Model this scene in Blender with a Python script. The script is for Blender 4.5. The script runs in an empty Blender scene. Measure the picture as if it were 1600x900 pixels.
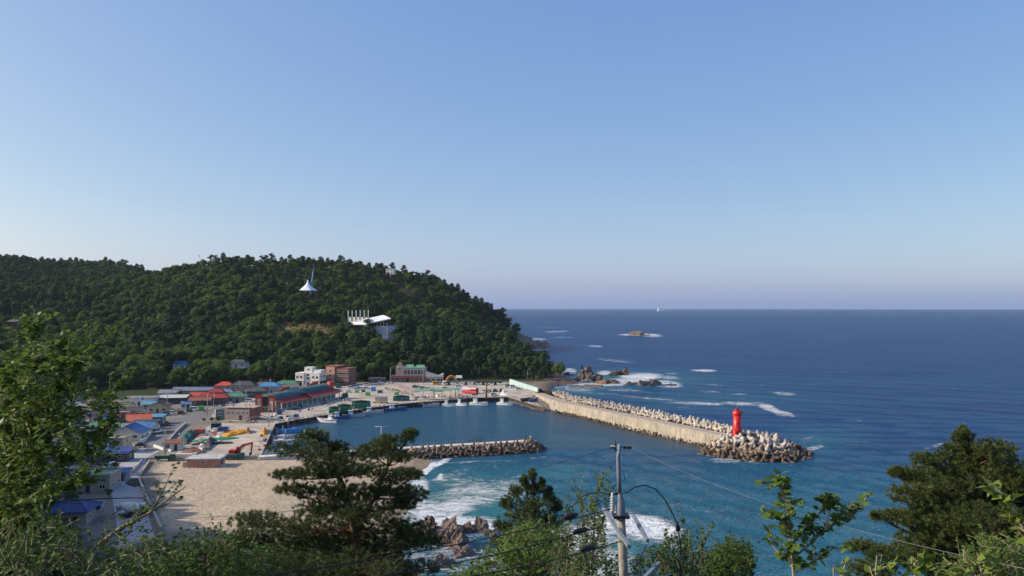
import bpy, math, random
import numpy as np
from mathutils import Vector, Matrix, Euler
R = math.radians
random.seed(7); RNG = np.random.default_rng(7)
scene = bpy.context.scene
# ---------------- camera ----------------
CAMZ = 52.0; FPX = 1240.0; TH = math.atan(28.0 / FPX)
cam_d = bpy.data.cameras.new('camera'); cam = bpy.data.objects.new('camera', cam_d)
scene.collection.objects.link(cam); scene.camera = cam
cam.location = (0, 0, CAMZ); cam.rotation_euler = (R(90) + TH, 0, 0)
cam_d.sensor_width = 36.0; cam_d.lens = FPX / 1600 * 36.0; cam_d.clip_start = 0.1; cam_d.clip_end = 60000
scene.render.resolution_x = 1024; scene.render.resolution_y = 576
# ---------------- light ----------------
SKY_TINT = (1.12, .86, .41); SKY_HAZE = (.22, .78, 2.9)      # clear-sky part and the even blue veil of a hazy afternoon
SUN_EL, SUN_AZ = 28.0, -91.0          # azimuth measured from +Y towards +X
world = bpy.data.worlds.new('World'); scene.world = world; world.use_nodes = True
wn = world.node_tree.nodes; wl = world.node_tree.links
bg = wn['Background']; sky = wn.new('ShaderNodeTexSky'); sky.sky_type = 'NISHITA'; sky.sun_disc = False
sky.sun_elevation = R(SUN_EL); sky.sun_rotation = R(SUN_AZ)
sky.altitude = 0; sky.air_density = 0.8; sky.dust_density = 1.5; sky.ozone_density = 4.0
tint = wn.new('ShaderNodeVectorMath'); tint.operation = 'MULTIPLY'; tint.inputs[1].default_value = SKY_TINT
wl.new(sky.outputs[0], tint.inputs[0]); veil = wn.new('ShaderNodeVectorMath'); veil.operation = 'ADD'; veil.inputs[1].default_value = SKY_HAZE
wl.new(tint.outputs[0], veil.inputs[0]); wl.new(veil.outputs[0], bg.inputs[0]); bg.inputs[1].default_value = 0.130
sun_d = bpy.data.lights.new('sun', 'SUN'); sun_d.energy = 4.4; sun_d.angle = R(0.5); sun_d.color = (1.0, 0.90, 0.76)
sun = bpy.data.objects.new('sun', sun_d); scene.collection.objects.link(sun)
sd = Vector((math.sin(R(SUN_AZ)) * math.cos(R(SUN_EL)), math.cos(R(SUN_AZ)) * math.cos(R(SUN_EL)), math.sin(R(SUN_EL))))
sun.rotation_euler = sd.to_track_quat('Z', 'Y').to_euler(); sun.location = (-50, 0, 120)
vs = scene.view_settings; vs.view_transform = 'Standard'; vs.look = 'None'; vs.gamma = 1; vs.exposure = 0.3
# ---------------- pixel -> world ----------------
_c, _s = math.cos(TH), math.sin(TH)
def ray(px, py):
    a = (px - 800) / FPX; b = (450 - py) / FPX
    return Vector((a, _c - b * _s, _s + b * _c))
def P(px, py, z=2.2):            # where a pixel's ray meets height z
    d = ray(px, py); t = (z - CAMZ) / d.z
    return Vector((d.x * t, d.y * t, z))
def Q(px, py, Y):                # point of a pixel's ray at depth Y
    d = ray(px, py); t = Y / d.y
    return Vector((d.x * t, Y, CAMZ + d.z * t))
def pxm(Y): return FPX / Y       # pixels (of 1600) per metre at depth Y
# ---------------- objects ----------------
COL = scene.collection
def new_obj(name, data, parent=None):
    o = bpy.data.objects.new(name, data); COL.objects.link(o)
    if parent is not None: o.parent = parent
    return o
def tag(o, label, cat, group=None):
    o['label'] = label; o['category'] = cat
    if group: o['group'] = group
    return o
def thing(name, label, cat, loc=(0, 0, 0), rz=0.0, group=None):
    o = new_obj(name, None); o.empty_display_size = 0.3
    o.location = loc; o.rotation_euler = (0, 0, rz)
    return tag(o, label, cat, group)
def struct(o): o['kind'] = 'structure'; return o
def copy_tree(root, loc=None, rz=None, label=None, group=None, sc=None):
    r = root.copy(); COL.objects.link(r)
    if loc is not None: r.location = loc
    if rz is not None: r.rotation_euler = (0, 0, rz)
    if sc is not None: r.scale = (sc, sc, sc) if not hasattr(sc, '__len__') else sc
    if label: r['label'] = label
    if group: r['group'] = group
    for ch in root.children:
        c = ch.copy(); COL.objects.link(c); c.parent = r
        for g in ch.children:
            d = g.copy(); COL.objects.link(d); d.parent = c
    return r
class MB:
    def __init__(s): s.v = []; s.f = []; s.m = []; s.sm = []
    def add(s, vs_, fs, mi=0, smooth=False):
        o = len(s.v); s.v.extend([tuple(p) for p in vs_])
        for f in fs: s.f.append(tuple(i + o for i in f)); s.m.append(mi); s.sm.append(smooth)
        return s
    def box(s, c, size, mi=0, rz=0.0, tx=1.0, ty=1.0, M=None):
        hx, hy, hz = size[0] / 2, size[1] / 2, size[2] / 2
        pts = [(-hx, -hy, -hz), (hx, -hy, -hz), (hx, hy, -hz), (-hx, hy, -hz), (-hx * tx, -hy * ty, hz), (hx * tx, -hy * ty, hz), (hx * tx, hy * ty, hz), (-hx * tx, hy * ty, hz)]
        if M is None: M = Matrix.Rotation(rz, 3, 'Z')
        pts = [M @ Vector(p) + Vector(c) for p in pts]
        return s.add(pts, [(0, 3, 2, 1), (4, 5, 6, 7), (0, 1, 5, 4), (1, 2, 6, 5), (2, 3, 7, 6), (3, 0, 4, 7)], mi)
    def bx(s, x0, x1, y0, y1, z0, z1, mi=0): return s.box(((x0 + x1) / 2, (y0 + y1) / 2, (z0 + z1) / 2), (x1 - x0, y1 - y0, z1 - z0), mi)
    def tube(s, pts, rad, n=6, mi=0, caps=True, smooth=True):
        pts = [Vector(p) for p in pts]; k = len(pts)
        if not hasattr(rad, '__len__'): rad = [rad] * k
        vs_ = []; up0 = Vector((0, 0, 1))
        for i, p in enumerate(pts):
            t = (pts[min(i + 1, k - 1)] - pts[max(i - 1, 0)]); t = t.normalized() if t.length > 1e-9 else Vector((0, 0, 1))
            if i == 0:
                a = t.cross(up0)
                if a.length < .35: a = t.cross(Vector((0, 1, 0)))
            else: a = a - t * a.dot(t)       # carry the frame along so that the tube does not twist
            if a.length < 1e-4: a = t.cross(Vector((1, 0, 0)))
            a.normalize(); b = t.cross(a)
            for j in range(n):
                an = 2 * math.pi * j / n
                vs_.append(p + (a * math.cos(an) + b * math.sin(an)) * rad[i])
        fs = []
        for i in range(k - 1):
            for j in range(n):
                j2 = (j + 1) % n
                fs.append((i * n + j, i * n + j2, (i + 1) * n + j2, (i + 1) * n + j))
        s.add(vs_, fs, mi, smooth)
        if caps:
            o = len(s.v) - k * n
            s.f.append(tuple(o + j for j in reversed(range(n)))); s.m.append(mi); s.sm.append(False)
            s.f.append(tuple(o + (k - 1) * n + j for j in range(n))); s.m.append(mi); s.sm.append(False)
        return s
    def lathe(s, prof, n=16, mi=0, c=(0, 0, 0), smooth=True):
        vs_ = []; k = len(prof)
        for r_, z in prof:
            for j in range(n):
                an = 2 * math.pi * j / n; vs_.append((c[0] + r_ * math.cos(an), c[1] + r_ * math.sin(an), c[2] + z))
        fs = [(i * n + j, i * n + (j + 1) % n, (i + 1) * n + (j + 1) % n, (i + 1) * n + j) for i in range(k - 1) for j in range(n)]
        s.add(vs_, fs, mi, smooth)
        o = len(s.v) - k * n
        s.f.append(tuple(o + (k - 1) * n + j for j in range(n))); s.m.append(mi); s.sm.append(False)
        return s
    def prism(s, poly, z0, z1, mi=0):
        n = len(poly)
        ar = sum(poly[i][0] * poly[(i + 1) % n][1] - poly[(i + 1) % n][0] * poly[i][1] for i in range(n))
        if ar < 0: poly = poly[::-1]
        vs_ = [(p[0], p[1], z0) for p in poly] + [(p[0], p[1], z1) for p in poly]
        fs = [tuple(range(n, 2 * n)), tuple(reversed(range(n)))] + [(i, (i + 1) % n, n + (i + 1) % n, n + i) for i in range(n)]
        return s.add(vs_, fs, mi)
    def slab(s, quad, t, mi=0):          # thick quad (roof plane): 4 top points, thickness downwards
        q = [Vector(p) for p in quad]; d = Vector((0, 0, -t))
        return s.add(q + [p + d for p in q], [(0, 1, 2, 3), (7, 6, 5, 4), (0, 4, 5, 1), (1, 5, 6, 2), (2, 6, 7, 3), (3, 7, 4, 0)], mi)
    def mesh(s, name, mats):
        me = bpy.data.meshes.new(name); me.from_pydata(s.v, [], s.f)
        for m in (mats if isinstance(mats, (list, tuple)) else [mats]): me.materials.append(m)
        me.polygons.foreach_set('material_index', s.m); me.polygons.foreach_set('use_smooth', s.sm); me.update()
        return me
    def build(s, name, mats, parent=None): return new_obj(name, s.mesh(name, mats), parent)
def np_mesh(name, V, F, mats, smooth=False, mi=None):
    me = bpy.data.meshes.new(name); V = np.asarray(V, np.float32); F = np.asarray(F, np.int32); k = F.shape[1]
    me.vertices.add(len(V)); me.vertices.foreach_set('co', V.ravel())
    me.loops.add(F.size); me.loops.foreach_set('vertex_index', F.ravel())
    me.polygons.add(len(F)); me.polygons.foreach_set('loop_start', np.arange(0, F.size, k, dtype=np.int32))
    me.polygons.foreach_set('loop_total', np.full(len(F), k, np.int32))
    if smooth: me.polygons.foreach_set('use_smooth', np.ones(len(F), bool))
    for m in (mats if isinstance(mats, (list, tuple)) else [mats]): me.materials.append(m)
    if mi is not None: me.polygons.foreach_set('material_index', np.asarray(mi, np.int32))
    me.update(calc_edges=True); me.validate(); return me
def set_attr(me, name, arr):
    a = me.attributes.new(name, 'FLOAT', 'POINT'); a.data.foreach_set('value', np.asarray(arr, np.float32))
def set_col(me, name, arr):
    a = me.attributes.new(name, 'FLOAT_COLOR', 'POINT'); c = np.ones((len(arr), 4), np.float32); c[:, :3] = arr; a.data.foreach_set('color', c.ravel())
# ---------------- materials ----------------
def lin(r, g, b):
    f = lambda c: (c / 255 / 12.92) if c <= 10 else ((c / 255 + .055) / 1.055) ** 2.4
    return (f(r), f(g), f(b))
_M = {}
def mat(name, col, rough=0.7, var=0.25, scale=1.5, bump=0.15, metal=0.0, spec=0.4, rnd=0.0, streak=0.0, emit=None, coord='Object', bscale=None, ribs=0.0):
    """procedural paint / stone: colour broken up by two noises, optional vertical weather streaks, fine relief"""
    if name in _M: return _M[name]
    m = bpy.data.materials.new(name); m.use_nodes = True; _M[name] = m
    n = m.node_tree.nodes; l = m.node_tree.links; b = n['Principled BSDF']
    b.inputs['Roughness'].default_value = rough; b.inputs['Metallic'].default_value = metal; b.inputs['Specular IOR Level'].default_value = spec
    tc = n.new('ShaderNodeTexCoord')
    nz = n.new('ShaderNodeTexNoise'); nz.inputs['Scale'].default_value = scale; nz.inputs['Detail'].default_value = 6; nz.inputs['Roughness'].default_value = .65
    l.new(tc.outputs[coord], nz.inputs['Vector'])
    ramp = n.new('ShaderNodeMapRange'); ramp.inputs[1].default_value = .3; ramp.inputs[2].default_value = .7; ramp.inputs[3].default_value = 1 - var; ramp.inputs[4].default_value = 1 + var * .6
    l.new(nz.outputs['Fac'], ramp.inputs[0])
    fac = ramp.outputs[0]
    if streak > 0:
        mp = n.new('ShaderNodeMapping'); mp.inputs['Scale'].default_value = (2.2, 2.2, .12); l.new(tc.outputs[coord], mp.inputs[0])
        n2 = n.new('ShaderNodeTexNoise'); n2.inputs['Scale'].default_value = 1.3; n2.inputs['Detail'].default_value = 5; l.new(mp.outputs[0], n2.inputs['Vector'])
        r2 = n.new('ShaderNodeMapRange'); r2.inputs[1].default_value = .35; r2.inputs[2].default_value = .65; r2.inputs[3].default_value = 1 - streak; r2.inputs[4].default_value = 1.0
        l.new(n2.outputs['Fac'], r2.inputs[0]); mu = n.new('ShaderNodeMath'); mu.operation = 'MULTIPLY'; l.new(fac, mu.inputs[0]); l.new(r2.outputs[0], mu.inputs[1]); fac = mu.outputs[0]
    if rnd > 0:
        oi = n.new('ShaderNodeObjectInfo'); r3 = n.new('ShaderNodeMapRange'); r3.inputs[3].default_value = 1 - rnd; r3.inputs[4].default_value = 1 + rnd
        l.new(oi.outputs['Random'], r3.inputs[0]); mu = n.new('ShaderNodeMath'); mu.operation = 'MULTIPLY'; l.new(fac, mu.inputs[0]); l.new(r3.outputs[0], mu.inputs[1]); fac = mu.outputs[0]
    vm = n.new('ShaderNodeVectorMath'); vm.operation = 'SCALE'; vm.inputs[0].default_value = col[:3]; l.new(fac, vm.inputs['Scale'])
    l.new(vm.outputs[0], b.inputs['Base Color'])
    if bump > 0:
        bz = n.new('ShaderNodeTexNoise'); bz.inputs['Scale'].default_value = bscale or scale * 5; bz.inputs['Detail'].default_value = 4; l.new(tc.outputs[coord], bz.inputs['Vector'])
        bp = n.new('ShaderNodeBump'); bp.inputs['Strength'].default_value = bump; bp.inputs['Distance'].default_value = .1; l.new(bz.outputs['Fac'], bp.inputs['Height']); l.new(bp.outputs[0], b.inputs['Normal'])
    if ribs > 0:                       # rolled sheet: standing ribs run down the slope
        wt = n.new('ShaderNodeTexWave'); wt.bands_direction = 'X'; wt.inputs['Scale'].default_value = ribs; l.new(tc.outputs[coord], wt.inputs['Vector'])
        b2 = n.new('ShaderNodeBump'); b2.inputs['Strength'].default_value = .8; b2.inputs['Distance'].default_value = .12; l.new(wt.outputs['Fac'], b2.inputs['Height'])
        if bump > 0: l.new(bp.outputs[0], b2.inputs['Normal'])
        l.new(b2.outputs[0], b.inputs['Normal'])
    if emit: b.inputs['Emission Color'].default_value = (*emit, 1); b.inputs['Emission Strength'].default_value = 1
    return m
def leafmat(name, col, col2, rough=.5, trans=.35, rnd=.35, scale=.6, spec=.3):
    """foliage: hue shifts per clump and per tree, some light passes through"""
    m = bpy.data.materials.new(name); m.use_nodes = True; n = m.node_tree.nodes; l = m.node_tree.links; b = n['Principled BSDF']
    b.inputs['Roughness'].default_value = rough; b.inputs['Specular IOR Level'].default_value = spec
    tc = n.new('ShaderNodeTexCoord'); nz = n.new('ShaderNodeTexNoise'); nz.inputs['Scale'].default_value = scale; nz.inputs['Detail'].default_value = 3; l.new(tc.outputs['Object'], nz.inputs['Vector'])
    oi = n.new('ShaderNodeObjectInfo'); ad = n.new('ShaderNodeMath'); ad.operation = 'MULTIPLY_ADD'; ad.inputs[1].default_value = rnd * 2; l.new(oi.outputs['Random'], ad.inputs[0]); l.new(nz.outputs['Fac'], ad.inputs[2])
    mr = n.new('ShaderNodeMapRange'); mr.inputs[1].default_value = .3; mr.inputs[2].default_value = .7 + rnd * 2; l.new(ad.outputs[0], mr.inputs[0])
    mx = n.new('ShaderNodeMix'); mx.data_type = 'RGBA'; mx.inputs['A'].default_value = (*col, 1); mx.inputs['B'].default_value = (*col2, 1); l.new(mr.outputs[0], mx.inputs['Factor'])
    l.new(mx.outputs['Result'], b.inputs['Base Color'])
    tr = n.new('ShaderNodeBsdfTranslucent'); l.new(mx.outputs['Result'], tr.inputs[0]); ms = n.new('ShaderNodeMixShader'); ms.inputs[0].default_value = trans
    l.new(b.outputs[0], ms.inputs[1]); l.new(tr.outputs[0], ms.inputs[2]); l.new(ms.outputs[0], n['Material Output'].inputs[0])
    return m
def glassmat(name='window_glass', col=(.02, .03, .04)):
    if name in _M: return _M[name]
    m = mat(name, col, rough=.08, var=.3, scale=.8, bump=0, spec=.6); return m
CONC = mat('concrete', lin(186, 176, 160), .85, .22, .25, .25, streak=.2)
CONCD = mat('concrete_dark', lin(120, 113, 104), .9, .3, .4, .3)
METAL = mat('grey_metal', lin(150, 155, 160), .45, .15, 2, .05, metal=.6)
DARK = mat('dark_metal', lin(45, 46, 50), .5, .2, 2, .05)
WHITE = mat('white_paint', lin(225, 225, 220), .5, .12, 1.2, .05, streak=.12)
RUBBER = mat('black_rubber', (.015, .015, .016), .8, .2, 3, .1)
GLASS = glassmat()
# =====================================================================  LAND
def poly_sd(pts, X, Y):              # signed distance to polygon, + inside
    pts = np.asarray(pts, float); n = len(pts); d = np.full(X.shape, 1e18); ins = np.zeros(X.shape, bool)
    for i in range(n):
        ax, ay = pts[i]; bx_, by_ = pts[(i + 1) % n]; ex, ey = bx_ - ax, by_ - ay
        t = np.clip(((X - ax) * ex + (Y - ay) * ey) / (ex * ex + ey * ey + 1e-12), 0, 1)
        d = np.minimum(d, (X - ax - t * ex) ** 2 + (Y - ay - t * ey) ** 2)
        c = ((ay > Y) != (by_ > Y)) & (X < ex * (Y - ay) / (ey if abs(ey) > 1e-12 else 1e-12) + ax); ins ^= c
    return np.where(ins, 1, -1) * np.sqrt(d)
def line_d(pts, X, Y):               # distance to open polyline and height along it (if 3-D)
    d = np.full(X.shape, 1e18); zz = np.zeros(X.shape)
    for (a, b) in zip(pts[:-1], pts[1:]):
        ex, ey = b[0] - a[0], b[1] - a[1]
        t = np.clip(((X - a[0]) * ex + (Y - a[1]) * ey) / (ex * ex + ey * ey + 1e-12), 0, 1)
        q = (X - a[0] - t * ex) ** 2 + (Y - a[1] - t * ey) ** 2; m = q < d
        d = np.where(m, q, d); zz = np.where(m, a[2] + t * (b[2] - a[2]), zz)
    return np.sqrt(d), zz
def sstep(a, b, x): t = np.clip((x - a) / (b - a), 0, 1); return t * t * (3 - 2 * t)
_PT = RNG.random((256, 256))
def vnoise(x, y):
    xi = np.floor(x).astype(int); yi = np.floor(y).astype(int); fx = x - xi; fy = y - yi
    fx = fx * fx * (3 - 2 * fx); fy = fy * fy * (3 - 2 * fy); g = lambda i, j: _PT[i % 256, j % 256]
    return (g(xi, yi) * (1 - fx) + g(xi + 1, yi) * fx) * (1 - fy) + (g(xi, yi + 1) * (1 - fx) + g(xi + 1, yi + 1) * fx) * fy
def fbm(x, y, o=4):
    s = 0; a = .5
    for k in range(o): s = s + a * vnoise(x * 2 ** k + 17 * k, y * 2 ** k + 31 * k); a *= .5
    return s
QUAY_EDGE = [(408, 712), (430, 662), (459, 656.5), (495, 650.5), (530, 645), (565.6, 639), (605, 633.5), (640, 629.5), (694.5, 625.5), (734, 622.5), (758.5, 621), (794.5, 620.5), (839.5, 634), (864, 634)]
QE = [tuple(P(x, y, 2.2)[:2]) for x, y in QUAY_EDGE]
COAST = [(400, 40), (200, 70), (90, 112), (30, 132), (0, 138), (-14, 148), (-23, 164), (-25, 186), (-27, 207), (-31, 237), (-27, 264), (-29, 279), (-78, 266)] + QE + [(22, 400), (25, 450), (24, 505), (30, 526), (46, 530), (40, 560), (38, 628), (20, 672), (12, 760), (10, 860), (20, 955), (40, 1020), (46, 1042), (20, 1100), (-100, 1300), (-300, 1700), (-4000, 1900), (-4000, -400), (400, -400)]
FLAT = [(-29, 279), (-26, 205), (-60, 165), (-108, 168), (-135, 205), (-200, 300), (-235, 372), (-232, 412), (-190, 440), (-168, 472), (-130, 500), (-60, 524), (0, 526), (14, 503), (22, 398)] + QE[::-1] + [(-78, 266)]
# far hill: control points (px, py of tree tops, depth); ground lies a tree height below
HC = [(-150, 400, 1100), (0, 397, 1120), (60, 405, 1100), (110, 412, 1060), (150, 408, 1180), (175, 402, 1200), (200, 415, 1150), (228, 427, 1000), (258, 421, 880), (300, 409, 820), (330, 407, 820), (380, 415, 820), (430, 417, 830), (480, 407, 860), (540, 403, 890), (600, 414, 910), (640, 426, 930), (690, 436, 950), (740, 461, 985), (780, 491, 1010), (815, 512, 1025),
      (-100, 450, 800), (0, 450, 760), (100, 450, 820), (170, 430, 950), (0, 510, 600), (100, 520, 620), (180, 470, 760), (250, 480, 700), (250, 540, 570), (330, 470, 700), (400, 500, 640), (420, 450, 740), (330, 540, 560), (550, 480, 735), (600, 450, 830), (650, 470, 830), (700, 480, 830), (750, 512, 760), (790, 520, 850),
      (660, 520, 650), (700, 548, 590), (740, 545, 600), (800, 549, 610), (840, 565, 600), (868, 579, 600), (840, 545, 700), (450, 550, 560), (550, 560, 560), (620, 556, 560), (400, 570, 540)]
GC = [(482, 463, 790), (590, 527, 650), (520, 522, 625), (440, 522, 620), (380, 522, 640), (280, 577, 528), (368, 574, 530), (610, 424, 905)]     # ground itself seen
_cp = []
for x, y, d in HC: q = Q(x, y, d); _cp.append((q.x, q.y, max(q.z - 9.0, 1.5)))
for x, y, d in GC: q = Q(x, y, d); _cp.append(tuple(q))
for x, y, d in HC[:21]:
    q = Q(x, y, d); s = 1.3; _cp.append((q.x * s, q.y * s, max(q.z - 35, 0)))
for p in [(-270, 470), (-200, 490), (-150, 510), (-100, 522), (-60, 534), (0, 536), (30, 540), (-320, 420), (-250, 340)]: _cp.append((p[0], p[1], 3.5))
_cp += [(-420, 500, 30), (-400, 380, 22), (-500, 300, 45), (-700, 900, 100), (-900, 1500, 90)]
_cp = np.array(_cp)
def _k(r2): return np.where(r2 > 1e-9, .5 * r2 * np.log(r2 + 1e-12), 0)
_n = len(_cp); _xy = _cp[:, :2] / 100.0
_A = np.zeros((_n + 3, _n + 3)); _A[:_n, :_n] = _k(((_xy[:, None] - _xy[None]) ** 2).sum(-1)) + np.eye(_n) * .02
_A[:_n, _n] = 1; _A[:_n, _n + 1:] = _xy; _A[_n, :_n] = 1; _A[_n + 1:, :_n] = _xy.T
_w = np.linalg.solve(_A, np.concatenate([_cp[:, 2], [0, 0, 0]]))
def tps(X, Y):
    x = X.ravel() / 100; y = Y.ravel() / 100; out = np.zeros(x.shape)
    for i in range(0, len(x), 20000):
        a = x[i:i + 20000]; b = y[i:i + 20000]; r2 = (a[:, None] - _xy[None, :, 0]) ** 2 + (b[:, None] - _xy[None, :, 1]) ** 2
        out[i:i + 20000] = _k(r2) @ _w[:_n] + _w[_n] + _w[_n + 1] * a + _w[_n + 2] * b
    return out.reshape(X.shape)
NEAR_Y = [-400, -20, 1.5, 6, 12, 30, 60, 100, 135, 150, 175]; NEAR_Z = [75, 52, 50.2, 46.3, 41.5, 30, 14.5, 5, 1.0, -3, -12]
SPUR = [(-20, -30, 54), (-62, 50, 48), (-114, 120, 44), (-165, 190, 44), (-192, 236, 42), (-216, 272, 30), (-238, 308, 6)]
def ground(X, Y, full=False):
    X = np.asarray(X, float); Y = np.asarray(Y, float)
    sd_c = poly_sd(COAST, X, Y); sd_f = poly_sd(FLAT, X, Y)
    far = np.clip(tps(X, Y), 1.0, 150); far = far + ((fbm(X / 60, Y / 60) - .5) * 9 + (fbm(X / 150 + 3, Y / 150) - .5) * 16) * sstep(6, 45, far)
    far = np.maximum(far, 1.9)
    t = sstep(2, 45, -sd_f); z = 1.95 * (1 - t) + far * t
    near = np.interp(Y, NEAR_Y, NEAR_Z) + (fbm(X / 14, Y / 14) - .5) * 3 * sstep(4, 30, Y)
    dl, zl = line_d(SPUR, X, Y); near = np.maximum(near, zl - dl * .85 + (fbm(X / 18, Y / 18) - .5) * 4)
    wn_ = sstep(330, 300, Y); near = np.where(Y < 330, near, -20)
    z = np.where(Y < 200, np.maximum(near, np.where(sd_f > 0, 1.95, np.where((X < 0) & (Y > 140), np.minimum(z, 3), -20))), np.maximum(z, near))
    beach = (X > -130) & (X < -8) & (Y > 150) & (Y < 284) & (sd_f > -30)
    dw = line_d([(-14, 148, 0), (-23, 164, 0), (-25, 186, 0), (-27, 207, 0), (-31, 237, 0), (-27, 264, 0), (-29, 280, 0)], X, Y)[0]
    slope = np.where(beach, .05, np.where(Y > 500, .9 + .8 * fbm(X / 12, Y / 12), .8))
    lim = np.where(beach, np.minimum(dw * .055, sd_c * .8), sd_c * slope - .2)
    z = np.minimum(z, np.where(sd_c > 0, lim, sd_c * np.where(beach, .06, .5)))
    z = np.maximum(z, -6)
    if full: return z, sd_c, sd_f, near, beach
    return z
def gz(x, y): return float(ground(np.array([x]), np.array([y]))[0])
cols = np.concatenate([np.arange(-700, 960, 7.0), np.arange(960, 2500, 25.0)]); rows = np.concatenate([np.linspace(-120, 0, 8), 2 + np.geomspace(1, 1900, 250)])
GX, GY = np.meshgrid((cols - 800) / FPX, rows); GX = GX * (GY + 160); 
TZ, SDC, SDF, NEARZ, BEACH = ground(GX, GY, True)
nr, nc = GX.shape
TV = np.stack([GX, GY, TZ], -1).reshape(-1, 3); idx = np.arange(nr * nc).reshape(nr, nc)
TF = np.stack([idx[:-1, :-1], idx[:-1, 1:], idx[1:, 1:], idx[1:, :-1]], -1).reshape(-1, 4)
keep = (TV[TF][:, :, 2].max(1) > -5.5); TF = TF[keep]
c_for = np.array(lin(52, 64, 34)); c_sand = np.array(lin(196, 176, 148)); c_vil = np.array(lin(140, 130, 116)); c_rock = np.array(lin(132, 112, 96))
xx, yy, zz = TV.T; C = np.tile(c_for, (len(TV), 1)) * (.8 + .5 * fbm(xx / 9, yy / 9))[:, None]
sf = SDF.ravel(); sc_ = SDC.ravel(); bch = BEACH.ravel()
w = (sstep(-8, -2, sf) * (zz < 2.8))[:, None]; C = C * (1 - w) + c_vil * (.85 + .3 * fbm(xx / 5, yy / 5))[:, None] * w
bx0 = np.interp(yy, [160, 180, 253, 275], [-70, -79, -112, -118])
w = (bch & (xx > bx0) & (zz < 2.05) & (yy > 178))[:, None] * 1.0; wet = sstep(.55, .12, zz)[:, None]
C = C * (1 - w) + (c_sand * (.86 + .25 * fbm(xx / 3, yy / 3))[:, None]) * (1 - .5 * wet) * w
w = ((~bch) & (sc_ < 13) & (zz < 9 + 6 * fbm(xx / 10, yy / 10)) & (sf < -1) & (yy > 150)) | ((sc_ < 34) & (yy > 960) & (zz < 34)); w = w[:, None] * 1.0
C = C * (1 - w) + c_rock * (.6 + .8 * fbm(xx / 4, yy / 4))[:, None] * w
tpx = 800 + FPX * xx / np.maximum(yy, 1); tpy = 478 + FPX * (CAMZ - zz) / np.maximum(yy, 1)
w = ((tpx > 428) & (tpx < 534) & (tpy > 507) & (tpy < 535) & (yy > 578) & (yy < 680)) | (((tpx - 640) / 28) ** 2 + ((tpy - 455) / 6) ** 2 < 1) & (yy > 700) | (((tpx - 690) / 18) ** 2 + ((tpy - 492) / 7) ** 2 < 1) & (yy > 700); w = w[:, None] * 1.0
C = C * (1 - w) + np.array(lin(138, 116, 76)) * (.55 + .8 * fbm(xx / 4, yy / 3))[:, None] * w
me = np_mesh('terrain', TV, TF, [], True); set_col(me, 'tint', C)
m = bpy.data.materials.new('ground'); m.use_nodes = True; n = m.node_tree.nodes; l = m.node_tree.links; b = n['Principled BSDF']; b.inputs['Roughness'].default_value = .95; b.inputs['Specular IOR Level'].default_value = .15
at = n.new('ShaderNodeAttribute'); at.attribute_name = 'tint'; tc = n.new('ShaderNodeTexCoord')
nz = n.new('ShaderNodeTexNoise'); nz.inputs['Scale'].default_value = .8; nz.inputs['Detail'].default_value = 8; nz.inputs['Roughness'].default_value = .7; l.new(tc.outputs['Object'], nz.inputs['Vector'])
mr = n.new('ShaderNodeMapRange'); mr.inputs[1].default_value = .3; mr.inputs[2].default_value = .7; mr.inputs[3].default_value = .72; mr.inputs[4].default_value = 1.2; l.new(nz.outputs['Fac'], mr.inputs[0])
# raked and driven-over ground: long wandering tracks
mp = n.new('ShaderNodeMapping'); mp.inputs['Scale'].default_value = (.34, .6, 1); mp.inputs['Rotation'].default_value = (0, 0, .45); l.new(tc.outputs['Object'], mp.inputs[0])
n3 = n.new('ShaderNodeTexNoise'); n3.inputs['Scale'].default_value = .9; n3.inputs['Detail'].default_value = 5; n3.inputs['Distortion'].default_value = 2.6; l.new(mp.outputs[0], n3.inputs['Vector'])
vm = n.new('ShaderNodeVectorMath'); vm.operation = 'SCALE'; mr2 = n.new('ShaderNodeMapRange'); mr2.inputs[1].default_value = .38; mr2.inputs[2].default_value = .6; mr2.inputs[3].default_value = .8; mr2.inputs[4].default_value = 1.06; l.new(n3.outputs['Fac'], mr2.inputs[0]); mm = n.new('ShaderNodeMath'); mm.operation = 'MULTIPLY'; l.new(mr.outputs[0], mm.inputs[0]); l.new(mr2.outputs[0], mm.inputs[1]); l.new(at.outputs['Color'], vm.inputs[0]); l.new(mm.outputs[0], vm.inputs['Scale']); l.new(vm.outputs[0], b.inputs['Base Color'])
ad = n.new('ShaderNodeMath'); ad.operation = 'MULTIPLY_ADD'; ad.inputs[1].default_value = 2.0; l.new(n3.outputs['Fac'], ad.inputs[0]); l.new(nz.outputs['Fac'], ad.inputs[2])
bp = n.new('ShaderNodeBump'); bp.inputs['Strength'].default_value = .6; bp.inputs['Distance'].default_value = .5; l.new(ad.outputs[0], bp.inputs['Height']); l.new(bp.outputs[0], b.inputs['Normal'])
me.materials.append(m); struct(new_obj('terrain', me))

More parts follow.
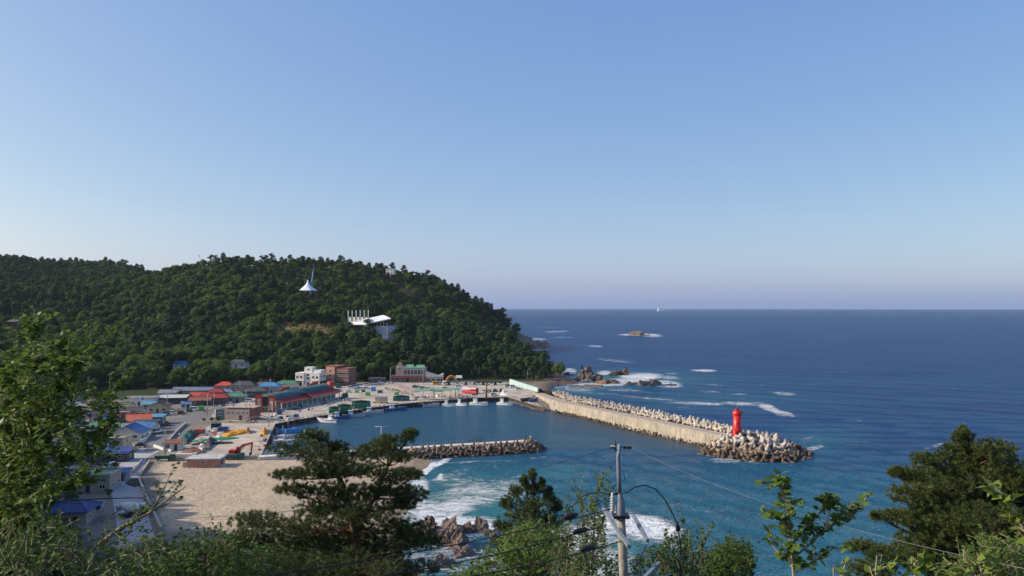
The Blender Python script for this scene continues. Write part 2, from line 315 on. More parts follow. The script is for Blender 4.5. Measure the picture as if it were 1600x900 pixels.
# =====================================================================  SEA
def proj(X, Y, Z):
    dy = Y; dz = Z - CAMZ; f = dy * _c + dz * _s; u = -dy * _s + dz * _c; f = np.where(f < 1, 1, f)
    return 800 + FPX * X / f, 450 - FPX * u / f
pys = np.concatenate([np.linspace(960, 560, 330), np.linspace(559, 486, 90)]); rr = (52.0 * FPX / (pys - 478)); rr = np.concatenate([[20, 70], rr[rr > 80], [9000, 13500]])
aa = np.concatenate([np.linspace(-180, -50, 14)[:-1], np.linspace(-50, 40, 520), np.linspace(40, 180, 15)[1:]]) * math.pi / 180
SA, SR = np.meshgrid(aa, rr); SX = np.sin(SA) * SR; SY = np.cos(SA) * SR
def wave(X, Y):
    z = 0; dist = np.hypot(X, Y)
    for (wl_, am, an) in [(34, .15, 205), (21, .10, 222), (13, .09, 180), (8.5, .08, 240), (5.3, .06, 165), (3.4, .035, 222)]:
        a = R(an); k = 2 * math.pi / wl_; z = z + am * np.sin(k * (X * math.sin(a) + Y * math.cos(a)) + 3 * fbm(X / 45 + wl_, Y / 45)) * sstep(wl_ * 45, wl_ * 25, dist)
    return z
INH = poly_sd(QE[:-1] + [(21, 392), (80, 283), (8, 287), (-78, 262)], SX, SY)
SDS = -poly_sd(COAST, SX, SY); SZ = wave(SX, SY) * (1 - .8 * sstep(-10, 12, INH)) * (.18 + .82 * sstep(2, 45, SDS)); PX, PYY = proj(SX, SY, SZ * 0)
SDS = -poly_sd(COAST, SX, SY)
foam = np.zeros(SX.shape)
def blob(cx, cy, rx, ry, s, rot=0.0):
    global foam
    dx = PX - cx; dy = PYY - cy; c, q = math.cos(R(rot)), math.sin(R(rot)); u = (dx * c + dy * q) / rx; v = (-dx * q + dy * c) / ry
    foam = np.maximum(foam, s * np.clip(1.25 - (u * u + v * v), 0, 1) * (SR < 9000))
for a in [(735, 775, 110, 26, .72, -12), (690, 800, 70, 24, .9, -15), (760, 762, 90, 20, .62, 6), (700, 745, 45, 10, .55, -20), (820, 758, 50, 10, .5, 5), (720, 822, 80, 20, .95, 0), (690, 722, 26, 5, 1, -25), (668, 733, 26, 7, 1.1, -42), (660, 728, 30, 6, .8, -20), (640, 742, 26, 10, .9, -45), (688, 745, 5, 7, 1.1, 15), (655, 760, 18, 20, .95, -70), (650, 790, 25, 22, .9, 60),
          (1010, 826, 75, 26, .98, 8), (950, 820, 60, 28, .88, -10), (900, 850, 80, 40, .85, 0), (1050, 850, 50, 14, .6, 20), (700, 870, 90, 40, .62, 0), (930, 880, 90, 30, .8, 0), (790, 880, 60, 30, .7, 0),
          (965, 597, 70, 8, .95, -4), (1000, 588, 45, 7, 1, 0), (1040, 600, 34, 7, .95, 4), (890, 580, 14, 6, 1, 0), (925, 600, 55, 5, .9, 0), (945, 583, 16, 5, .9, 0), (1045, 590, 26, 4, .7, 5), (900, 607, 50, 5, .7, 2), (960, 608, 60, 4, .62, 4),
          (1100, 579, 27, 2.6, .95, 1), (1050, 584, 16, 2, .6, 0), (1000, 523, 42, 2.2, 1, 0), (1020, 525, 22, 2, .8, 0), (930, 541, 18, 2.4, .75, 3), (965, 564, 45, 3.2, .62, 6), (870, 518, 30, 2.2, .68, -2), (840, 530, 20, 2.5, .75, 0), (845, 546, 22, 2.6, .9, 0), (880, 527, 26, 2, .55, 0), (860, 512, 30, 1.6, .5, 0),
          (1010, 622, 70, 2.6, .7, 5), (1090, 630, 60, 3.2, .8, 2), (1160, 631, 40, 3, .85, 3), (1205, 639, 32, 7, .92, 22), (1225, 645, 24, 4, .85, 18), (1110, 612, 30, 3.2, .6, 4), (1150, 616, 22, 2.6, .72, 0), (1225, 615, 24, 3, .75, 4), (1190, 607, 30, 2, .5, 4), (1120, 602, 40, 2, .55, 5), (985, 611, 50, 3, .55, 4), (1070, 637, 20, 2, .5, 0), (930, 614, 60, 3, .6, 3),
          (1180, 719, 85, 3.2, .8, 0), (1265, 703, 34, 6, .75, -18), (1255, 690, 26, 5, .5, -30), (1150, 722, 60, 4, .62, 3), (1460, 697, 30, 3, .66, -14), (1430, 704, 40, 2, .45, -6), (1535, 690, 30, 5, .5, 10), (1370, 830, 26, 3, .5, 5), (1340, 690, 40, 2, .4, 0),
          (760, 721, 90, 2.2, .6, -2), (850, 715, 40, 3, .55, -4)]: blob(*a)
shore = np.exp(-np.clip(SDS, 0, 99) / 2.2) * .8 * (1 - sstep(-4, 4, INH)) * (SR > 150)
foam = np.where(PYY > 725, foam * 1.18, foam * 1.05); foam = np.clip(np.maximum(foam, shore), 0, 1.25)
shal = np.zeros(SX.shape)
def sblob(cx, cy, rx, ry, s):
    global shal
    shal = np.maximum(shal, s * np.exp(-(((PX - cx) / rx) ** 2 + ((PYY - cy) / ry) ** 2)))
for a in [(720, 790, 190, 75, 1), (860, 740, 130, 22, .65), (950, 860, 200, 60, .8), (1130, 800, 130, 35, .45), (1240, 800, 140, 22, .4), (1380, 860, 110, 28, .45), (980, 594, 120, 14, .7), (1190, 710, 120, 22, .45), (900, 610, 70, 12, .5), (1280, 690, 60, 20, .4), (1100, 625, 150, 16, .3)]: sblob(*a)
shal = np.maximum(shal, .52 * sstep(360, 180, SR) * (SX > -60)); silt = np.exp(-(line_d([(21, 391, 0), (45, 345, 0), (80, 284, 0)], SX, SY)[0] / 16) ** 2) * (INH > -6)
SV = np.stack([SX, SY, SZ], -1).reshape(-1, 3); r_, c_ = SX.shape; idx = np.arange(r_ * c_).reshape(r_, c_)
SF = np.stack([idx[:-1, :-1], idx[1:, :-1], idx[1:, 1:], idx[:-1, 1:]], -1).reshape(-1, 4)
me = np_mesh('sea', SV, SF, [], True); set_attr(me, 'foam', foam.ravel()); set_attr(me, 'shallow', np.clip(shal, 0, 1).ravel()); set_attr(me, 'silt', silt.ravel()); set_attr(me, 'calm', sstep(-8, 10, INH).ravel())
m = bpy.data.materials.new('sea_water'); m.use_nodes = True; n = m.node_tree.nodes; l = m.node_tree.links; n.remove(n['Principled BSDF'])
def attr(nm): a = n.new('ShaderNodeAttribute'); a.attribute_name = nm; return a.outputs['Fac']
def mathn(op, a, b=None, c=None):
    q = n.new('ShaderNodeMath'); q.operation = op
    for i, v in enumerate((a, b, c)):
        if v is None: continue
        if isinstance(v, (int, float)): q.inputs[i].default_value = v
        else: l.new(v, q.inputs[i])
    return q.outputs[0]
def mixc(f, a, b):
    q = n.new('ShaderNodeMix'); q.data_type = 'RGBA'
    for k, v in (('A', a), ('B', b)):
        if isinstance(v, tuple): q.inputs[k].default_value = (*v, 1)
        else: l.new(v, q.inputs[k])
    l.new(f, q.inputs['Factor']); return q.outputs['Result']
def noise(sc, det, vec, dist=0, rough=.6):
    q = n.new('ShaderNodeTexNoise'); q.inputs['Scale'].default_value = sc; q.inputs['Detail'].default_value = det; q.inputs['Distortion'].default_value = dist; q.inputs['Roughness'].default_value = rough; l.new(vec, q.inputs['Vector']); return q.outputs['Fac']
def remap(v, a, b, c=0., d=1.):
    q = n.new('ShaderNodeMapRange'); l.new(v, q.inputs[0])
    for i, k in enumerate((a, b, c, d)): q.inputs[i + 1].default_value = k
    return q.outputs[0]
tc = n.new('ShaderNodeTexCoord'); vec = tc.outputs['Object']
mp = n.new('ShaderNodeMapping'); mp.inputs['Scale'].default_value = (.55, 1.25, 1); mp.inputs['Rotation'].default_value = (0, 0, R(-14)); l.new(vec, mp.inputs[0]); wv = mp.outputs[0]
big = noise(.012, 4, wv, .4); mid = noise(.09, 5, wv, .3); small = noise(.55, 4, wv); tiny = noise(2.2, 2, wv)
deep = mixc(remap(big, .35, .65), (.003, .037, .122), (.006, .062, .160))
col = mixc(attr('shallow'), deep, (.030, .195, .205))
col = mixc(mathn('MULTIPLY', attr('calm'), .8), col, (.018, .075, .100))
col = mixc(mathn('MULTIPLY', attr('silt'), .4), col, (.10, .085, .055))
fo_n = mathn('ADD', mathn('MULTIPLY', noise(.42, 8, wv, 1.6, .78), .85), mathn('MULTIPLY', noise(.10, 4, wv, 1.2), .30))
fo = remap(mathn('ADD', attr('foam'), mathn('MULTIPLY', mathn('SUBTRACT', fo_n, .575), 3.4)), .60, 1.05)
fo = mathn('MULTIPLY', fo, remap(attr('foam'), .05, .3))
h = mathn('ADD', mathn('ADD', mathn('MULTIPLY', mid, 2.4), mathn('MULTIPLY', small, 1.0)), mathn('MULTIPLY', tiny, .22))
fleck = mathn('MULTIPLY', remap(noise(.045, 5, wv, .6, .7), .62, .70), remap(noise(.35, 5, wv, .5, .7), .56, .66))
fo = mathn('MAXIMUM', fo, mathn('MULTIPLY', mathn('MULTIPLY', fleck, .75), remap(attr('calm'), 0, .6, 1, 0)))
h = mathn('MULTIPLY', h, remap(attr('calm'), 0, 1, 1, .38)); h = mathn('ADD', h, mathn('MULTIPLY', fo, .25))
bp = n.new('ShaderNodeBump'); bp.inputs['Strength'].default_value = .9; bp.inputs['Distance'].default_value = 1.6; l.new(h, bp.inputs['Height'])
dif = n.new('ShaderNodeBsdfDiffuse'); l.new(col, dif.inputs[0]); l.new(bp.outputs[0], dif.inputs['Normal'])
gl = n.new('ShaderNodeBsdfGlossy'); gl.inputs['Roughness'].default_value = .12; l.new(bp.outputs[0], gl.inputs['Normal'])
fr = n.new('ShaderNodeFresnel'); fr.inputs['IOR'].default_value = 1.33; l.new(bp.outputs[0], fr.inputs['Normal'])
fac = mathn('MINIMUM', fr.outputs[0], .24)      # a rough sea hides its own grazing faces
ms = n.new('ShaderNodeMixShader'); l.new(fac, ms.inputs[0]); l.new(dif.outputs[0], ms.inputs[1]); l.new(gl.outputs[0], ms.inputs[2])
fd = n.new('ShaderNodeBsdfDiffuse'); fd.inputs[0].default_value = (.78, .80, .80, 1); l.new(bp.outputs[0], fd.inputs['Normal'])
m2 = n.new('ShaderNodeMixShader'); l.new(fo, m2.inputs[0]); l.new(ms.outputs[0], m2.inputs[1]); l.new(fd.outputs[0], m2.inputs[2]); l.new(m2.outputs[0], n['Material Output'].inputs[0])
me.materials.append(m); struct(new_obj('sea', me))

# =====================================================================  QUAY, ROADS
YARD = [tuple(P(x, y, 2.2)[:2]) for x, y in [(262, 716), (300, 690), (322, 668), (345, 657)]]
BACK = [tuple(P(x, y, 2.2)[:2]) for x, y in [(395, 656), (330, 652), (335, 640), (400, 622), (460, 606), (560, 598), (640, 597), (790, 598)]]
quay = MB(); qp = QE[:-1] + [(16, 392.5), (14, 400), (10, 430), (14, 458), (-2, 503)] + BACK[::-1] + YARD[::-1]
quay.prism(qp, -3.0, 2.2); quay.m = [0] + [1] * (len(quay.m) - 1); struct(quay.build('quay', [mat('quay_concrete', lin(184, 171, 152), .9, .42, .16, .2, bscale=2.0, streak=.12), mat('quay_wall_dark', lin(82, 74, 62), .85, .4, .5, .4, streak=.4)]))  # quay sides and underside take a darker, streaked tone than the top
def road(name, pts, wid, z, m):
    vs_ = []; pts = [Vector((p[0], p[1], 0)) for p in pts]
    for i, p in enumerate(pts):
        t = (pts[min(i + 1, len(pts) - 1)] - pts[max(i - 1, 0)]).normalized(); nn = Vector((-t.y, t.x, 0)) * (wid[i] if hasattr(wid, '__len__') else wid) / 2
        vs_ += [(p - nn).to_tuple()[:2] + (z,), (p + nn).to_tuple()[:2] + (z,)]
    b = MB(); b.add(vs_, [(2 * i, 2 * i + 2, 2 * i + 3, 2 * i + 1) for i in range(len(pts) - 1)]); return struct(b.build(name, m))
ROADM = mat('road_concrete', lin(168, 166, 162), .9, .16, .3, .15); ASPH = mat('asphalt', lin(112, 110, 108), .92, .25, .3, .2)
road('lane', [P(*q, 1.96)[:2] for q in [(215, 850), (205, 800), (198, 765), (195, 742), (212, 716), (236, 702), (262, 700)]], [7, 7, 7.5, 8, 7, 8, 9], 1.968, ROADM)
road('asphalt_road', [P(*q, 1.96)[:2] for q in [(245, 704), (256, 686), (272, 668), (290, 655), (322, 648)]], [8, 9, 9.5, 12, 15], 1.976, ASPH)
road('village_street', [P(*q, 1.96)[:2] for q in [(300, 649), (345, 640), (400, 626), (452, 612)]], [9, 8, 9, 8], 1.984, ASPH)
# =====================================================================  BREAKWATER, JETTY, TETRAPODS, LIGHTHOUSE
BW = [Vector((12, 452)), Vector((21, 392)), Vector((45.5, 345)), Vector((71, 295.5)), Vector((77.5, 283))]   # inner edge
BZ = [2.5, 5.2, 5.2, 5.2, 5.2]
WALLM = mat('breakwater_concrete', lin(182, 172, 154), .88, .36, .25, .3, streak=.42)
DECKM = mat('deck_concrete', lin(165, 152, 138), .9, .2, .2, .2)
def nrm(a, b): d = (b - a).normalized(); return Vector((-d.y, d.x)) * (-1 if True else 1)
bwk = thing('breakwater', 'long concrete breakwater with pale stained wall running out to red lighthouse', 'breakwater', (BW[0].x, BW[0].y, 0))
o0 = Vector((BW[0].x, BW[0].y, 0))
def outn(i):
    a = BW[max(i - 1, 0)]; b = BW[min(i + 1, len(BW) - 1)]; d = (b - a).normalized(); n_ = Vector((-d.y, d.x)); return n_ if n_.x > 0 else -n_
def bw_at(s):                        # point, outward normal, top height at arc length s
    acc = 0
    for i in range(len(BW) - 1):
        L = (BW[i + 1] - BW[i]).length
        if s <= acc + L or i == len(BW) - 2:
            t = (s - acc) / L; n_ = outn(i) * (1 - t) + outn(i + 1) * t; n_.normalize(); return BW[i].lerp(BW[i + 1], t), n_, BZ[i] + (BZ[i + 1] - BZ[i]) * t
        acc += L
BWL = sum((BW[i + 1] - BW[i]).length for i in range(len(BW) - 1))
ns = 20; gap = .10
for k in range(ns):                  # cast wall sections with open joints between them
    s0 = BWL * k / ns + gap / 2; s1 = BWL * (k + 1) / ns - gap / 2; b = MB()
    (p0, n0, z0), (p1, n1, z1) = bw_at(s0), bw_at(s1); w = 5.6; j = random.uniform(-.05, .05)
    A = [p0 + n0 * j, p1 + n1 * j, p1 + n1 * w, p0 + n0 * w]
    vs_ = [Vector((p.x, p.y, -2.5)) - o0 for p in A] + [Vector((p.x, p.y, z)) - o0 for p, z in zip(A, (z0, z1, z1, z0))]
    b.add(vs_, [(3, 2, 1, 0), (4, 5, 6, 7)], 1); b.add(vs_, [(0, 1, 5, 4), (1, 2, 6, 5), (2, 3, 7, 6), (3, 0, 4, 7)], 0)
    b.build('wall_section', [WALLM, DECKM], bwk)
    c = MB(); A = [p0 - n0 * .12, p1 - n1 * .12, p1 + n1 * .5, p0 + n0 * .5]     # coping proud of the wall
    vs_ = [Vector((p.x, p.y, z + .004)) - o0 for p, z in zip(A, (z0, z1, z1, z0))]; c.slab([v + Vector((0, 0, .06)) for v in vs_][::-1], .35); c.build('coping', DECKM, bwk)
# footing stones along the inner foot
ROCKM = mat('riprap_rock', lin(112, 92, 74), .9, .45, .5, .6, rnd=.35); ROCKW = mat('shore_rock', lin(116, 101, 90), .9, .5, .45, 1.0, rnd=.2, bscale=1.6)
def rock_mesh(name, seed, sub=2, rough=.35, mat_=None, sq=(1, 1, 1)):
    import bmesh
    bm = bmesh.new(); bmesh.ops.create_icosphere(bm, subdivisions=sub, radius=1); r = random.Random(seed); ph = [Vector((r.uniform(-1, 1), r.uniform(-1, 1), r.uniform(-1, 1))).normalized() for _ in range(9)]; of = [r.uniform(.35, .8) for _ in ph]
    from mathutils import noise as mn
    for v in bm.verts:
        p = v.co.normalized(); rad = 1.0
        for q, c in zip(ph, of):
            d = p.dot(q)
            if d > c: rad = min(rad, c / d)
        rad *= 1 + rough * (mn.fractal(p * 1.7 + Vector((seed, 0, 0)), 1, 2, 4)) * .6
        if sub > 3: rad *= 1 + .30 * abs(mn.noise(p * 4.3 + Vector((0, seed, 0)))) - .22 * abs(mn.noise(p * 8.5 + Vector((seed, seed, 0)))) 
        v.co = Vector((p.x * sq[0], p.y * sq[1], p.z * sq[2])) * rad
    me_ = bpy.data.meshes.new(name); bm.to_mesh(me_); bm.free(); me_.materials.append(mat_ or ROCKM); return me_
RK = [rock_mesh('footing_stone', i, 1) for i in range(5)]
V = []; F = []
def rock_into(V, F, me_, M):
    o = len(V); V.extend([tuple(M @ v.co) for v in me_.vertices]); F.extend([tuple(i + o for i in p.vertices) for p in me_.polygons])
for k in range(420):
    s = random.uniform(62, BWL - 3); p, n_, z = bw_at(s); off = random.uniform(-2.6, .6) * (1.3 if s > 120 else .8); q = p + n_ * off; sz = random.uniform(.35, .85)
    rock_into(V, F, random.choice(RK), Matrix.Translation((q.x, q.y, max(-.2, .75 + off * .35) + random.uniform(-.3, .25))) @ Euler((random.random() * 6, random.random() * 6, 0)).to_matrix().to_4x4() @ Matrix.Diagonal((sz * 1.3, sz, sz * .8, 1)))
me = bpy.data.meshes.new('footing_rubble'); me.from_pydata(V, [], F); me.materials.append(ROCKM); o = new_obj('footing_rubble', me); o['kind'] = 'stuff'; o['label'] = 'brown rubble stones along the foot of the breakwater wall'
# ---- tetrapods
def tetra_mesh(name, m):
    b = MB(); dirs = [Vector((0, 0, 1))] + [Vector((math.cos(a) * .943, math.sin(a) * .943, -.333)) for a in (R(90), R(210), R(330))]
    for d in dirs: b.tube([d * -.1, d * .55, d * 1.5, d * 1.68], [.62, .60, .40, .30], 8)
    return b.mesh(name, m)
TM1 = mat('tetrapod_pale', lin(180, 170, 157), .9, .32, .8, .3, rnd=.22); TM2 = mat('tetrapod_brown', lin(140, 120, 100), .9, .35, .8, .3, rnd=.25); TM3 = mat('tetrapod_wet', lin(92, 76, 62), .75, .35, .8, .3, rnd=.25)
TME = {m.name: tetra_mesh('tetrapod', m) for m in (TM1, TM2, TM3)}
tets = []                            # (pos, rot, scale, material, label, group)
L1 = ('pale concrete tetrapod on the long breakwater crest', 'tetrapods along the breakwater'); L2 = ('concrete tetrapod heaped by the red lighthouse', 'tetrapods at the breakwater tip'); L3 = ('brown concrete tetrapod on the short railed jetty', 'tetrapods along the jetty')
rot = lambda: Euler((random.uniform(-.35, .35) + random.choice((0, 1.3, 2.0, 3.14)), random.uniform(-.5, .5), random.random() * 6.28))
for row, (off, dz, sp) in enumerate([(6.9, .75, 1.7), (8.7, 1.45, 1.75), (10.8, .5, 2.0), (13.6, -1.1, 2.4), (16.0, -2.9, 2.6)]):
    s = 30 + row * .8
    while s < BWL - 6:
        p, n_, z = bw_at(s); zz_ = 5.2 if s > 60 else 4.6; q = p + n_ * (off + random.uniform(-.4, .4)); tets.append((Vector((q.x, q.y, zz_ + dz + random.uniform(-.35, .35))), rot(), random.uniform(.92, 1.12), 'tetrapod_pale', *L1, row)); s += sp * random.uniform(.85, 1.15)
LH = P(1152, 682.5, 5.2)
hd = Vector((LH.x + 2.5, LH.y - 1.0)); ax = (BW[-1] - BW[-2]).normalized()
for ring, (rx, z, n_) in enumerate([(6.2, 5.4, 13), (8.6, 4.5, 20), (11.0, 3.2, 26), (13.2, 1.9, 32), (15.3, .7, 38), (17.2, -.5, 42)]):
    for k in range(n_):
        a = 2 * math.pi * (k + random.uniform(-.3, .3)) / n_; d = Vector((math.cos(a), math.sin(a)))
        if d.dot(-ax) > .72: continue                         # the deck comes in here
        st = 1.0 + .25 * max(0, d.dot(Vector((1, -.2)).normalized()))
        q = hd + d * (rx * st); inner = (q - BW[-1]).dot(outn(3)) < 0 and (q - BW[-1]).dot(ax) < -3
        if inner: continue
        mname = 'tetrapod_pale' if z > 4 or (z > 2.5 and random.random() < .7) else ('tetrapod_brown' if z > 1.2 else 'tetrapod_wet')
        tets.append((Vector((q.x, q.y, z + random.uniform(-.4, .4))), rot(), random.uniform(1.1, 1.3), mname, *L2, -1))
JA = P(404, 713, 3.0); JB = P(822, 688.5, 3.0); jd = (JB - JA); JL = jd.length; jd.normalize(); jn = Vector((jd.y, -jd.x, 0))      # jn points to the camera side
for row, (off, z, sp) in enumerate([(2.6, 2.35, 2.0), (4.1, 1.55, 2.0), (5.7, .7, 2.05), (7.2, -.15, 2.1)]):
    s = 50 + row
    while s < JL + 2:
        q = JA + jd * s + jn * (off + random.uniform(-.25, .25)); tets.append((Vector((q.x, q.y, z + random.uniform(-.2, .2))), rot(), random.uniform(.92, 1.05), 'tetrapod_brown' if row < 2 else 'tetrapod_wet', *L3, row)); s += sp * random.uniform(.9, 1.1)
for k in range(46):
    a = random.uniform(-1.75, 1.75); d = jd * math.cos(a) + Vector((-jn.x, -jn.y, 0)) * math.sin(a); rr_ = random.uniform(1, 8); q = JB + d * rr_
    tets.append((Vector((q.x, q.y, 2.6 - rr_ * .36 + random.uniform(-.2, .2))), rot(), random.uniform(.92, 1.05), 'tetrapod_brown' if rr_ < 4 else 'tetrapod_wet', *L3, 0))
tets.sort(key=lambda t: (t[6] >= 3, t[6] == 2 and t[4] == L1[0], t[0].y))
def tet_where(t):
    x, y = t[0].x, t[0].y
    if t[4] == L1[0]: return ', close to the lighthouse' if y < 305 else (', nearer stretch' if y < 325 else (', middle stretch' if y < 350 else ', far stretch'))
    if t[4] == L2[0]: return ', left of it' if x < LH.x - 4 else (', right of it' if x > LH.x + 9 else (', in front of it' if y < LH.y else ', just behind it'))
    return ', near its tip' if x > -6 else (', middle part' if x > -22 else ', end by the large pine')
rest = []
for i, t in enumerate(tets):
    if i < 300:
        o = new_obj('tetrapod', TME[t[3]]); o.location = t[0]; o.rotation_euler = t[1]; o.scale = (t[2],) * 3; tag(o, {'tetrapod_pale': '', 'tetrapod_brown': 'weathered ', 'tetrapod_wet': 'dark wet waterline '}[t[3]] + t[4], 'tetrapod', t[5]); o['label'] += tet_where(t)
    else: rest.append(t)
V = []; F = []; MI = []; tm = TME['tetrapod_pale']; names = ['tetrapod_pale', 'tetrapod_brown', 'tetrapod_wet']
for t in rest:
    M = Matrix.Translation(t[0]) @ t[1].to_matrix().to_4x4() @ Matrix.Scale(t[2], 4); rock_into(V, F, tm, M); MI += [names.index(t[3])] * len(tm.polygons)
me = bpy.data.meshes.new('far_tetrapods'); me.from_pydata(V, [], F); [me.materials.append(m) for m in (TM1, TM2, TM3)]; me.polygons.foreach_set('material_index', MI); o = new_obj('far_tetrapods', me); o['kind'] = 'stuff'; o['label'] = 'mass of farther tetrapods along the breakwater slope and waterline'
# core under the tetrapods so that no water shows between them
core = MB(); pr = []
for k in range(12):
    p, n_, z = bw_at(28 + (BWL - 30) * k / 11); zt = z + .3; pr += [(*(p + n_ * 5.7), zt), (*(p + n_ * 9.5), zt + .2), (*(p + n_ * 18), -2.5)]
core.add(pr, [(3 * k + j, 3 * k + 3 + j, 3 * k + 4 + j, 3 * k + 1 + j) for k in range(11) for j in range(2)])
core.lathe([(19.5, -2.5), (15, .4), (10, 3.2), (6.5, 4.9), (3, 5.15)], 24, 0, (hd.x, hd.y, 0))
core.build('rubble_core', mat('rubble_dark', lin(74, 64, 56), .95, .5, .6, .8), bwk).location = -o0
# ---- lighthouse
REDP = mat('red_paint', lin(214, 30, 20), .42, .14, .9, .06, spec=.5, streak=.12); REDD = mat('dark_red_paint', lin(120, 20, 20), .5, .2, 1, .05)
lh = thing('lighthouse', 'bright red cylindrical lighthouse with capped top at breakwater tip', 'lighthouse', LH)
MB().lathe([(1.8, 0), (1.8, .4), (1.66, .45)], 24).build('base', REDP, lh)
b = MB().lathe([(1.58, .45), (1.56, 2.9)], 24)
for k in range(8): a = 2 * math.pi * k / 8; b.box((math.cos(a) * 1.56, math.sin(a) * 1.56, 1.7), (.2, .32, 2.4), 0, a)
b.build('plinth', REDP, lh); MB().lathe([(1.44, 2.9), (1.42, 3.1), (1.36, 7.9)], 24).build('tower', REDP, lh)
MB().lathe([(1.36, 7.7), (1.62, 7.95), (1.66, 8.35), (1.3, 9.3), (.9, 9.55)], 24).build('gallery', REDP, lh)
MB().lathe([(.78, 9.55), (.78, 9.95), (.3, 10.1)], 16).build('lantern', REDD, lh)
MB().tube([(0, 0, 10.1), (0, 0, 11.2)], .05, 6).build('antenna', METAL, lh); MB().box((1.2, -1.25, 8.75), (.7, .5, .8), 0, R(-45)).build('solar_panel', DARK, lh)
MB().box((-.4, -1.56, 1.5), (.8, .14, 1.9), 0).build('door', REDD, lh); MB().box((-.15, -1.40, 4.9), (.4, .12, .6)).build('window', DARK, lh)
# ---- short jetty
jt = thing('jetty', 'short concrete jetty with pale deck and thin railing inside the harbour', 'jetty', JA)
b = MB(); w = 3.6
for k in range(14):
    s0 = JL * k / 14 + .03; s1 = JL * (k + 1) / 14 - .03; A = [jd * s0 + jn * 1.4, jd * s1 + jn * 1.4, jd * s1 - jn * (w - 1.4), jd * s0 - jn * (w - 1.4)]
    MB().prism([(p.x, p.y) for p in A], -5.5, 0).build('deck_slab', mat('jetty_deck', lin(214, 206, 194), .85, .12, .3, .15), jt)
RAILM = mat('rail_steel', lin(120, 130, 140), .5, .1, 2, 0, metal=.5)
for side, nm, lab in ((1.25, 'front', 'thin grey railing along beach side of the short jetty'), (-2.0, 'back', 'thin grey railing along harbour side of the short jetty')):
    rl = thing('railing', lab, 'railing', JA + jn * side, 0, 'jetty railings'); n_ = int(JL / 2.3)
    post = MB().tube([(0, 0, 0), (0, 0, 1.15)], .045, 5).mesh('post', RAILM)
    for k in range(n_ + 1): q = new_obj('post', post, rl); q.location = jd * (JL * k / n_)
    for h_ in (.6, 1.1): MB().tube([(0, 0, h_), jd * JL + Vector((0, 0, h_))], .03, 5).build('rail', RAILM, rl)
for k, (x, nm) in enumerate(((735, 'left'), (744.3, 'middle'), (753, 'right'))):
    q = P(x, 692 - (x - 735) * .02, 3.0); t = thing('drying_rack', f'dark steel frame rack on the jetty, {nm} of three', 'rack', q, math.atan2(jd.y, jd.x), 'racks on the jetty')
    for sx in (-.75, .75):
        for sy in (-.45, .45): MB().tube([(sx, sy, 0), (sx, sy, 2.0)], .05, 5).build('post', DARK, t)
    for z in (.9, 1.95):
        for sy in (-.45, .45): MB().tube([(-.78, sy, z), (.78, sy, z)], .045, 5).build('bar', DARK, t)
# ---- wave wall, rubble and lamp at the root of the breakwater
CY = mat('pale_cyan_paint', lin(170, 194, 192), .7, .12, .5, .1, streak=.25)
wa, wb = P(795.5, 600.5, 2.3), P(840, 613, 2.3); ww = thing('wave_wall', 'pale cyan sloping wave wall at the root of the breakwater', 'wall', wa); dv = wb - wa; wn2 = Vector((dv.y, -dv.x, 0)).normalized()
if wn2.x < 0: wn2 = -wn2
for k in range(6):
    s0 = k / 6 + .002; s1 = (k + 1) / 6 - .002; h0 = 3.4 - 1.0 * s0; h1 = 3.4 - 1.0 * s1; p0, p1 = dv * s0, dv * s1; b = MB(); b.add([p0, p1, p1 + wn2 * 1.2, p0 + wn2 * 1.2] + [p0 + wn2 * .25 + Vector((0, 0, h0)), p1 + wn2 * .25 + Vector((0, 0, h1)), p1 + wn2 * 1.2 + Vector((0, 0, h1)), p0 + wn2 * 1.2 + Vector((0, 0, h0))], [(0, 1, 5, 4), (1, 2, 6, 5), (2, 3, 7, 6), (3, 0, 4, 7), (4, 5, 6, 7)]); b.build('wall_panel', CY, ww)
V = []; F = []
for k in range(160):
    s = random.uniform(-.05, 1.25); q = wa + dv * s + wn2 * random.uniform(1.6, 9.5); sz = random.uniform(.5, 1.2); off = (q - wa - dv * s).length
    rock_into(V, F, random.choice(RK), Matrix.Translation((q.x, q.y, 4.6 - off * .45 + random.uniform(-.3, .3))) @ Euler((random.random() * 6, random.random() * 6, 0)).to_matrix().to_4x4() @ Matrix.Diagonal((sz * 1.3, sz, sz, 1)))
me = bpy.data.meshes.new('rubble'); me.from_pydata(V, [], F); me.materials.append(ROCKW); o = new_obj('rubble', me); o['kind'] = 'stuff'; o['label'] = 'heap of stones behind the pale cyan wave wall'
b = MB(); b.add([wa + wn2 * 1.2, wb + dv * .5 + wn2 * 1.2, wb + dv * .5 + wn2 * 13 + Vector((0, 0, -5)), wa + wn2 * 13 + Vector((0, 0, -5)), wa + wn2 * 1.2 + Vector((0, 0, 2)), wb + dv * .4 + wn2 * 1.2 + Vector((0, 0, 2))], [(4, 5, 2, 3)]); o = b.build('rubble_bank', _M['rubble_dark']); struct(o)
def lamp(loc, h, label, arm=1.0, rz=0., group='street lamps'):
    t = thing('street_lamp', label, 'street lamp', loc, rz, group); MB().tube([(0, 0, 0), (0, 0, h)], [.11, .07], 6).build('pole', METAL, t)
    a = MB().tube([(0, 0, h - .1), (arm * .6, 0, h + .15), (arm, 0, h + .15)], .05, 5).build('arm', METAL, t); MB().box((arm + .25, 0, h + .12), (.7, .25, .14)).build('lamp_head', WHITE, t); return t
q = P(824.5, 600, 4.0); lamp(q, 9.0, 'tall grey lamp post beside the pale cyan wave wall', 1.1)
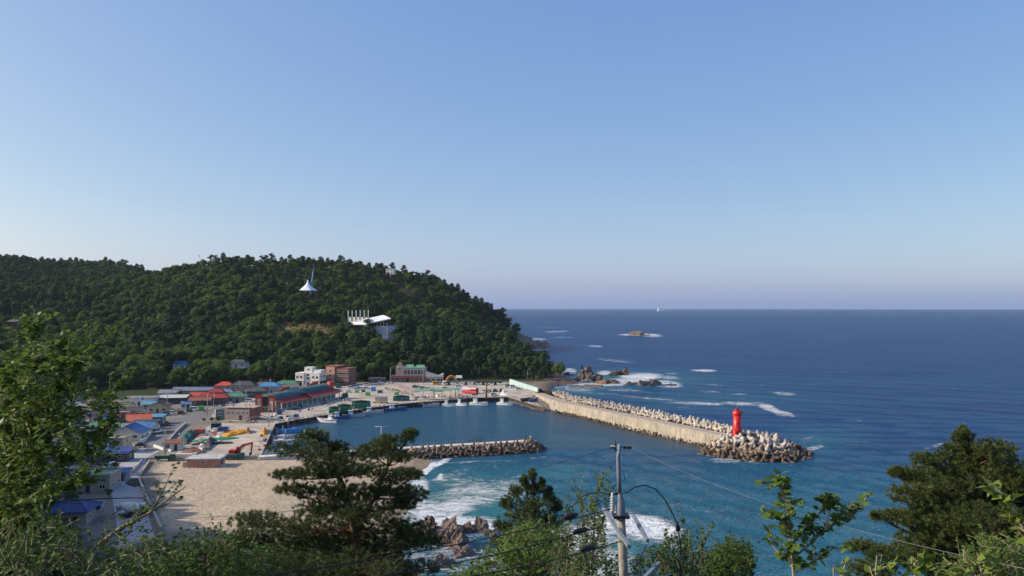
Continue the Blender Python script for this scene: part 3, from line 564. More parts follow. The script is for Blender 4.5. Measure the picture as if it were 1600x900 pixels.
# ---- natural rocks
def sea_rock(px, py, w, d, h, seed, label, peaks, m=ROCKW, z=0., group=None):
    q = P(px, py, 0); t = thing('sea_rock', label, 'rock', (q.x, q.y, z), 0, group)
    for i, (dx, dy, sw, sh) in enumerate(peaks):
        me_ = rock_mesh('boulder', seed + i * 3.7, 4, .5, m); o = new_obj('boulder', me_, t); o.location = (dx * w, dy * d, -.1 * h); o.scale = (w * sw * .66, d * sw * .66, h * sh * .95); o.rotation_euler = (random.uniform(-.15, .15), random.uniform(-.15, .15), random.random() * 6)
    return t
sea_rock(917, 595, 21, 15, 10.5, 3, 'big tan rock with a small pine on top near the breakwater', [(-.1, 0, .72, 1.0), (.28, .05, .6, .55), (-.35, -.1, .45, .5), (.45, 0, .4, .3)])
sea_rock(968, 586, 17, 9, 6.0, 11, 'dark double rock in white surf right of the big tan rock', [(-.25, 0, .65, .9), (.3, .3, .6, 1.0), (0, .1, .5, .5)], ROCKM)
sea_rock(1014, 602, 33, 10, 5.0, 21, 'long low brown reef breaking the surf', [(-.35, .1, .45, .7), (-.12, 0, .5, 1.0), (.14, 0, .48, .95), (.36, -.05, .4, .6), (.5, -.1, .25, .3)])
sea_rock(948, 599, 18, 9, 5.0, 31, 'jagged dark rock between big tan rock and low reef', [(-.3, -.1, .6, .7), (.15, 0, .6, 1.0), (.42, .1, .4, .5)], ROCKM)
sea_rock(918, 604, 19, 5, 2.0, 41, 'flat dark rock shelf in front of the big tan rock', [(-.3, 0, .6, .8), (.25, 0, .6, 1.0)], ROCKM)
sea_rock(995, 524, 46, 18, 10.5, 51, 'lone pale rock islet far out at sea', [(-.15, 0, .6, 1.0), (.2, 0, .5, .6), (.42, 0, .4, .3)])
sea_rock(843, 549.5, 16, 9, 4, 61, 'small dark rock off the far headland', [(0, 0, .8, 1.0), (-.4, 0, .5, .6)], ROCKM)
sea_rock(886, 585, 12, 8, 2.5, 65, 'low dark rock between pine knoll and big tan rock', [(0, 0, .8, 1.0), (.4, 0, .5, .6)], ROCKM)
NR = [(672, 838, 9, 9, 6.0, 71, 'grey crag below the large pine at the foot of the slope', [(0, 0, .9, 1.0), (.35, .2, .6, .8), (-.4, -.1, .6, .6)]), (705, 850, 6, 6, 6.2, 81, 'orange brown crag standing in front of grey crag', [(0, 0, .8, 1.0), (.2, -.3, .7, .7)]), (742, 832, 8, 6, 4.2, 91, 'dark red rock at the edge of the surf', [(-.3, 0, .6, .9), (.2, .1, .6, 1.0), (.45, -.2, .5, .6)])]
for a in NR: sea_rock(*a, m=ROCKW)
for k, (px, py, s_) in enumerate([(640, 850, 4), (720, 868, 4), (770, 845, 3), (690, 885, 4)]): sea_rock(px, py, s_, s_, s_ * .6, 100 + k, f'{["squat","rounded","small","low"][k]} shore boulder {["left of","in front of","right of","well below"][k]} the brown crags', [(0, 0, .9, 1.0), (.4, .2, .6, .6)])
# cliff boulders of the far headland
for k, (px, py, w, h, lab) in enumerate([(834, 545, 26, 17, 'tall pale cliff face at the tip of the far headland'), (815, 540, 24, 20, 'pale cliff rock left of the headland tip'), (849, 545, 14, 7, 'lowest outer rock of the far headland')]):
    sea_rock(px, py, w, 26, h, 120 + k * 5, lab, [(0, 0, .9, 1.0), (.4, -.1, .6, .7), (-.4, 0, .6, .8)], mat('headland_rock', lin(150, 128, 118), .9, .4, .12, .9, bscale=.5))
# =====================================================================  FOREST
def quads_mesh(name, C, A, B, mats, mi=None):      # one folded leaf quad per row: centre, half axes
    n = len(C); V = np.stack([C - A, C - B, C + A, C + B], 1).reshape(-1, 3); F = np.arange(4 * n).reshape(n, 4); return np_mesh(name, V, F, mats, False, mi)
def unit(a): return a / np.maximum(np.linalg.norm(a, axis=1, keepdims=True), 1e-9)
def crown_quads(rng, lobes, per, size, flat=1.0, up=.4):
    Cs = []; Ns = []
    for (x, y, z, rx, rz_) in lobes:
        d = unit(rng.normal(size=(per, 3))); d[:, 2] = np.where(d[:, 2] < -.45, -d[:, 2], d[:, 2]); rad = rng.uniform(.72, 1.06, (per, 1))
        Cs.append(np.array([x, y, z]) + d * rad * np.array([rx, rx, rz_])); Ns.append(d + rng.normal(size=(per, 3)) * .32 + np.array([0, 0, up]))
    C = np.concatenate(Cs); N = unit(np.concatenate(Ns)); t = unit(np.cross(N, rng.normal(size=N.shape))); b = np.cross(N, t); s = rng.uniform(.6, 1.3, (len(C), 1)) * size
    return C, t * s, b * s * rng.uniform(.5, .9, (len(C), 1)) * flat
LEAF_A = leafmat('broadleaf_foliage', (.030, .072, .018), (.105, .155, .036), rough=.8, spec=.08); LEAF_B = leafmat('light_foliage', (.070, .12, .022), (.16, .185, .046), rough=.8, spec=.08); PINE_F = leafmat('pine_foliage', (.018, .048, .020), (.060, .092, .032), trans=.15, rough=.8, spec=.08)
BARK = mat('bark', lin(92, 74, 60), .95, .35, 2, .5); BARKR = mat('pine_bark', lin(110, 82, 66), .95, .35, 2, .5)
def broadleaf_proto(seed, leaf):
    r = np.random.default_rng(seed); h = 8.0; lobes = [(0, 0, 5.4, 2.5, 2.3)]
    for k in range(8): a = r.uniform(0, 6.28); q = r.uniform(1.1, 2.6); lobes.append((math.cos(a) * q, math.sin(a) * q, r.uniform(3.2, 6.6), r.uniform(1.1, 1.9), r.uniform(.9, 1.6)))
    C, A, B = crown_quads(r, lobes, 95, .44); cr = quads_mesh('crown', C, A, B, leaf)
    t = MB().tube([(0, 0, -1), (.1, 0, 2), (0, .1, 5)], [.26, .2, .08], 6)
    for k in range(4): a = r.uniform(0, 6.28); t.tube([(0, 0, 2 + k * .4), (math.cos(a) * 1.6, math.sin(a) * 1.6, 4.6 + k * .2)], [.12, .04], 4)
    return t.mesh('trunk', BARK), cr
def pine_proto(seed):
    r = np.random.default_rng(seed); lobes = []
    for k in range(15):
        f = k / 14; z = 3.8 + f * 5.4; a = r.uniform(0, 6.28); q = (1 - f * f * .75) * r.uniform(.6, 2.7); lobes.append((math.cos(a) * q, math.sin(a) * q, z, r.uniform(1.0, 1.7), r.uniform(.5, .85)))
    C, A, B = crown_quads(r, lobes, 52, .40, .8); cr = quads_mesh('crown', C, A, B, PINE_F)
    t = MB().tube([(0, 0, -1), (.25, 0, 4), (0, .2, 9)], [.24, .18, .05], 6)
    for x, y, z, rx, rz_ in lobes[::2]: t.tube([(.1, 0, z - .9), (x, y, z - .2)], [.09, .03], 4)
    return t.mesh('trunk', BARKR), cr
BP = [broadleaf_proto(i, LEAF_A) for i in range(3)] + [broadleaf_proto(10 + i, LEAF_B) for i in range(2)]; PP = [pine_proto(30 + i) for i in range(3)]
PROTO = BP + PP
# where trees stand
N0 = 60000; a_px = RNG.uniform(-260, 905, N0); dY = np.sqrt(RNG.uniform(430 ** 2, 1230 ** 2, N0)); fx = (a_px - 800) / FPX * dY
z_, sdc_, sdf_, near_, bch_ = ground(fx, dY, True)
ppx, ppy = proj(fx, dY, z_)
clear = np.zeros(N0, bool)           # clearings: museum, terrace, tent, houses on the slope
for (x, y, d, r_) in [(575, 524, 652, 17), (600, 527, 640, 12), (555, 527, 632, 10), (600, 531, 622, 11), (606, 534, 610, 8), (482, 463, 762, 12), (484, 468, 745, 10), (280, 577, 520, 11), (283, 579, 505, 10), (368, 575, 524, 13), (366, 577, 510, 10), (608, 424, 905, 9), (606, 426, 888, 8), (443, 448, 800, 7), (24, 512, 640, 10), (20, 514, 625, 9), (490, 478, 745, 5)]:
    q = Q(x, y, d); clear |= (fx - q.x) ** 2 + (dY - q.y) ** 2 < r_ ** 2
terr = (ppx > 425) & (ppx < 535) & (ppy > 506) & (ppy < 536) & (dY > 578) & (dY < 680); bare = (((ppx - 640) / 26) ** 2 + ((ppy - 455) / 5) ** 2 < 1) | (((ppx - 690) / 14) ** 2 + ((ppy - 492) / 5) ** 2 < 1)
ok = (sdc_ > 7) & (sdf_ < -2.5) & (z_ > 2.2) & ~clear & ~terr & ~bare & (dY < 1150 + 100 * RNG.random(N0))
ok &= ~((dY > 930) & (sdc_ < 34) & (fx > -12)); ok &= ~((ppx > 800) & (sdc_ < 11))
ok &= ~((RNG.random(N0) < .35) & (dY > 800))
ids = np.nonzero(ok)[0]; cell = {}; sel = []
for i in ids:                        # blue-noise thinning
    g = 5.2 if dY[i] < 620 else (5.8 if dY[i] < 800 else 6.6); c = (int(fx[i] // g), int(dY[i] // g), g)
    if c in cell: continue
    cell[c] = 1; sel.append(i)
sel = np.array(sel); X_, Y_, Z_ = fx[sel], dY[sel], z_[sel]; PXs = ppx[sel]
pf = fbm(X_ / 90 + 5, Y_ / 90); pine_w = np.where((PXs > 640) & (Y_ < 700), .8, np.where(Y_ < 560, .1, .32)) + (pf - .47) * 2.6
isp = RNG.random(len(sel)) < pine_w; kind = np.where(isp, 5 + RNG.integers(0, 3, len(sel)), np.where(RNG.random(len(sel)) < .34 + (fbm(X_ / 75, Y_ / 75) - .47) * 3.0, 3 + RNG.integers(0, 2, len(sel)), RNG.integers(0, 3, len(sel))))
scl = (.65 + 1.25 * RNG.random(len(sel)) ** 2.0) * (.8 + .55 * fbm(X_ / 35 + 9, Y_ / 35)) * np.where(isp, 1.0, .95) * np.where(Y_ > 720, .82, 1) * np.where((PXs > 700) & (Y_ < 680), .88, 1); rotz = RNG.uniform(0, 6.28, len(sel))
order = np.argsort(np.where((PXs > -12) & (PXs < 890), Y_, Y_ + 5000)); first = order[:260]; rest_ = order[260:]
protos = []
for i in first:
    k = int(kind[i]); pine = k >= 5
    where = next(w for lim_, w in [(60, 'at the left edge of the slope'), (130, 'above the deep blue roof'), (200, 'above the mossy olive roof'), (260, 'above the long white house'), (330, 'above the long warehouse'), (400, 'above the slate roofs'), (460, 'above the sky blue roof'), (550, 'above the white and pink buildings'), (610, 'above the low dark shed'), (670, 'above the grey seafood hall'), (730, 'behind the orange arch'), (800, 'behind the long row of cars'), (9999, 'on the knoll above the cyan wave wall')] if PXs[i] < lim_)
    t = thing('pine_tree' if pine else 'broadleaf_tree', ('dark pine with layered crown ' if pine else ('light green rounded broadleaf tree ' if k >= 3 else 'deep green rounded broadleaf tree ')) + where, 'tree', (X_[i], Y_[i], Z_[i] - .2), rotz[i], 'trees along the foot of the hill'); t['label'] = ('tall ' if scl[i] > 1.05 else ('small ' if scl[i] < .68 else 'mid sized ')) + t['label']
    t.scale = (scl[i],) * 3; new_obj('trunk', PROTO[k][0], t); new_obj('crown', PROTO[k][1], t)
# the wooded hillside behind reads as one mass: instances on points
pc = bpy.data.collections.new('forest_kinds')
for i, (tm_, cm_) in enumerate(PROTO):
    V = [v.co.to_tuple() for v in tm_.vertices] + [v.co.to_tuple() for v in cm_.vertices]; nt = len(tm_.vertices); F = [tuple(p.vertices) for p in tm_.polygons] + [tuple(j + nt for j in p.vertices) for p in cm_.polygons]
    me = bpy.data.meshes.new(f'kind_{i}'); me.from_pydata(V, [], F); me.materials.append(tm_.materials[0]); me.materials.append(cm_.materials[0]); me.polygons.foreach_set('material_index', [0] * len(tm_.polygons) + [1] * len(cm_.polygons)); pc.objects.link(bpy.data.objects.new(f'kind_{i}', me))
def scatter(name, label, pts, kd, rz, sc, coll):
    me = bpy.data.meshes.new(name); me.from_pydata([tuple(p) for p in pts], [], []); o = new_obj(name, me); o['kind'] = 'stuff'; o['label'] = label
    for nm, arr, ty in (('kind_id', kd, 'INT'), ('rot_z', rz, 'FLOAT'), ('size', sc, 'FLOAT')): a = me.attributes.new(nm, ty, 'POINT'); a.data.foreach_set('value', np.asarray(arr, np.int32 if ty == 'INT' else np.float32))
    g = bpy.data.node_groups.new(name, 'GeometryNodeTree'); g.interface.new_socket('Geometry', in_out='INPUT', socket_type='NodeSocketGeometry'); g.interface.new_socket('Geometry', in_out='OUTPUT', socket_type='NodeSocketGeometry')
    gi, go = g.nodes.new('NodeGroupInput'), g.nodes.new('NodeGroupOutput'); ci = g.nodes.new('GeometryNodeCollectionInfo'); ci.inputs[0].default_value = coll; ci.inputs['Separate Children'].default_value = True; ci.inputs['Reset Children'].default_value = True
    ip = g.nodes.new('GeometryNodeInstanceOnPoints'); ip.inputs['Pick Instance'].default_value = True
    def na(nm, ty): q = g.nodes.new('GeometryNodeInputNamedAttribute'); q.data_type = ty; q.inputs['Name'].default_value = nm; return q.outputs['Attribute']
    cx = g.nodes.new('ShaderNodeCombineXYZ'); g.links.new(na('rot_z', 'FLOAT'), cx.inputs[2]); er = g.nodes.new('FunctionNodeEulerToRotation'); g.links.new(cx.outputs[0], er.inputs[0])
    g.links.new(gi.outputs[0], ip.inputs['Points']); g.links.new(ci.outputs[0], ip.inputs['Instance']); g.links.new(na('kind_id', 'INT'), ip.inputs['Instance Index']); g.links.new(er.outputs[0], ip.inputs['Rotation'])
    cs = g.nodes.new('ShaderNodeCombineXYZ'); s_ = na('size', 'FLOAT'); [g.links.new(s_, cs.inputs[i]) for i in range(3)]; g.links.new(cs.outputs[0], ip.inputs['Scale']); g.links.new(ip.outputs[0], go.inputs[0])
    md = o.modifiers.new('scatter', 'NODES'); md.node_group = g; return o
scatter('hillside_forest', 'mixed dark green forest covering the far hill', np.stack([X_, Y_, Z_ - .3], 1)[rest_], kind[rest_], rotz[rest_], scl[rest_], pc)
# undergrowth on the terrace and the near slopes
N1 = 9000; sx_ = RNG.uniform(-330, 60, N1); sy_ = RNG.uniform(6, 330, N1); z1, c1, f1, n1_, b1 = ground(sx_, sy_, True)
okn = ((f1 < -3) | (z1 > 3.5)) & (c1 > 5) & (z1 > 2.2) & (n1_ > z1 - .6) & (sx_ < -.60 * sy_ + 2) & (np.hypot(sx_, sy_) > 45)
s_i = np.nonzero(okn)[0]; cell = {}; ss = []
for i in s_i:
    c = (int(sx_[i] // 4), int(sy_[i] // 4))
    if c not in cell: cell[c] = 1; ss.append(i)
ss = np.array(ss); scatter('spur_wood', 'dark wood on the spur at the left edge', np.stack([sx_[ss], sy_[ss], z1[ss] - .3], 1), np.where(RNG.random(len(ss)) < .25, 5, RNG.integers(0, 5, len(ss))), RNG.uniform(0, 6.28, len(ss)), RNG.uniform(.55, .9, len(ss)), pc)
# terrace with clipped hedges
ti = np.nonzero(terr & (RNG.random(N0) < .3))[0]
scatter('terrace_hedges', 'low clipped hedges on the brown terrace below the white museum', np.stack([fx[ti], dY[ti], z_[ti] - .6], 1), RNG.integers(3, 5, len(ti)), RNG.uniform(0, 6, len(ti)), RNG.uniform(.22, .48, len(ti)), pc)
# =====================================================================  TOWN
def roofm(n_, c): return mat('roof_' + n_, lin(*c), .6, .3, .5, .1, streak=.22, ribs=2.6)
def wallm(n_, c): return mat('wall_' + n_, lin(*c), .85, .14, .6, .12, streak=.18)
RF = {k: roofm(k, c) for k, c in dict(blue=(66, 122, 182), brightblue=(70, 148, 206), deepblue=(52, 86, 148), orange=(214, 76, 46), red=(158, 40, 44), green=(78, 138, 112), teal=(64, 116, 120), slate=(74, 74, 82), brown=(112, 96, 84), grey=(140, 144, 152), bluegrey=(120, 134, 158), olive=(104, 108, 66), white=(216, 216, 212), cyan=(92, 160, 196), palegreen=(120, 168, 138), concrete=(168, 162, 152), rust=(150, 92, 66)).items()}
WL = {k: wallm(k, c) for k, c in dict(beige=(206, 186, 152), white=(226, 222, 214), grey=(156, 154, 152), pink=(190, 142, 124), brick=(142, 84, 70), cream=(218, 208, 186), dark=(92, 88, 90), stone=(170, 156, 148), mauve=(122, 92, 98), tealw=(66, 98, 102), green=(112, 150, 132)).items()}
FRAME = mat('window_frame', lin(214, 214, 210), .5, .1, 1, 0)
def window(t, x, y, z, w, h, face):        # face: 'f' front(-y) 'b' back 'l' left(-x) 'r' right
    ax = 0 if face in 'fb' else 1; s = -1 if face in 'fl' else 1; b = MB(); g = MB()
    def put(mb, u, v, ww, hh, th, off):
        if ax == 0: mb.box((x + u, y + s * off, z + v), (ww, th, hh))
        else: mb.box((x + s * off, y + u, z + v), (th, ww, hh))
    for u, v, ww, hh in ((0, h / 2, w + .16, .1), (0, -h / 2, w + .16, .1), (-w / 2, 0, .1, h), (w / 2, 0, .1, h), (0, 0, .07, h)): put(b, u, v, ww, hh, .10, .03)
    o = b.build('window', FRAME, t); put(g, 0, 0, w - .02, h - .02, .05, .012); g.build('pane', GLASS, o)
def door(t, x, y, z, w, h, face, m=DARK):
    b = MB(); s = -1 if face in 'fl' else 1
    if face in 'fb': b.box((x, y + s * .03, z + h / 2), (w, .08, h))
    else: b.box((x + s * .03, y, z + h / 2), (.08, w, h))
    d = b.build('door', m, t); hb = MB(); hb.box((x + w * .32, y - .1, z + h * .48) if face == 'f' else (x + (s * .1 if face in 'lr' else 0), y + w * .32, z + h * .48), (.08, .08, .14)); hb.build('handle', METAL, d)
def house(px, py, w, d, h, rh, rot, roof, wall, label, kind='gable', axis='x', z=1.97, nm='house', cat='house', wins=2, drs=True, over=.5, group='village houses', Y=None, storeys=1):
    q = P(px, py, z) if Y is None else Q(px, py, Y); a = R(rot)
    # py marks the foot of the front wall: step back half the depth
    c = Vector((q.x, q.y, q.z)) + Matrix.Rotation(a, 3, 'Z') @ Vector((0, d / 2, 0))
    t = thing(nm, label, cat, c, a, group); W = WL[wall]; Rm = RF[roof]
    MB().bx(-w / 2, w / 2, -d / 2, d / 2, -.6, h).build('wall', W, t)
    X, Yy = w / 2 + over, d / 2 + over; rf = None
    if kind == 'flat':
        rf = MB(); rf.bx(-w / 2 - .15, w / 2 + .15, -d / 2 - .15, d / 2 + .15, h, h + .22); rf = rf.build('roof', Rm, t); b = MB()
        for (x0, x1, y0, y1) in ((-w / 2 - .14, w / 2 + .14, -d / 2 - .14, -d / 2 + .1), (-w / 2 - .14, w / 2 + .14, d / 2 - .1, d / 2 + .14), (-w / 2 - .14, -w / 2 + .1, -d / 2 + .1, d / 2 - .1), (w / 2 - .1, w / 2 + .14, -d / 2 + .1, d / 2 - .1)): b.bx(x0, x1, y0, y1, h + .22, h + .6)
        b.build('parapet', W, rf)
    elif kind == 'shed':
        b = MB(); b.slab([(-X, -Yy, h + .12), (X, -Yy, h + .12), (X, Yy, h + rh), (-X, Yy, h + rh)], .14); rf = b.build('roof', Rm, t); g = MB(); g.add([(-w / 2, -d / 2, h), (-w / 2, d / 2, h), (-w / 2, d / 2, h + rh - .2), (w / 2, -d / 2, h), (w / 2, d / 2, h), (w / 2, d / 2, h + rh - .2)], [(0, 2, 1), (3, 4, 5), (1, 2, 5, 4)]); g.build('gable_wall', W, t)
    elif kind == 'gable':
        e = h - .15
        if axis == 'x':
            for s in (-1, 1):
                b = MB(); b.slab([(-X, s * Yy, e), (X, s * Yy, e), (X, 0, h + rh), (-X, 0, h + rh)][::s and (1 if s < 0 else -1)], .14); rf = b.build('roof', Rm, t)
            g = MB(); [g.add([(s * w / 2, -d / 2, h - .02), (s * w / 2, d / 2, h - .02), (s * w / 2, 0, h + rh - .2)], [(0, 1, 2)]) for s in (-1, 1)]; g.build('gable_wall', W, t); rb = MB().tube([(-X, 0, h + rh + .05), (X, 0, h + rh + .05)], .13, 6)
        else:
            for s in (-1, 1):
                b = MB(); b.slab([(s * X, -Yy, e), (s * X, Yy, e), (0, Yy, h + rh), (0, -Yy, h + rh)][::-s], .14); rf = b.build('roof', Rm, t)
            g = MB(); [g.add([(-w / 2, s * d / 2, h - .02), (w / 2, s * d / 2, h - .02), (0, s * d / 2, h + rh - .2)], [(0, 1, 2)]) for s in (-1, 1)]; g.build('gable_wall', W, t); rb = MB().tube([(0, -Yy, h + rh + .05), (0, Yy, h + rh + .05)], .13, 6)
        rb.build('ridge', Rm, rf)
    elif kind == 'hip':
        k = min(w, d) * .42; e = h - .1
        if axis == 'x': r0, r1 = Vector((-w / 2 + k, 0, h + rh)), Vector((w / 2 - k, 0, h + rh)); A, B, Cc, D = Vector((-X, -Yy, e)), Vector((X, -Yy, e)), Vector((X, Yy, e)), Vector((-X, Yy, e)); pl = [(A, B, r1, r0), (B, Cc, r1), (Cc, D, r0, r1), (D, A, r0)]
        else: r0, r1 = Vector((0, -d / 2 + k, h + rh)), Vector((0, d / 2 - k, h + rh)); A, B, Cc, D = Vector((-X, -Yy, e)), Vector((X, -Yy, e)), Vector((X, Yy, e)), Vector((-X, Yy, e)); pl = [(A, B, r0), (B, Cc, r1, r0), (Cc, D, r1), (D, A, r0, r1)]
        for p in pl:
            b = MB(); n_ = len(p); b.add(list(p) + [v - Vector((0, 0, .13)) for v in p], [tuple(range(n_)), tuple(reversed(range(n_, 2 * n_)))] + [(i, i + n_, (i + 1) % n_ + n_, (i + 1) % n_) for i in range(n_)]); rf = b.build('roof', Rm, t)
        hp = MB(); hp.tube([r0, r1], .14, 6)
        for c_, r_ in ((A, r0), (D, r0 if axis == 'x' else r1), (B, r1 if axis == 'x' else r0), (Cc, r1)): hp.tube([c_, r_], .11, 5)
        hp.build('ridge', Rm, rf)
    for s in range(storeys):
        zb = h / storeys * s
        for k in range(wins):
            u = -w / 2 + w * (k + .5) / wins
            if drs and s == 0 and k == wins // 2: door(t, u, -d / 2, 0, 1.0, 2.05, 'f'); continue
            window(t, u, -d / 2, zb + min(1.55, h / storeys * .58), min(1.5, w / wins * .6), 1.1, 'f')
        for k in range(max(1, int(d / 4))): u = -d / 2 + d * (k + .5) / max(1, int(d / 4)); window(t, -w / 2, u, zb + min(1.55, h / storeys * .58), 1.2, 1.0, 'l'); window(t, w / 2, u, zb + min(1.55, h / storeys * .58), 1.2, 1.0, 'r')
    return t
# ---- village, front to back
house(196, 689, 10.5, 9, 3.0, 2.5, 4, 'blue', 'white', 'white house with blue gabled roof facing the lane, parked dark car in front', axis='y', wins=3)
house(222, 679, 7, 9, 2.8, 1.6, 4, 'blue', 'cream', 'low blue roofed wing right of the blue gabled house', axis='x')
house(217, 668, 9, 7, 2.9, 2.4, 24, 'orange', 'grey', 'house with bright orange red roof beside the asphalt road', axis='x')
house(226, 671, 9, 4, 2.5, 1.0, 10, 'slate', 'dark', 'dark slate roofed lean-to in front of orange roofed house', kind='shed', wins=2)
house(242, 663, 6, 5, 3.0, .8, 6, 'cyan', 'grey', 'grey shop with light blue sheet canopy next to the road', kind='shed')
house(246, 645.5, 8.2, 9, 3.4, 1.9, 10, 'brown', 'beige', 'beige gabled house with grey brown roof and sunlit left wall', axis='y', wins=3)
house(217, 634, 15, 7, 3.6, .3, 4, 'concrete', 'white', 'long flat roofed white house with large windows behind beige house', kind='flat', wins=5)
house(269, 631, 13, 7, 3.0, .9, 10, 'white', 'dark', 'dark walled shed with white edged sloping roof', kind='shed')
house(300, 620, 21, 9, 3.6, 1.3, 8, 'bluegrey', 'grey', 'long warehouse with blue grey metal roof below the dark trees', axis='x', wins=5)
house(262, 622, 10, 8, 3.0, 1.2, 8, 'grey', 'cream', 'small house with plain grey roof left of the long warehouse', axis='x')
house(290, 639, 4.4, 3.4, 2.5, .9, 10, 'blue', 'white', 'little white booth with bright blue roof', axis='x', wins=2)
house(312, 634, 10, 7, 2.8, 1.3, 10, 'rust', 'dark', 'dark shop with rust brown roof beside the white booth', axis='x')
house(330, 631, 17, 8, 3.0, 1.8, 8, 'red', 'mauve', 'long dark red roofed restaurant on the village street', kind='hip', wins=5)
house(336, 622, 9, 7, 3.2, 1.7, 8, 'red', 'brick', 'dark red roofed house behind the long red restaurant', kind='hip')
house(366, 629, 12, 8, 3.2, 1.5, 12, 'green', 'grey', 'shop with sea green hipped roof on the village street', kind='hip', wins=4)
house(349, 610, 10, 7, 3.0, 1.8, 6, 'orange', 'grey', 'small house with vivid orange roof at the foot of the hill', kind='hip')
house(378, 611, 14, 8, 3.4, 2.0, 6, 'slate', 'grey', 'house with wide slate grey roof right of the vivid orange roof', kind='hip', wins=4)
house(398, 621, 13, 8, 3.4, 2.0, 14, 'slate', 'dark', 'house with dark slate roof in front of another slate roof', kind='hip', wins=4)
house(419, 615, 12, 9, 4.2, 1.9, 8, 'brightblue', 'grey', 'two tier sky blue hipped roof house behind the market hall', kind='hip', wins=4)
house(447, 610, 13, 8, 4.0, 1.6, 8, 'green', 'cream', 'cream house with long green roof behind the market hall', kind='hip', wins=4)
house(100, 667, 9, 7, 3.0, 2.0, 2, 'orange', 'grey', 'orange roofed house glimpsed through the leafy branches at left', axis='x')
house(92, 676, 9, 6, 2.8, 1.5, 2, 'blue', 'white', 'blue roofed house just below the left orange roof', axis='x')
house(98, 638, 13, 8, 3.4, 1.6, 2, 'deepblue', 'grey', 'deep blue roofed house under dark trees at left', kind='hip')
house(130, 657, 9, 7, 4.0, .3, 4, 'concrete', 'stone', 'stone grey flat roofed house between orange roofs', kind='flat', wins=3)
house(153, 670, 6.5, 8, 2.8, 1.9, 8, 'grey', 'white', 'white gabled shed with grey roof left of brown house', axis='y')
house(180, 661, 11, 7, 4.0, .3, 6, 'concrete', 'mauve', 'mauve brown flat roofed house behind the blue gabled house', kind='flat', wins=3)
house(184, 645, 10, 7, 2.8, 1.6, 6, 'olive', 'cream', 'house with mossy olive roof below the white long house', axis='x')
house(160, 677, 12, 6, 2.6, .8, 4, 'green', 'grey', 'low shed with dull green sheet roof', kind='shed')
house(120, 690, 13, 7, 2.8, 1.2, 2, 'slate', 'stone', 'dark roofed house half hidden by leaves at left', axis='x')
house(168, 708, 10, 7, 4.6, .3, 2, 'concrete', 'beige', 'beige flat roofed house with an outside stair', kind='flat', wins=3, storeys=2)
for a in [(150, 651, 8, 6, 3, 1.5, 8, 'brown', 'white', 'white house with brown ridge roof behind the stone grey flat house', 'gable'), (120, 645, 9, 6, 3, 1.6, 4, 'grey', 'cream', 'cream house with plain grey roof below the deep blue roof', 'gable'), (206, 652, 8, 6, 2.8, 1.4, 8, 'slate', 'white', 'white house with slate ridge roof below the mossy roof', 'gable'), (72, 652, 10, 7, 3, 1.7, 2, 'green', 'stone', 'green hipped house behind the leafy branches', 'hip'), (75, 690, 9, 6, 2.8, 1.5, 4, 'cyan', 'white', 'pale blue roofed cottage in the shaded lane at left', 'gable'), (146, 688, 8, 5, 2.6, .8, 4, 'rust', 'stone', 'rusty lean-to between dark roof and outside stair', 'shed'), (202, 678, 6, 5, 2.6, 1.2, 4, 'grey', 'white', 'small grey roofed annex behind the blue gable', 'gable'), (88, 722, 10, 7, 3, 1.6, 4, 'teal', 'stone', 'teal hipped house in shade left of the deep blue roof', 'hip'), (95, 752, 9, 7, 3, .3, 6, 'concrete', 'grey', 'flat roofed grey house in shade behind the pale green terrace', 'flat'), (182, 752, 5, 4, 2.4, .7, 8, 'blue', 'grey', 'tiny blue roofed shed at the edge of the lane', 'shed'), (234, 640, 7, 5, 2.7, 1.3, 8, 'cyan', 'white', 'small cyan roofed house left of the beige gabled house', 'gable'), (282, 629, 8, 6, 2.8, 1.2, 8, 'slate', 'white', 'white slate roofed shop behind the little booth', 'gable'), (310, 627, 9, 6, 3, 1.3, 8, 'orange', 'grey', 'orange ridged shop left of the dark red restaurant', 'gable'), (352, 621, 8, 6, 3, 1.4, 8, 'bluegrey', 'cream', 'blue grey roofed house behind the sea green shop', 'hip'), (408, 609, 9, 6, 3, 1.5, 8, 'brown', 'cream', 'brown roofed house at the hill foot left of the sky blue roof', 'hip'), (60, 632, 11, 7, 3, 1.7, 2, 'slate', 'grey', 'slate roofed house at the far left under the wood', 'hip')]: house(*a[:10], kind=a[10])
st = thing('outside_stair', 'concrete stair climbing the front of the beige flat roofed house', 'stair', P(160, 708.5, 1.97) + Vector((0, -.6, 0)), R(2))
for k in range(12): MB().bx(-.5 + k * .42, -.5 + (k + 1) * .42, -1.0, -.05, 0, 4.4 - k * .36).build('step', CONC, st)
house(160, 722, 15, 6, 2.6, 1.2, 4, 'deepblue', 'dark', 'dark walled house with deep blue roof below the beige house', kind='shed', wins=4)
house(128, 712, 10, 8, 2.8, 1.7, 4, 'blue', 'stone', 'blue hipped roof house left of the outside stair', kind='hip')
house(137, 770, 11, 9, 4.2, .3, 8, 'palegreen', 'stone', 'flat roofed house with pale green roof terrace beside the lane', kind='flat', wins=3)
house(100, 822, 9.5, 8, 3.2, 1.9, 8, 'deepblue', 'stone', 'deep blue hipped roof house at the bottom left beside solar panels', kind='hip')
house(30, 742, 12, 8, 3.2, 1.8, 4, 'slate', 'stone', 'slate roofed house in deep shade at far left', kind='hip')
house(52, 700, 12, 8, 3.0, 1.7, 4, 'brown', 'cream', 'brown roofed house in shade at far left', axis='x')
q = P(143, 810, 1.97); t = thing('solar_array', 'tilted array of six dark solar panels near the blue bottom left roof', 'solar panels', q, R(10)); SOL = mat('solar_cell', lin(52, 56, 92), .2, .15, 2, 0, spec=.6)
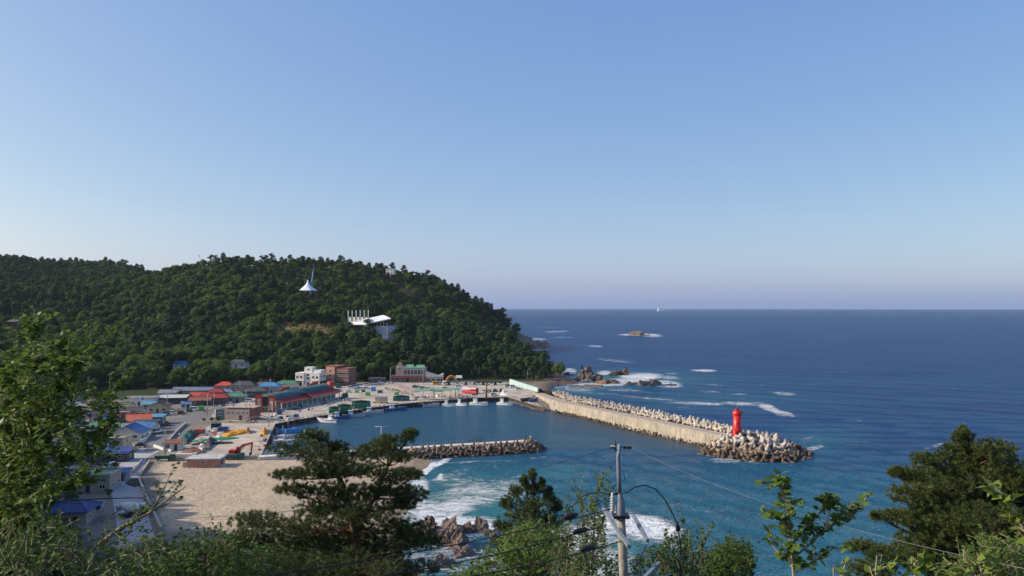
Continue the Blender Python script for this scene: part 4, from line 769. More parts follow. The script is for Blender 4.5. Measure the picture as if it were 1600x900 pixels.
for i in range(3):
    for j in range(2):
        M = Matrix.Rotation(R(28), 3, 'X'); c = M @ Vector((-1.45 + i * 1.45, j * 1.65, 0)) + Vector((0, 0, 2.4)); p = MB(); p.box(c, (1.38, 1.58, .05), M=M); o = p.build('panel', SOL, t)
        f = MB(); [f.box(c + M @ Vector(v), s_, M=M) for v, s_ in (((0, .8, .01), (1.44, .06, .07)), ((0, -.8, .01), (1.44, .06, .07)), ((.7, 0, .01), (.06, 1.6, .07)), ((-.7, 0, .01), (.06, 1.6, .07)))]; f.build('frame', WHITE, o)
for sx in (-1.8, 1.8):
    for sy, hh in ((-.4, 2.1), (1.9, 3.2)): MB().tube([(sx, sy, 0), (sx, sy, hh)], .05, 5).build('leg', METAL, t)
# hillside houses
house(280, 576, 8, 6, 3.0, 1.6, 0, 'brightblue', 'white', 'small white house with sky blue roof up among the trees', Y=524, axis='x')
house(369, 574, 12, 7, 3.2, 1.8, -4, 'slate', 'white', 'grey roofed white house on the wooded slope', Y=526, kind='hip', wins=3)
house(609, 428, 9, 7, 5, .3, -12, 'white', 'white', 'white flat roofed house near the top of the hill', kind='flat', Y=880, storeys=2)
house(443, 447, 7, 6, 3, 1.4, 5, 'white', 'white', 'tiny white gabled house on the hill left of the tent', axis='y', Y=790, drs=False)
house(491, 477, 6, 4, 2.2, .8, 0, 'white', 'white', 'tiny white roofed hut below the white tent', axis='x', Y=742, drs=False)
house(24, 512, 13, 8, 5, 1.2, 0, 'brown', 'dark', 'dark shed on the wooded slope at the far left edge', axis='x', Y=632)
# water tanks and dishes on village roofs
for k, (x, y, z, m_, lab) in enumerate([(140, 651, 6.1, 'sky', 'blue water tank on the stone grey flat roof'), (186, 655, 6.1, 'orange', 'orange water tank on the mauve flat roof'), (222, 628, 5.9, 'sky', 'blue water tank on the long white house'), (172, 700, 6.9, 'sky', 'blue water tank on the beige flat roof'), (140, 755, 6.5, 'orange', 'orange water tank on the pale green terrace')]):
    q = P(x, y - 3, z); t = thing('water_tank', lab, 'water tank', q, 0, 'roof water tanks'); MB().lathe([(.62, .25), (.62, 1.2), (.4, 1.45)], 12).build('drum', mat('tank_' + m_, lin(60, 110, 170) if m_ == 'sky' else lin(180, 100, 60), .5, .1, 1, 0), t); MB().bx(-.6, .6, -.6, .6, 0, .25).build('stand', CONC, t)
# ---- bigger buildings at the harbour
def block(t, x0, x1, y0, y1, z0, z1, m, name='wall'): return MB().bx(x0, x1, y0, y1, z0, z1).build(name, m, t)
q = P(480, 603.5, 2.2); t = thing('white_building', 'white three storey building with cut out porches and roof tower', 'building', q, R(-14))
W = WL['white']; block(t, -8.2, -2.6, 0, 9, 3.2, 8.2, W); block(t, -2.6, 2.4, 1.2, 10, 0, 8.6, W); block(t, 2.4, 8.2, 0, 9, 3.2, 8.4, W); block(t, -3.6, 1.8, 3, 8, 8.6, 11.6, W, 'roof_tower'); block(t, 2.6, 7.8, 3, 8.6, 8.4, 9.9, W, 'upper_floor')
for x in (-7.9, -3.1, 2.9, 7.8): block(t, x - .3, x + .3, .1, .7, 0, 3.2, W, 'column')
block(t, -8.0, 8.0, 4.5, 9.5, 0, 3.2, WL['dark'], 'ground_floor')
for x in (-6.8, -4.2, 4.0, 6.6):
    for z in (5.6,): window(t, x, 0, z, 1.5, 1.6, 'f')
for z in (4.8, 7.0): window(t, 0, 1.2, z, 2.0, 1.3, 'f')
for y in (2.5, 6): window(t, -8.2, y, 5.8, 1.6, 1.5, 'l'); window(t, 8.2, y, 5.8, 1.6, 1.5, 'r')
window(t, -.9, 3, 10, 1.4, 1.2, 'f'); door(t, 0, 1.2, 0, 1.4, 2.3, 'f')
q = P(526, 602, 2.2); t = thing('pink_building', 'salmon pink and brown four storey building beside the white one', 'building', q, R(-20))
block(t, -8, -1.5, 0, 10, 0, 11.6, WL['pink']); block(t, -1.5, 8, .6, 10, 0, 10.4, mat('wall_brown_brick', lin(128, 92, 80), .9, .2, .8, .2)); block(t, -8.2, 1, -.2, 10.2, 11.6, 12.1, WL['brick'], 'roof_edge'); block(t, -2.3, 8.2, .4, 10.2, 10.4, 10.8, WL['brick'], 'roof_edge')
for z in (3.6, 6.2, 8.8):
    for x in (.4, 2.8, 5.2, 7.2): window(t, x, .6, z, 1.7, 1.2, 'f')
    window(t, -4.8, 0, z, 1.6, 1.3, 'f'); window(t, -8, 4, z, 1.5, 1.3, 'l'); window(t, -8, 7.5, z, 1.5, 1.3, 'l')
    block(t, -1.4, 7.9, -.1, .55, z - 1.05, z - .9, WL['brick'], 'balcony')
door(t, 3, .6, 0, 1.8, 2.4, 'f')
q = P(637, 597.5, 2.2); t = thing('grey_building', 'grey two storey seafood hall with stair tower and green roof', 'building', q, R(-3))
block(t, -11.5, 11.5, 0, 10, 0, 4.2, WL['mauve'], 'ground_floor'); block(t, -3.0, 11.0, 1.0, 10, 4.2, 9.2, WL['grey']); block(t, -8.2, -3.2, 1.5, 8, 4.2, 10.2, WL['stone'], 'stair_tower'); block(t, -6.6, -4.6, 2.5, 5, 10.2, 12.2, WL['stone'], 'chimney_tower')
b = MB(); b.slab([(-3, 1, 9.5), (4, 1, 9.5), (3, 6, 11.2), (-2, 6, 11.2)], .2); b.slab([(4.2, 1, 9.5), (11.2, 1, 9.5), (10, 6, 11.0), (5, 6, 11.0)], .2); b.bx(-3.1, 11.1, .9, 10, 9.2, 9.48); b.build('roof', RF['palegreen'], t)
for k in range(6): window(t, -1.6 + k * 2.2, 1.0, 6.6, 1.9, 2.9, 'f')
for k in range(7): window(t, -9.6 + k * 3.1, 0, 1.9, 2.4, 1.9, 'f') if k != 3 else door(t, -9.6 + k * 3.1, 0, 0, 2.2, 2.5, 'f')
window(t, -5.7, 1.5, 8.6, 1.5, 1.2, 'f'); b = MB(); b.bx(-12, 12, -1.6, -.02, 3.3, 3.6); b.build('awning', RF['red'], t)
q = P(678, 597.5, 2.2); t = thing('sloped_building', 'pale building with two slanting roofs right of the grey hall', 'building', q, 0)
block(t, -5.5, 5.8, 0, 8, 0, 3.6, WL['grey']); b = MB(); b.add([(-5.5, 0, 3.6), (2.5, 0, 3.6), (2.5, 0, 4.2), (-5.5, 0, 6.8), (-5.5, 8, 3.6), (2.5, 8, 3.6), (2.5, 8, 4.2), (-5.5, 8, 6.8)], [(0, 1, 2, 3), (7, 6, 5, 4), (3, 2, 6, 7), (0, 3, 7, 4), (1, 5, 6, 2)]); b.add([(2.6, 0, 3.6), (5.8, 0, 3.6), (5.8, 0, 5.6), (2.6, 0, 4.3), (2.6, 8, 3.6), (5.8, 8, 3.6), (5.8, 8, 5.6), (2.6, 8, 4.3)], [(0, 1, 2, 3), (7, 6, 5, 4), (3, 2, 6, 7), (0, 3, 7, 4), (1, 5, 6, 2)]); b.build('upper_wall', WL['cream'], t)
for k in range(3): window(t, -3.8 + k * 3.4, 0, 1.7, 2.3, 1.6, 'f')
door(t, 4.9, 0, 0, 1.2, 2.2, 'f')
house(588, 598.5, 10, 5, 2.6, .8, 0, 'slate', 'dark', 'low dark shed under the trees behind the car park', kind='shed', z=2.2, nm='low_shed', cat='shed', group=None)
# rainbow arch and white canopy
q = P(705.5, 599, 2.2); t = thing('rainbow_arch', 'orange and green inflatable arch at the back of the car park', 'arch', q)
OR = mat('arch_orange', lin(224, 120, 60), .6, .1, 1, .05); GRN = mat('arch_green', lin(70, 130, 90), .6, .1, 1, .05)
for (rad, m_, nm) in ((3.6, OR, 'outer_band'), (2.8, GRN, 'inner_band')): MB().tube([(math.cos(R(a)) * rad, 0, .2 + math.sin(R(a)) * rad * 1.3) for a in range(0, 181, 12)], .42, 8).build(nm, m_, t)
q = P(717, 599, 2.2); t = thing('white_canopy', 'white topped canopy stand right of the orange arch', 'canopy', q)
MB().box((0, 0, 4.3), (4.4, 3, 1.5), 0, 0, .9, .6).build('top', WHITE, t)
for sx in (-1.9, 1.9):
    for sy in (-1.3, 1.3): MB().tube([(sx, sy, 0), (sx, sy, 3.6)], .07, 5).build('post', METAL, t)
# ---- market hall
a0 = P(440, 641.5, 2.2); a1 = P(531, 623, 2.2); dv = a1 - a0; ML_ = dv.length; ang = math.atan2(dv.y, dv.x)
t = thing('market_hall', 'long fish market hall with teal vaulted roof and dark red eaves', 'market hall', a0, ang)      # local x along the quay, +y to the back
TEAL, DRED, WH = RF['teal'], RF['red'], WL['white']; OREDM = mat('market_orange_red', lin(196, 70, 46), .6, .14, .7, .06, streak=.12)
block(t, 0, ML_, 3.2, 14, 0, 4.4, WL['grey'], 'inner_wall')
for k in range(13): x = .15 + (ML_ - .3) * k / 12; block(t, x - .16, x + .16, 0, .34, 0, 3.0, WH, 'column')
block(t, 0, ML_, .02, .3, 3.0, 3.5, WH, 'beam')
for k in range(12): x0 = .15 + (ML_ - .3) * k / 12; x1 = .15 + (ML_ - .3) * (k + 1) / 12; MB().bx(x0 + .2, x1 - .2, .4, .46, 0, .9).build('panel', mat('market_panel', lin(150, 168, 166), .7, .2, 1, .1), t) if k % 5 != 3 else None
for (x0, x1, dz) in ((0, ML_ * .47, 0), (ML_ * .47 + .1, ML_, .5)):
    b = MB(); b.slab([(x0 - .2, -1.0, 3.4 + dz), (x1 + .2, -1.0, 3.4 + dz), (x1 + .2, 4.2, 5.2 + dz), (x0 - .2, 4.2, 5.2 + dz)], .16); r_ = b.build('eave_roof', DRED, t)
    n_ = 9; vs_ = []
    for i in range(n_ + 1): th = math.pi * i / n_; y = 8.6 - math.cos(th) * 4.6; z = 4.6 + dz + math.sin(th) * 3.0; vs_ += [(x0, y, z), (x1, y, z)]
    b = MB(); b.add(vs_, [(2 * i, 2 * i + 1, 2 * i + 3, 2 * i + 2) for i in range(n_)], 0, True); b.add([vs_[2 * i] for i in range(n_ + 1)], [tuple(range(n_ + 1))]); b.add([vs_[2 * i + 1] for i in range(n_ + 1)], [tuple(reversed(range(n_ + 1)))]); b.build('vault_roof', TEAL, t)
    f = MB(); f.add([(x0 + 3, 13.0, 5.0 + dz), (x1 - .5, 13.0, 7.4 + dz), (x1 - .5, 13.0, 8.9 + dz), (x1 - 3, 13.0, 8.6 + dz), (x0 + 3, 13.4, 5.0 + dz), (x1 - .5, 13.4, 7.4 + dz), (x1 - .5, 13.4, 8.9 + dz), (x1 - 3, 13.4, 8.6 + dz)], [(0, 1, 2, 3), (7, 6, 5, 4), (3, 2, 6, 7), (0, 3, 7, 4), (1, 5, 6, 2)]); f.build('sail_fin', OREDM, t)
b = MB(); b.slab([(ML_ * .47 - 4, 4.2, 6.3), (ML_ * .47 + 2, 3.0, 5.6), (ML_ * .47 + 2, 9, 8.6), (ML_ * .47 - 8, 9, 8.2)], .2); b.build('cross_roof', TEAL, t)
b = MB(); b.tube([(ML_ - .5, 5.5, 3), (ML_ - .5, 5.5, 9)], 1.7, 14); b.build('end_drum', OREDM, t)
pt = thing('market_gate', 'orange red framed gate tower at the near end of the market hall', 'gate tower', P(414.5, 644.5, 2.2), R(8))
for x in (-4.2, -1.8, 1.5, 3.9): block(pt, x - .38, x + .38, 0, .9, 0, 8.0, OREDM, 'pillar')
for x0, x1 in ((-4.58, -1.42), (1.12, 4.28)): block(pt, x0, x1, .05, .85, 6.4, 7.98, OREDM, 'lintel')
block(pt, -3.8, -2.2, .3, .6, .9, 6.3, WL['cream'], 'mural'); block(pt, 1.9, 3.5, .3, .6, .9, 4.0, WL['cream'], 'mural'); block(pt, -1.4, 1.1, .9, 1.2, 2.6, 7.2, DARK, 'dark_screen'); block(pt, -4.0, 3.9, 1.3, 6, 0, 2.4, WL['green'], 'shop_wall')
MB().tube([(-3.0, .28, 3.0), (-3.0, .22, 3.0)], .55, 12).build('round_emblem', DARK, pt)
# ---- stone guard house on the creek with footbridge
q = P(372, 657, 2.2); t = thing('stone_house', 'pale stone walled harbour office with arched roof ornaments', 'building', q, R(-6)); ST = mat('stone_wall', lin(176, 160, 150), .9, .35, 1.1, .5)
block(t, -6.2, 5.2, 0, 7, 0, 5.0, ST); block(t, 5.2, 7.2, .2, 6.8, 0, 5.4, WL['brick'], 'end_wall'); block(t, -10.5, -6.2, .6, 6, 0, 4.6, WL['tealw'], 'annex'); block(t, -6.4, 7.3, -.15, 7.15, 5.42, 5.62, ST, 'roof_slab')
for x in (-3.4, 4.2): MB().tube([(x + math.cos(R(a)) * 1.1, .6, 5.6 + math.sin(R(a)) * 1.3) for a in range(0, 181, 20)], .16, 6).build('roof_arch', mat('pale_pink', lin(206, 160, 146), .7, .1, 1, .05), t)
for x in (-4.6, -2.4, -.2, 2.2, 4.2): window(t, x, 0, 3.4, 1.0, .9, 'f')
door(t, 1.0, 0, 0, 1.1, 2.2, 'f'); window(t, -8.4, .6, 2.6, 1.6, 1.3, 'f')
q = P(402, 659, 2.2); t = thing('footbridge', 'small dark arched footbridge with pale balusters beside the stone house', 'footbridge', q, R(20)); b = MB(); n_ = 10
for k in range(n_): x0, x1 = -5 + k, -4 + k; z0, z1 = [1.5 * math.sin(math.pi * (x + 5) / 10) + .3 for x in (x0, x1)]; MB().slab([(x0 + .02, -1, z0), (x1 - .02, -1, z1), (x1 - .02, 1, z1), (x0 + .02, 1, z0)], .3).build('plank', DARK, t)
for s in (-1, 1):
    rl = MB().tube([(-5 + k, s, 1.5 * math.sin(math.pi * k / 10) + 1.3) for k in range(11)], .07, 5).build('handrail', DARK, t)
    for k in range(11): zb = 1.5 * math.sin(math.pi * k / 10) + .3; MB().bx(-5.08 + k, -4.92 + k, s - .08, s + .08, zb, zb + 1.0).build('baluster', WHITE, rl)
bank = thing('stone_bank', 'rough stone retaining bank in front of the stone house', 'retaining wall', P(352, 661, 2.2))
for k in range(46): o = new_obj('stone', RK[k % 5], bank); o.location = (-6 + k * .43 + random.uniform(-.2, .2), random.uniform(-.3, .3), random.uniform(.1, .7)); o.scale = [random.uniform(.4, .6)] * 3; o.rotation_euler = (random.random() * 6, random.random() * 6, 0)
# ---- beach shed, roadside shed
q = P(317, 731, 1.9); t = thing('beach_shed', 'low pink brick shed with pale flat roof on the sand', 'shed', q, R(2)); block(t, -5.0, 4.8, 0, 6, -.8, 2.5, WL['pink']); block(t, -5.5, 5.2, -.4, 6.4, 2.5, 2.85, RF['white'], 'roof'); door(t, 4.8, 3, 0, 1.2, 2, 'r'); block(t, 4.9, 6.2, .4, 2.6, -.8, .7, CONC, 'step'); block(t, -6.3, -5.1, .4, 1.6, -.8, 1.7, CONC, 'side_block'); window(t, 0, 0, 1.6, 1.4, .6, 'f')
house(268, 704, 5.5, 4.5, 2.4, .7, 6, 'rust', 'white', 'small white shed with rust red roof by the lane corner', kind='shed', z=2.2, nm='roadside_shed', cat='shed', group=None)
# ---- museum and tent on the hill
q = Q(570, 521, 640); t = thing('museum', 'white hilltop museum with slanting roof wing and six tall masts', 'building', q, R(-24)); MW = mat('museum_white', lin(226, 226, 226), .7, .08, .4, .05, streak=.1)
block(t, 2, 21, 1, 13, -9, 6.2, mat('museum_wall', lin(190, 194, 206), .8, .1, .3, .05), 'wall'); block(t, 2.6, 20.4, 1.6, 12.4, 6.2, 8.6, GLASS, 'glass_band')
for k in range(7): x = 2.3 + k * 3.0; block(t, x - .18, x + .18, .9, 1.25, 6.2, 9.0, MW, 'mullion')
b = MB(); b.slab([(-17, -4, 8.2), (5, -5.5, 8.2), (24, 1, 12.4), (8, 15, 14.8)], .7); b.slab([(-17, -4, 8.15), (8, 15, 14.7), (2, 18, 12.0), (-17, 6, 8.6)], .6); b.build('roof', MW, t)
block(t, -13, 1.5, 0, 10, 1, 6.6, WL['dark'], 'lower_wall'); block(t, -17.5, 5.5, -6, -2, 7.0, 7.9, MW, 'front_fascia'); b = MB(); b.add([(0, -2.2, 6.9), (5, -2.2, 6.9), (3.4, -1.8, .5), (1.8, -1.8, .5), (0, 0, 6.9), (5, 0, 6.9), (3.4, -.6, .5), (1.8, -.6, .5)], [(0, 3, 2, 1), (4, 5, 6, 7), (0, 4, 7, 3), (1, 2, 6, 5)]); b.build('pier', MW, t)
for k in range(6):
    x = -14 + k * 3.7; MB().tube([(x, -3.0 + k * .25, 7.9), (x, -3.0 + k * .25, 18.6)], .26, 7).build('mast', MW, t)
    if k < 5:
        s_ = MB(); g = [(0, 1.9), (1.0, 1.9), (1.0, 1.1), (0, 1.1)] if k % 2 else [(0, 1.9), (.9, 1.5), (.9, .8), (0, .5)]; s_.box((x + 1.85, -2.9 + k * .25, 11.0), (1.7, .3, 4.2)); s_ = s_.build('letter_panel', WHITE, t)
        c_ = MB(); random.seed(40 + k); [c_.box((x + 1.85 + random.uniform(-.4, .4), -3.07 + k * .25, 9.6 + j * 1.1), (random.uniform(.5, 1.0), .06, .35)) for j in range(3)]; c_.build('glyph_stroke', mat('sign_blue_black', lin(40, 40, 80), .6, .1, 1, 0), s_)
q = Q(481, 461, 760); t = thing('tent_canopy', 'white peaked tensile tent with tall blue grey mast on hill', 'tent', q); n_ = 24; TW = mat('tent_fabric', lin(232, 234, 238), .6, .05, 1, .03); vs_ = []
for i in range(9):
    f = i / 8; rad = .4 + 8.6 * f ** 1.35; z = 14.5 - 10.2 * f ** .70
    for j in range(n_): a = 2 * math.pi * j / n_; sc = 1 - .16 * f * (1 - abs(math.cos(a * 3))); vs_.append((math.cos(a) * rad * sc, math.sin(a) * rad * sc, z))
b = MB(); b.add(vs_, [(i * n_ + j, (i + 1) * n_ + j, (i + 1) * n_ + (j + 1) % n_, i * n_ + (j + 1) % n_) for i in range(8) for j in range(n_)], 0, True); b.build('canopy', TW, t)
for k in range(6): a = R(60 * k); MB().tube([(math.cos(a) * 9.6, math.sin(a) * 9.6, -1), (math.cos(a) * 9.6, math.sin(a) * 9.6, 4.2)], .2, 6).build('post', METAL, t)
MB().tube([(3.4, 0, -1), (4.0, 0, 14), (5.4, 0, 26)], [.7, .6, .18], 8).build('mast', mat('mast_blue', lin(120, 146, 190), .5, .1, 1, 0), t)
for a in ((-9, 2, 4), (0, 6, 12), (2, -8, 4)): MB().tube([(5.2, 0, 24.5), a], .05, 4).build('stay_cable', METAL, t)
# masts on the skyline
for k, (x, y, h_, lab) in enumerate([(311, 412, 8.5, 'thin aerial mast on the skyline left of the paired masts'), (332, 411, 7, 'left of two paired aerial masts on the ridge'), (335.5, 411, 7, 'right of two paired aerial masts on the ridge')]):
    q = Q(x, y + 6, 815); t = thing('aerial_mast', lab, 'mast', q, 0, 'masts on the ridge'); MB().tube([(0, 0, 0), (0, 0, h_ + 4)], [.18, .12], 5).build('pole', METAL, t); MB().box((0, 0, h_ + 3.4), (1.0, .4, 1.2)).build('antenna', METAL, t)
# ---- poles and low walls of the village
POLEM = mat('pole_concrete', lin(160, 156, 150), .85, .15, 1, .1)
for k, (x, y, h_, lab) in enumerate([(209, 648, 9, 'utility pole behind the orange red roof'), (261, 645, 10, 'utility pole right of the beige gabled house'), (324, 648, 9.5, 'utility pole left of the village square'), (334, 647, 10, 'thick utility pole with crossarm before the stone house'), (375, 620, 9, 'utility pole among the slate roofs'), (384, 635, 9, 'utility pole beside the sea green roof'), (422, 616, 9, 'utility pole in front of the sky blue roof'), (524, 602, 9, 'grey pole in front of the pink building'), (555, 601, 8, 'thin pole right of the pink building'), (610, 601, 11, 'pale tall pole left of the grey hall'), (661, 602, 11, 'pale tall pole at the right end of the grey hall'), (258, 713, 9, 'lamp pole at the beach corner by the green truck'), (420, 668, 9, 'slim pale pole at the yard corner by the basin'), (426, 661, 9, 'slim pale pole on the north quay by the basin')]):
    q = P(x, y, 2.0); t = thing('utility_pole', lab, 'pole', q, random.uniform(-.5, .5), 'poles around the harbour'); MB().tube([(0, 0, 0), (0, 0, h_)], [.17, .12], 7).build('shaft', POLEM, t)
    if k < 7: MB().box((0, 0, h_ - .7), (1.9, .12, .12)).build('crossarm', METAL, t); MB().tube([(.35, 0, h_ - 2.2), (.35, 0, h_ - 1.3)], .2, 8).build('transformer', METAL, t)
def low_wall(name, pts, h, th, m, label, z=1.97, cat='wall', n_=1):
    a = P(*pts[0], z); t = thing(name, label, cat, a)
    for p, p2 in zip(pts[:-1], pts[1:]):
        A, B = P(*p, z) - a, P(*p2, z) - a; d = B - A; k_ = max(1, int(d.length / 3.0))
        for i in range(k_): s0, s1 = A + d * (i / k_) + d.normalized() * .02, A + d * ((i + 1) / k_) - d.normalized() * .02; c = (s0 + s1) / 2; MB().box((c.x, c.y, h / 2 - .3), ((s1 - s0).length, th, h + .6), 0, math.atan2(d.y, d.x)).build('wall_block', m, t)
    return t
low_wall('sea_wall', [(217, 751), (226, 775), (238, 800), (252, 830)], 1.0, .5, CONC, 'pale sea wall between the lane and the sand', 1.9)
low_wall('ramp_wall', [(218, 745), (234, 722)], .8, .4, CONC, 'right kerb wall of the beach ramp', 1.9); low_wall('ramp_wall', [(206, 740), (221, 722)], .8, .4, CONC, 'left kerb wall of the beach ramp', 1.9)
low_wall('white_wall', [(218, 693), (226, 690), (236, 678)], 1.2, .3, WL['white'], 'white garden wall curving round the blue winged house')
low_wall('barrier', [(262, 692), (276, 676), (290, 663)], .9, .5, CONC, 'pale concrete barrier between asphalt road and fishing yard'); low_wall('kerb_wall', [(330, 661), (390, 662)], .5, .4, CONC, 'low kerb in front of the stone bank', 2.2)
low_wall('block_row', [(241, 698), (254, 703), (268, 706)], .8, .6, WHITE, 'row of white blocks round the roadside shed', 1.97)
low_wall('yard_wall', [(262, 720), (330, 719.5), (404, 716)], .7, .4, CONC, 'long low wall between the yard and the sand', 1.9)
fr_ = thing('yard_fence', 'thin grey fence on the wall between yard and sand', 'fence', P(340, 718.5, 2.2)); fd = P(404, 715, 2.2) - P(340, 718.5, 2.2); post = MB().tube([(0, 0, 0), (0, 0, 1.3)], .045, 5).mesh('post', RAILM)
for k in range(14): o = new_obj('post', post, fr_); o.location = fd * (k / 13)
for h_ in (.7, 1.25): MB().tube([(0, 0, h_), fd + Vector((0, 0, h_))], .03, 5).build('rail', RAILM, fr_)
# =====================================================================  VEHICLES, BOATS, GEAR
def paint(n_, c, r=.3): return mat('paint_' + n_, lin(*c), r, .06, 1, 0, spec=.5)
CP = {k: paint(k, c) for k, c in dict(white=(232, 232, 230), silver=(176, 180, 184), black=(24, 24, 28), navy=(32, 38, 62), blue=(58, 88, 140), red=(196, 28, 36), yellow=(226, 160, 30), green=(40, 92, 66), grey=(110, 112, 116), orange=(206, 62, 30), teal=(44, 92, 92), lgreen=(84, 190, 88), sky=(70, 150, 210), cream=(226, 216, 194)).items()}
LAMP = mat('headlamp', lin(236, 236, 226), .2, .05, 1, 0); TAIL = mat('tail_lamp', lin(170, 20, 20), .3, .05, 1, 0)
def loft(secs, mi=0, smooth=False):
    b = MB(); n_ = len(secs[0]); V = [p for s in secs for p in s]
    b.add(V, [(i * n_ + j, i * n_ + (j + 1) % n_, (i + 1) * n_ + (j + 1) % n_, (i + 1) * n_ + j) for i in range(len(secs) - 1) for j in range(n_)], mi, smooth)
    b.add(secs[0], [tuple(reversed(range(n_)))], mi); b.add(secs[-1], [tuple(range(n_))], mi); return b
WHEEL = MB().tube([(0, -.11, 0), (0, .11, 0)], .33, 12).mesh('wheel', RUBBER); RIM = MB().tube([(0, -.12, 0), (0, .12, 0)], .19, 8).mesh('rim', METAL)
BIGW = MB().tube([(0, -.16, 0), (0, .16, 0)], .5, 12).mesh('wheel', RUBBER)
def wheels(t, xs, y, r=.33, me_=None):
    for x in xs:
        for s in (-1, 1): o = new_obj('wheel', me_ or WHEEL, t); o.location = (x, s * y, r); q = new_obj('rim', RIM, o)
def ring(x, y, z0, z1, k=.86): return [(x, -y, z0), (x, y, z0), (x, y * 1.02, (z0 + z1) / 2), (x, y * k, z1), (x, -y * k, z1), (x, -y * 1.02, (z0 + z1) / 2)]
CAR_ME = {}
def car(px, py, col, rz, label, kind='sedan', group=None, z=2.2):
    q = P(px, py, z); t = thing('parked_car', label, 'car', q, rz, group); key = (col, kind)
    if key not in CAR_ME:
        H = 1.72 if kind == 'suv' else 1.46; hb = .92 if kind == 'suv' else .82
        body = loft([ring(-2.2, .78, .34, hb - .12), ring(-2.05, .86, .24, hb), ring(-1.0, .88, .22, hb + .04), ring(.9, .88, .22, hb + .03), ring(1.9, .84, .24, hb - .1), ring(2.2, .74, .34, hb - .24)]).mesh('body', CP[col])
        x0, x1, x2, x3 = (-2.05, -1.75, .35, 1.15) if kind == 'suv' else (-1.75, -1.05, .3, 1.1)
        cab = loft([ring(x0, .78, hb - .02, hb + .02), ring(x1, .78, hb, H - .06, .8), ring(x2, .78, hb, H - .06, .8), ring(x3, .78, hb - .02, hb + .02)]).mesh('cabin', GLASS)
        rf = loft([ring(x1 - .08, .63, H - .07, H - .02, .95), ring((x1 + x2) / 2, .65, H - .05, H + .03, .95), ring(x2 + .06, .63, H - .07, H - .02, .95)]).mesh('roof', CP[col]); CAR_ME[key] = (body, cab, rf, hb)
    body, cab, rf, hb = CAR_ME[key]; new_obj('body', body, t); new_obj('cabin', cab, t); new_obj('roof', rf, t); wheels(t, (-1.35, 1.35), .78)
    for s in (-1, 1):
        if s == 1 or True: new_obj('headlight', HL, t).location = (2.12, s * .58, hb - .28); new_obj('tail_light', TL_, t).location = (-2.18, s * .6, hb - .25)
    return t
HL = MB().box((0, 0, 0), (.12, .3, .14)).mesh('headlight', LAMP); TL_ = MB().box((0, 0, 0), (.1, .26, .16)).mesh('tail_light', TAIL)
for a in [(221, 697.5, 'navy', 0.05, 'dark navy car parked before the blue gabled house', 'sedan'), (246, 676, 'white', 1.25, 'white hatchback parked beside the blue winged house', 'suv'), (260, 664.5, 'navy', 1.1, 'dark blue van like car on the shaded asphalt road', 'suv'), (284, 647, 'black', .05, 'long black car on the village square', 'sedan'), (270, 646.5, 'white', .1, 'white car behind the long black car', 'sedan'), (304, 641, 'white', .05, 'white car between green bins on the square', 'suv'), (361, 633, 'white', .1, 'white car behind the stone house', 'sedan'), (390, 628, 'white', .1, 'white car left of the market gate', 'suv'),
          (543, 601, 'white', .2, 'white car close to the pink building', 'suv'), (545, 613.5, 'white', .1, 'white car with green bin on it near the market end', 'sedan'), (529, 611, 'silver', .1, 'silver car at the far end of the market hall', 'sedan'), (543, 626.5, 'white', .15, 'white car alone on the quay by the market hall', 'sedan'), (595, 599.5, 'white', 0, 'white car left of the pale tall pole', 'suv'), (611, 599.5, 'white', 0, 'white car under the pale tall pole', 'sedan'), (696, 608.5, 'white', 0, 'white suv before the yellow van', 'suv'), (685, 611.5, 'black', .1, 'black car behind the right green roof shelter', 'sedan'), (717, 606, 'white', 0, 'white car left of the red bus', 'suv'),
          (772, 618.5, 'white', .2, 'white pickup like car near the yellow hoist', 'suv'), (794, 604.5, 'silver', .3, 'silver car left of the pale cyan wall', 'suv'), (802, 605.5, 'white', .3, 'white car at the foot of the pale cyan wall', 'suv'), (811, 609.5, 'white', .15, 'white sedan near the lower end of the cyan wall', 'sedan')]: car(*a)
for k, (x, y) in enumerate([(549, 607), (556, 605), (559, 609.5), (565, 608), (573.5, 602.5), (573, 607.5), (552, 602.5)]): car(x, y, ['white', 'silver', 'white', 'white', 'white', 'white', 'grey'][k], .12 + .05 * k, f'{["white","silver","white","white","white","white","grey"][k]} car in the cluster right of the market hall, {["leftmost","second row","front","front centre","rearmost","beside the blue crate","behind the others"][k]}', 'sedan' if k % 2 else 'suv', 'cars clustered by the market hall')
for k in range(7): car(648 + k * 4.6, 605.4 + k * .75, ['navy', 'blue', 'silver', 'blue', 'white', 'black', 'navy'][k], 1.2, f'{["navy","blue","silver","blue","white","black","navy"][k]} car in the slanting row beside the pink floats, number {k + 1} from the left', 'sedan', 'cars in the slanting row')
RC = ['white', 'silver', 'black', 'white', 'silver', 'white', 'navy', 'white', 'grey', 'white', 'black', 'silver', 'white', 'black', 'white']
for k in range(15): car(688.5 + k * 6.6 + random.uniform(-.6, .6), 601.3 + random.uniform(-.3, .3), RC[k], R(-90) + random.uniform(-.08, .08), f'{RC[k]} car in the long back row under the pines, number {k + 1} from the left', random.choice(['suv', 'sedan']), 'cars in the back row of the car park')
for k, (x, c) in enumerate(((756, 'white'), (764.7, 'silver'), (774, 'black'), (784, 'black'))): car(x, 613 - k * .5, c, 1.3, f'{c} car in the short row behind the yellow hoist, {["left end","second","third","right end"][k]}', 'suv', 'cars in the short row behind the hoist')
def bigbox(t, nm, x0, x1, y, z0, z1, m, k=.94): return loft([ring(x0, y, z0, z1, k), ring(x0 + .15, y * 1.02, z0, z1 + .04, k), ring(x1 - .15, y * 1.02, z0, z1 + .04, k), ring(x1, y * .98, z0, z1 - .05, k)]).build(nm, m, t)
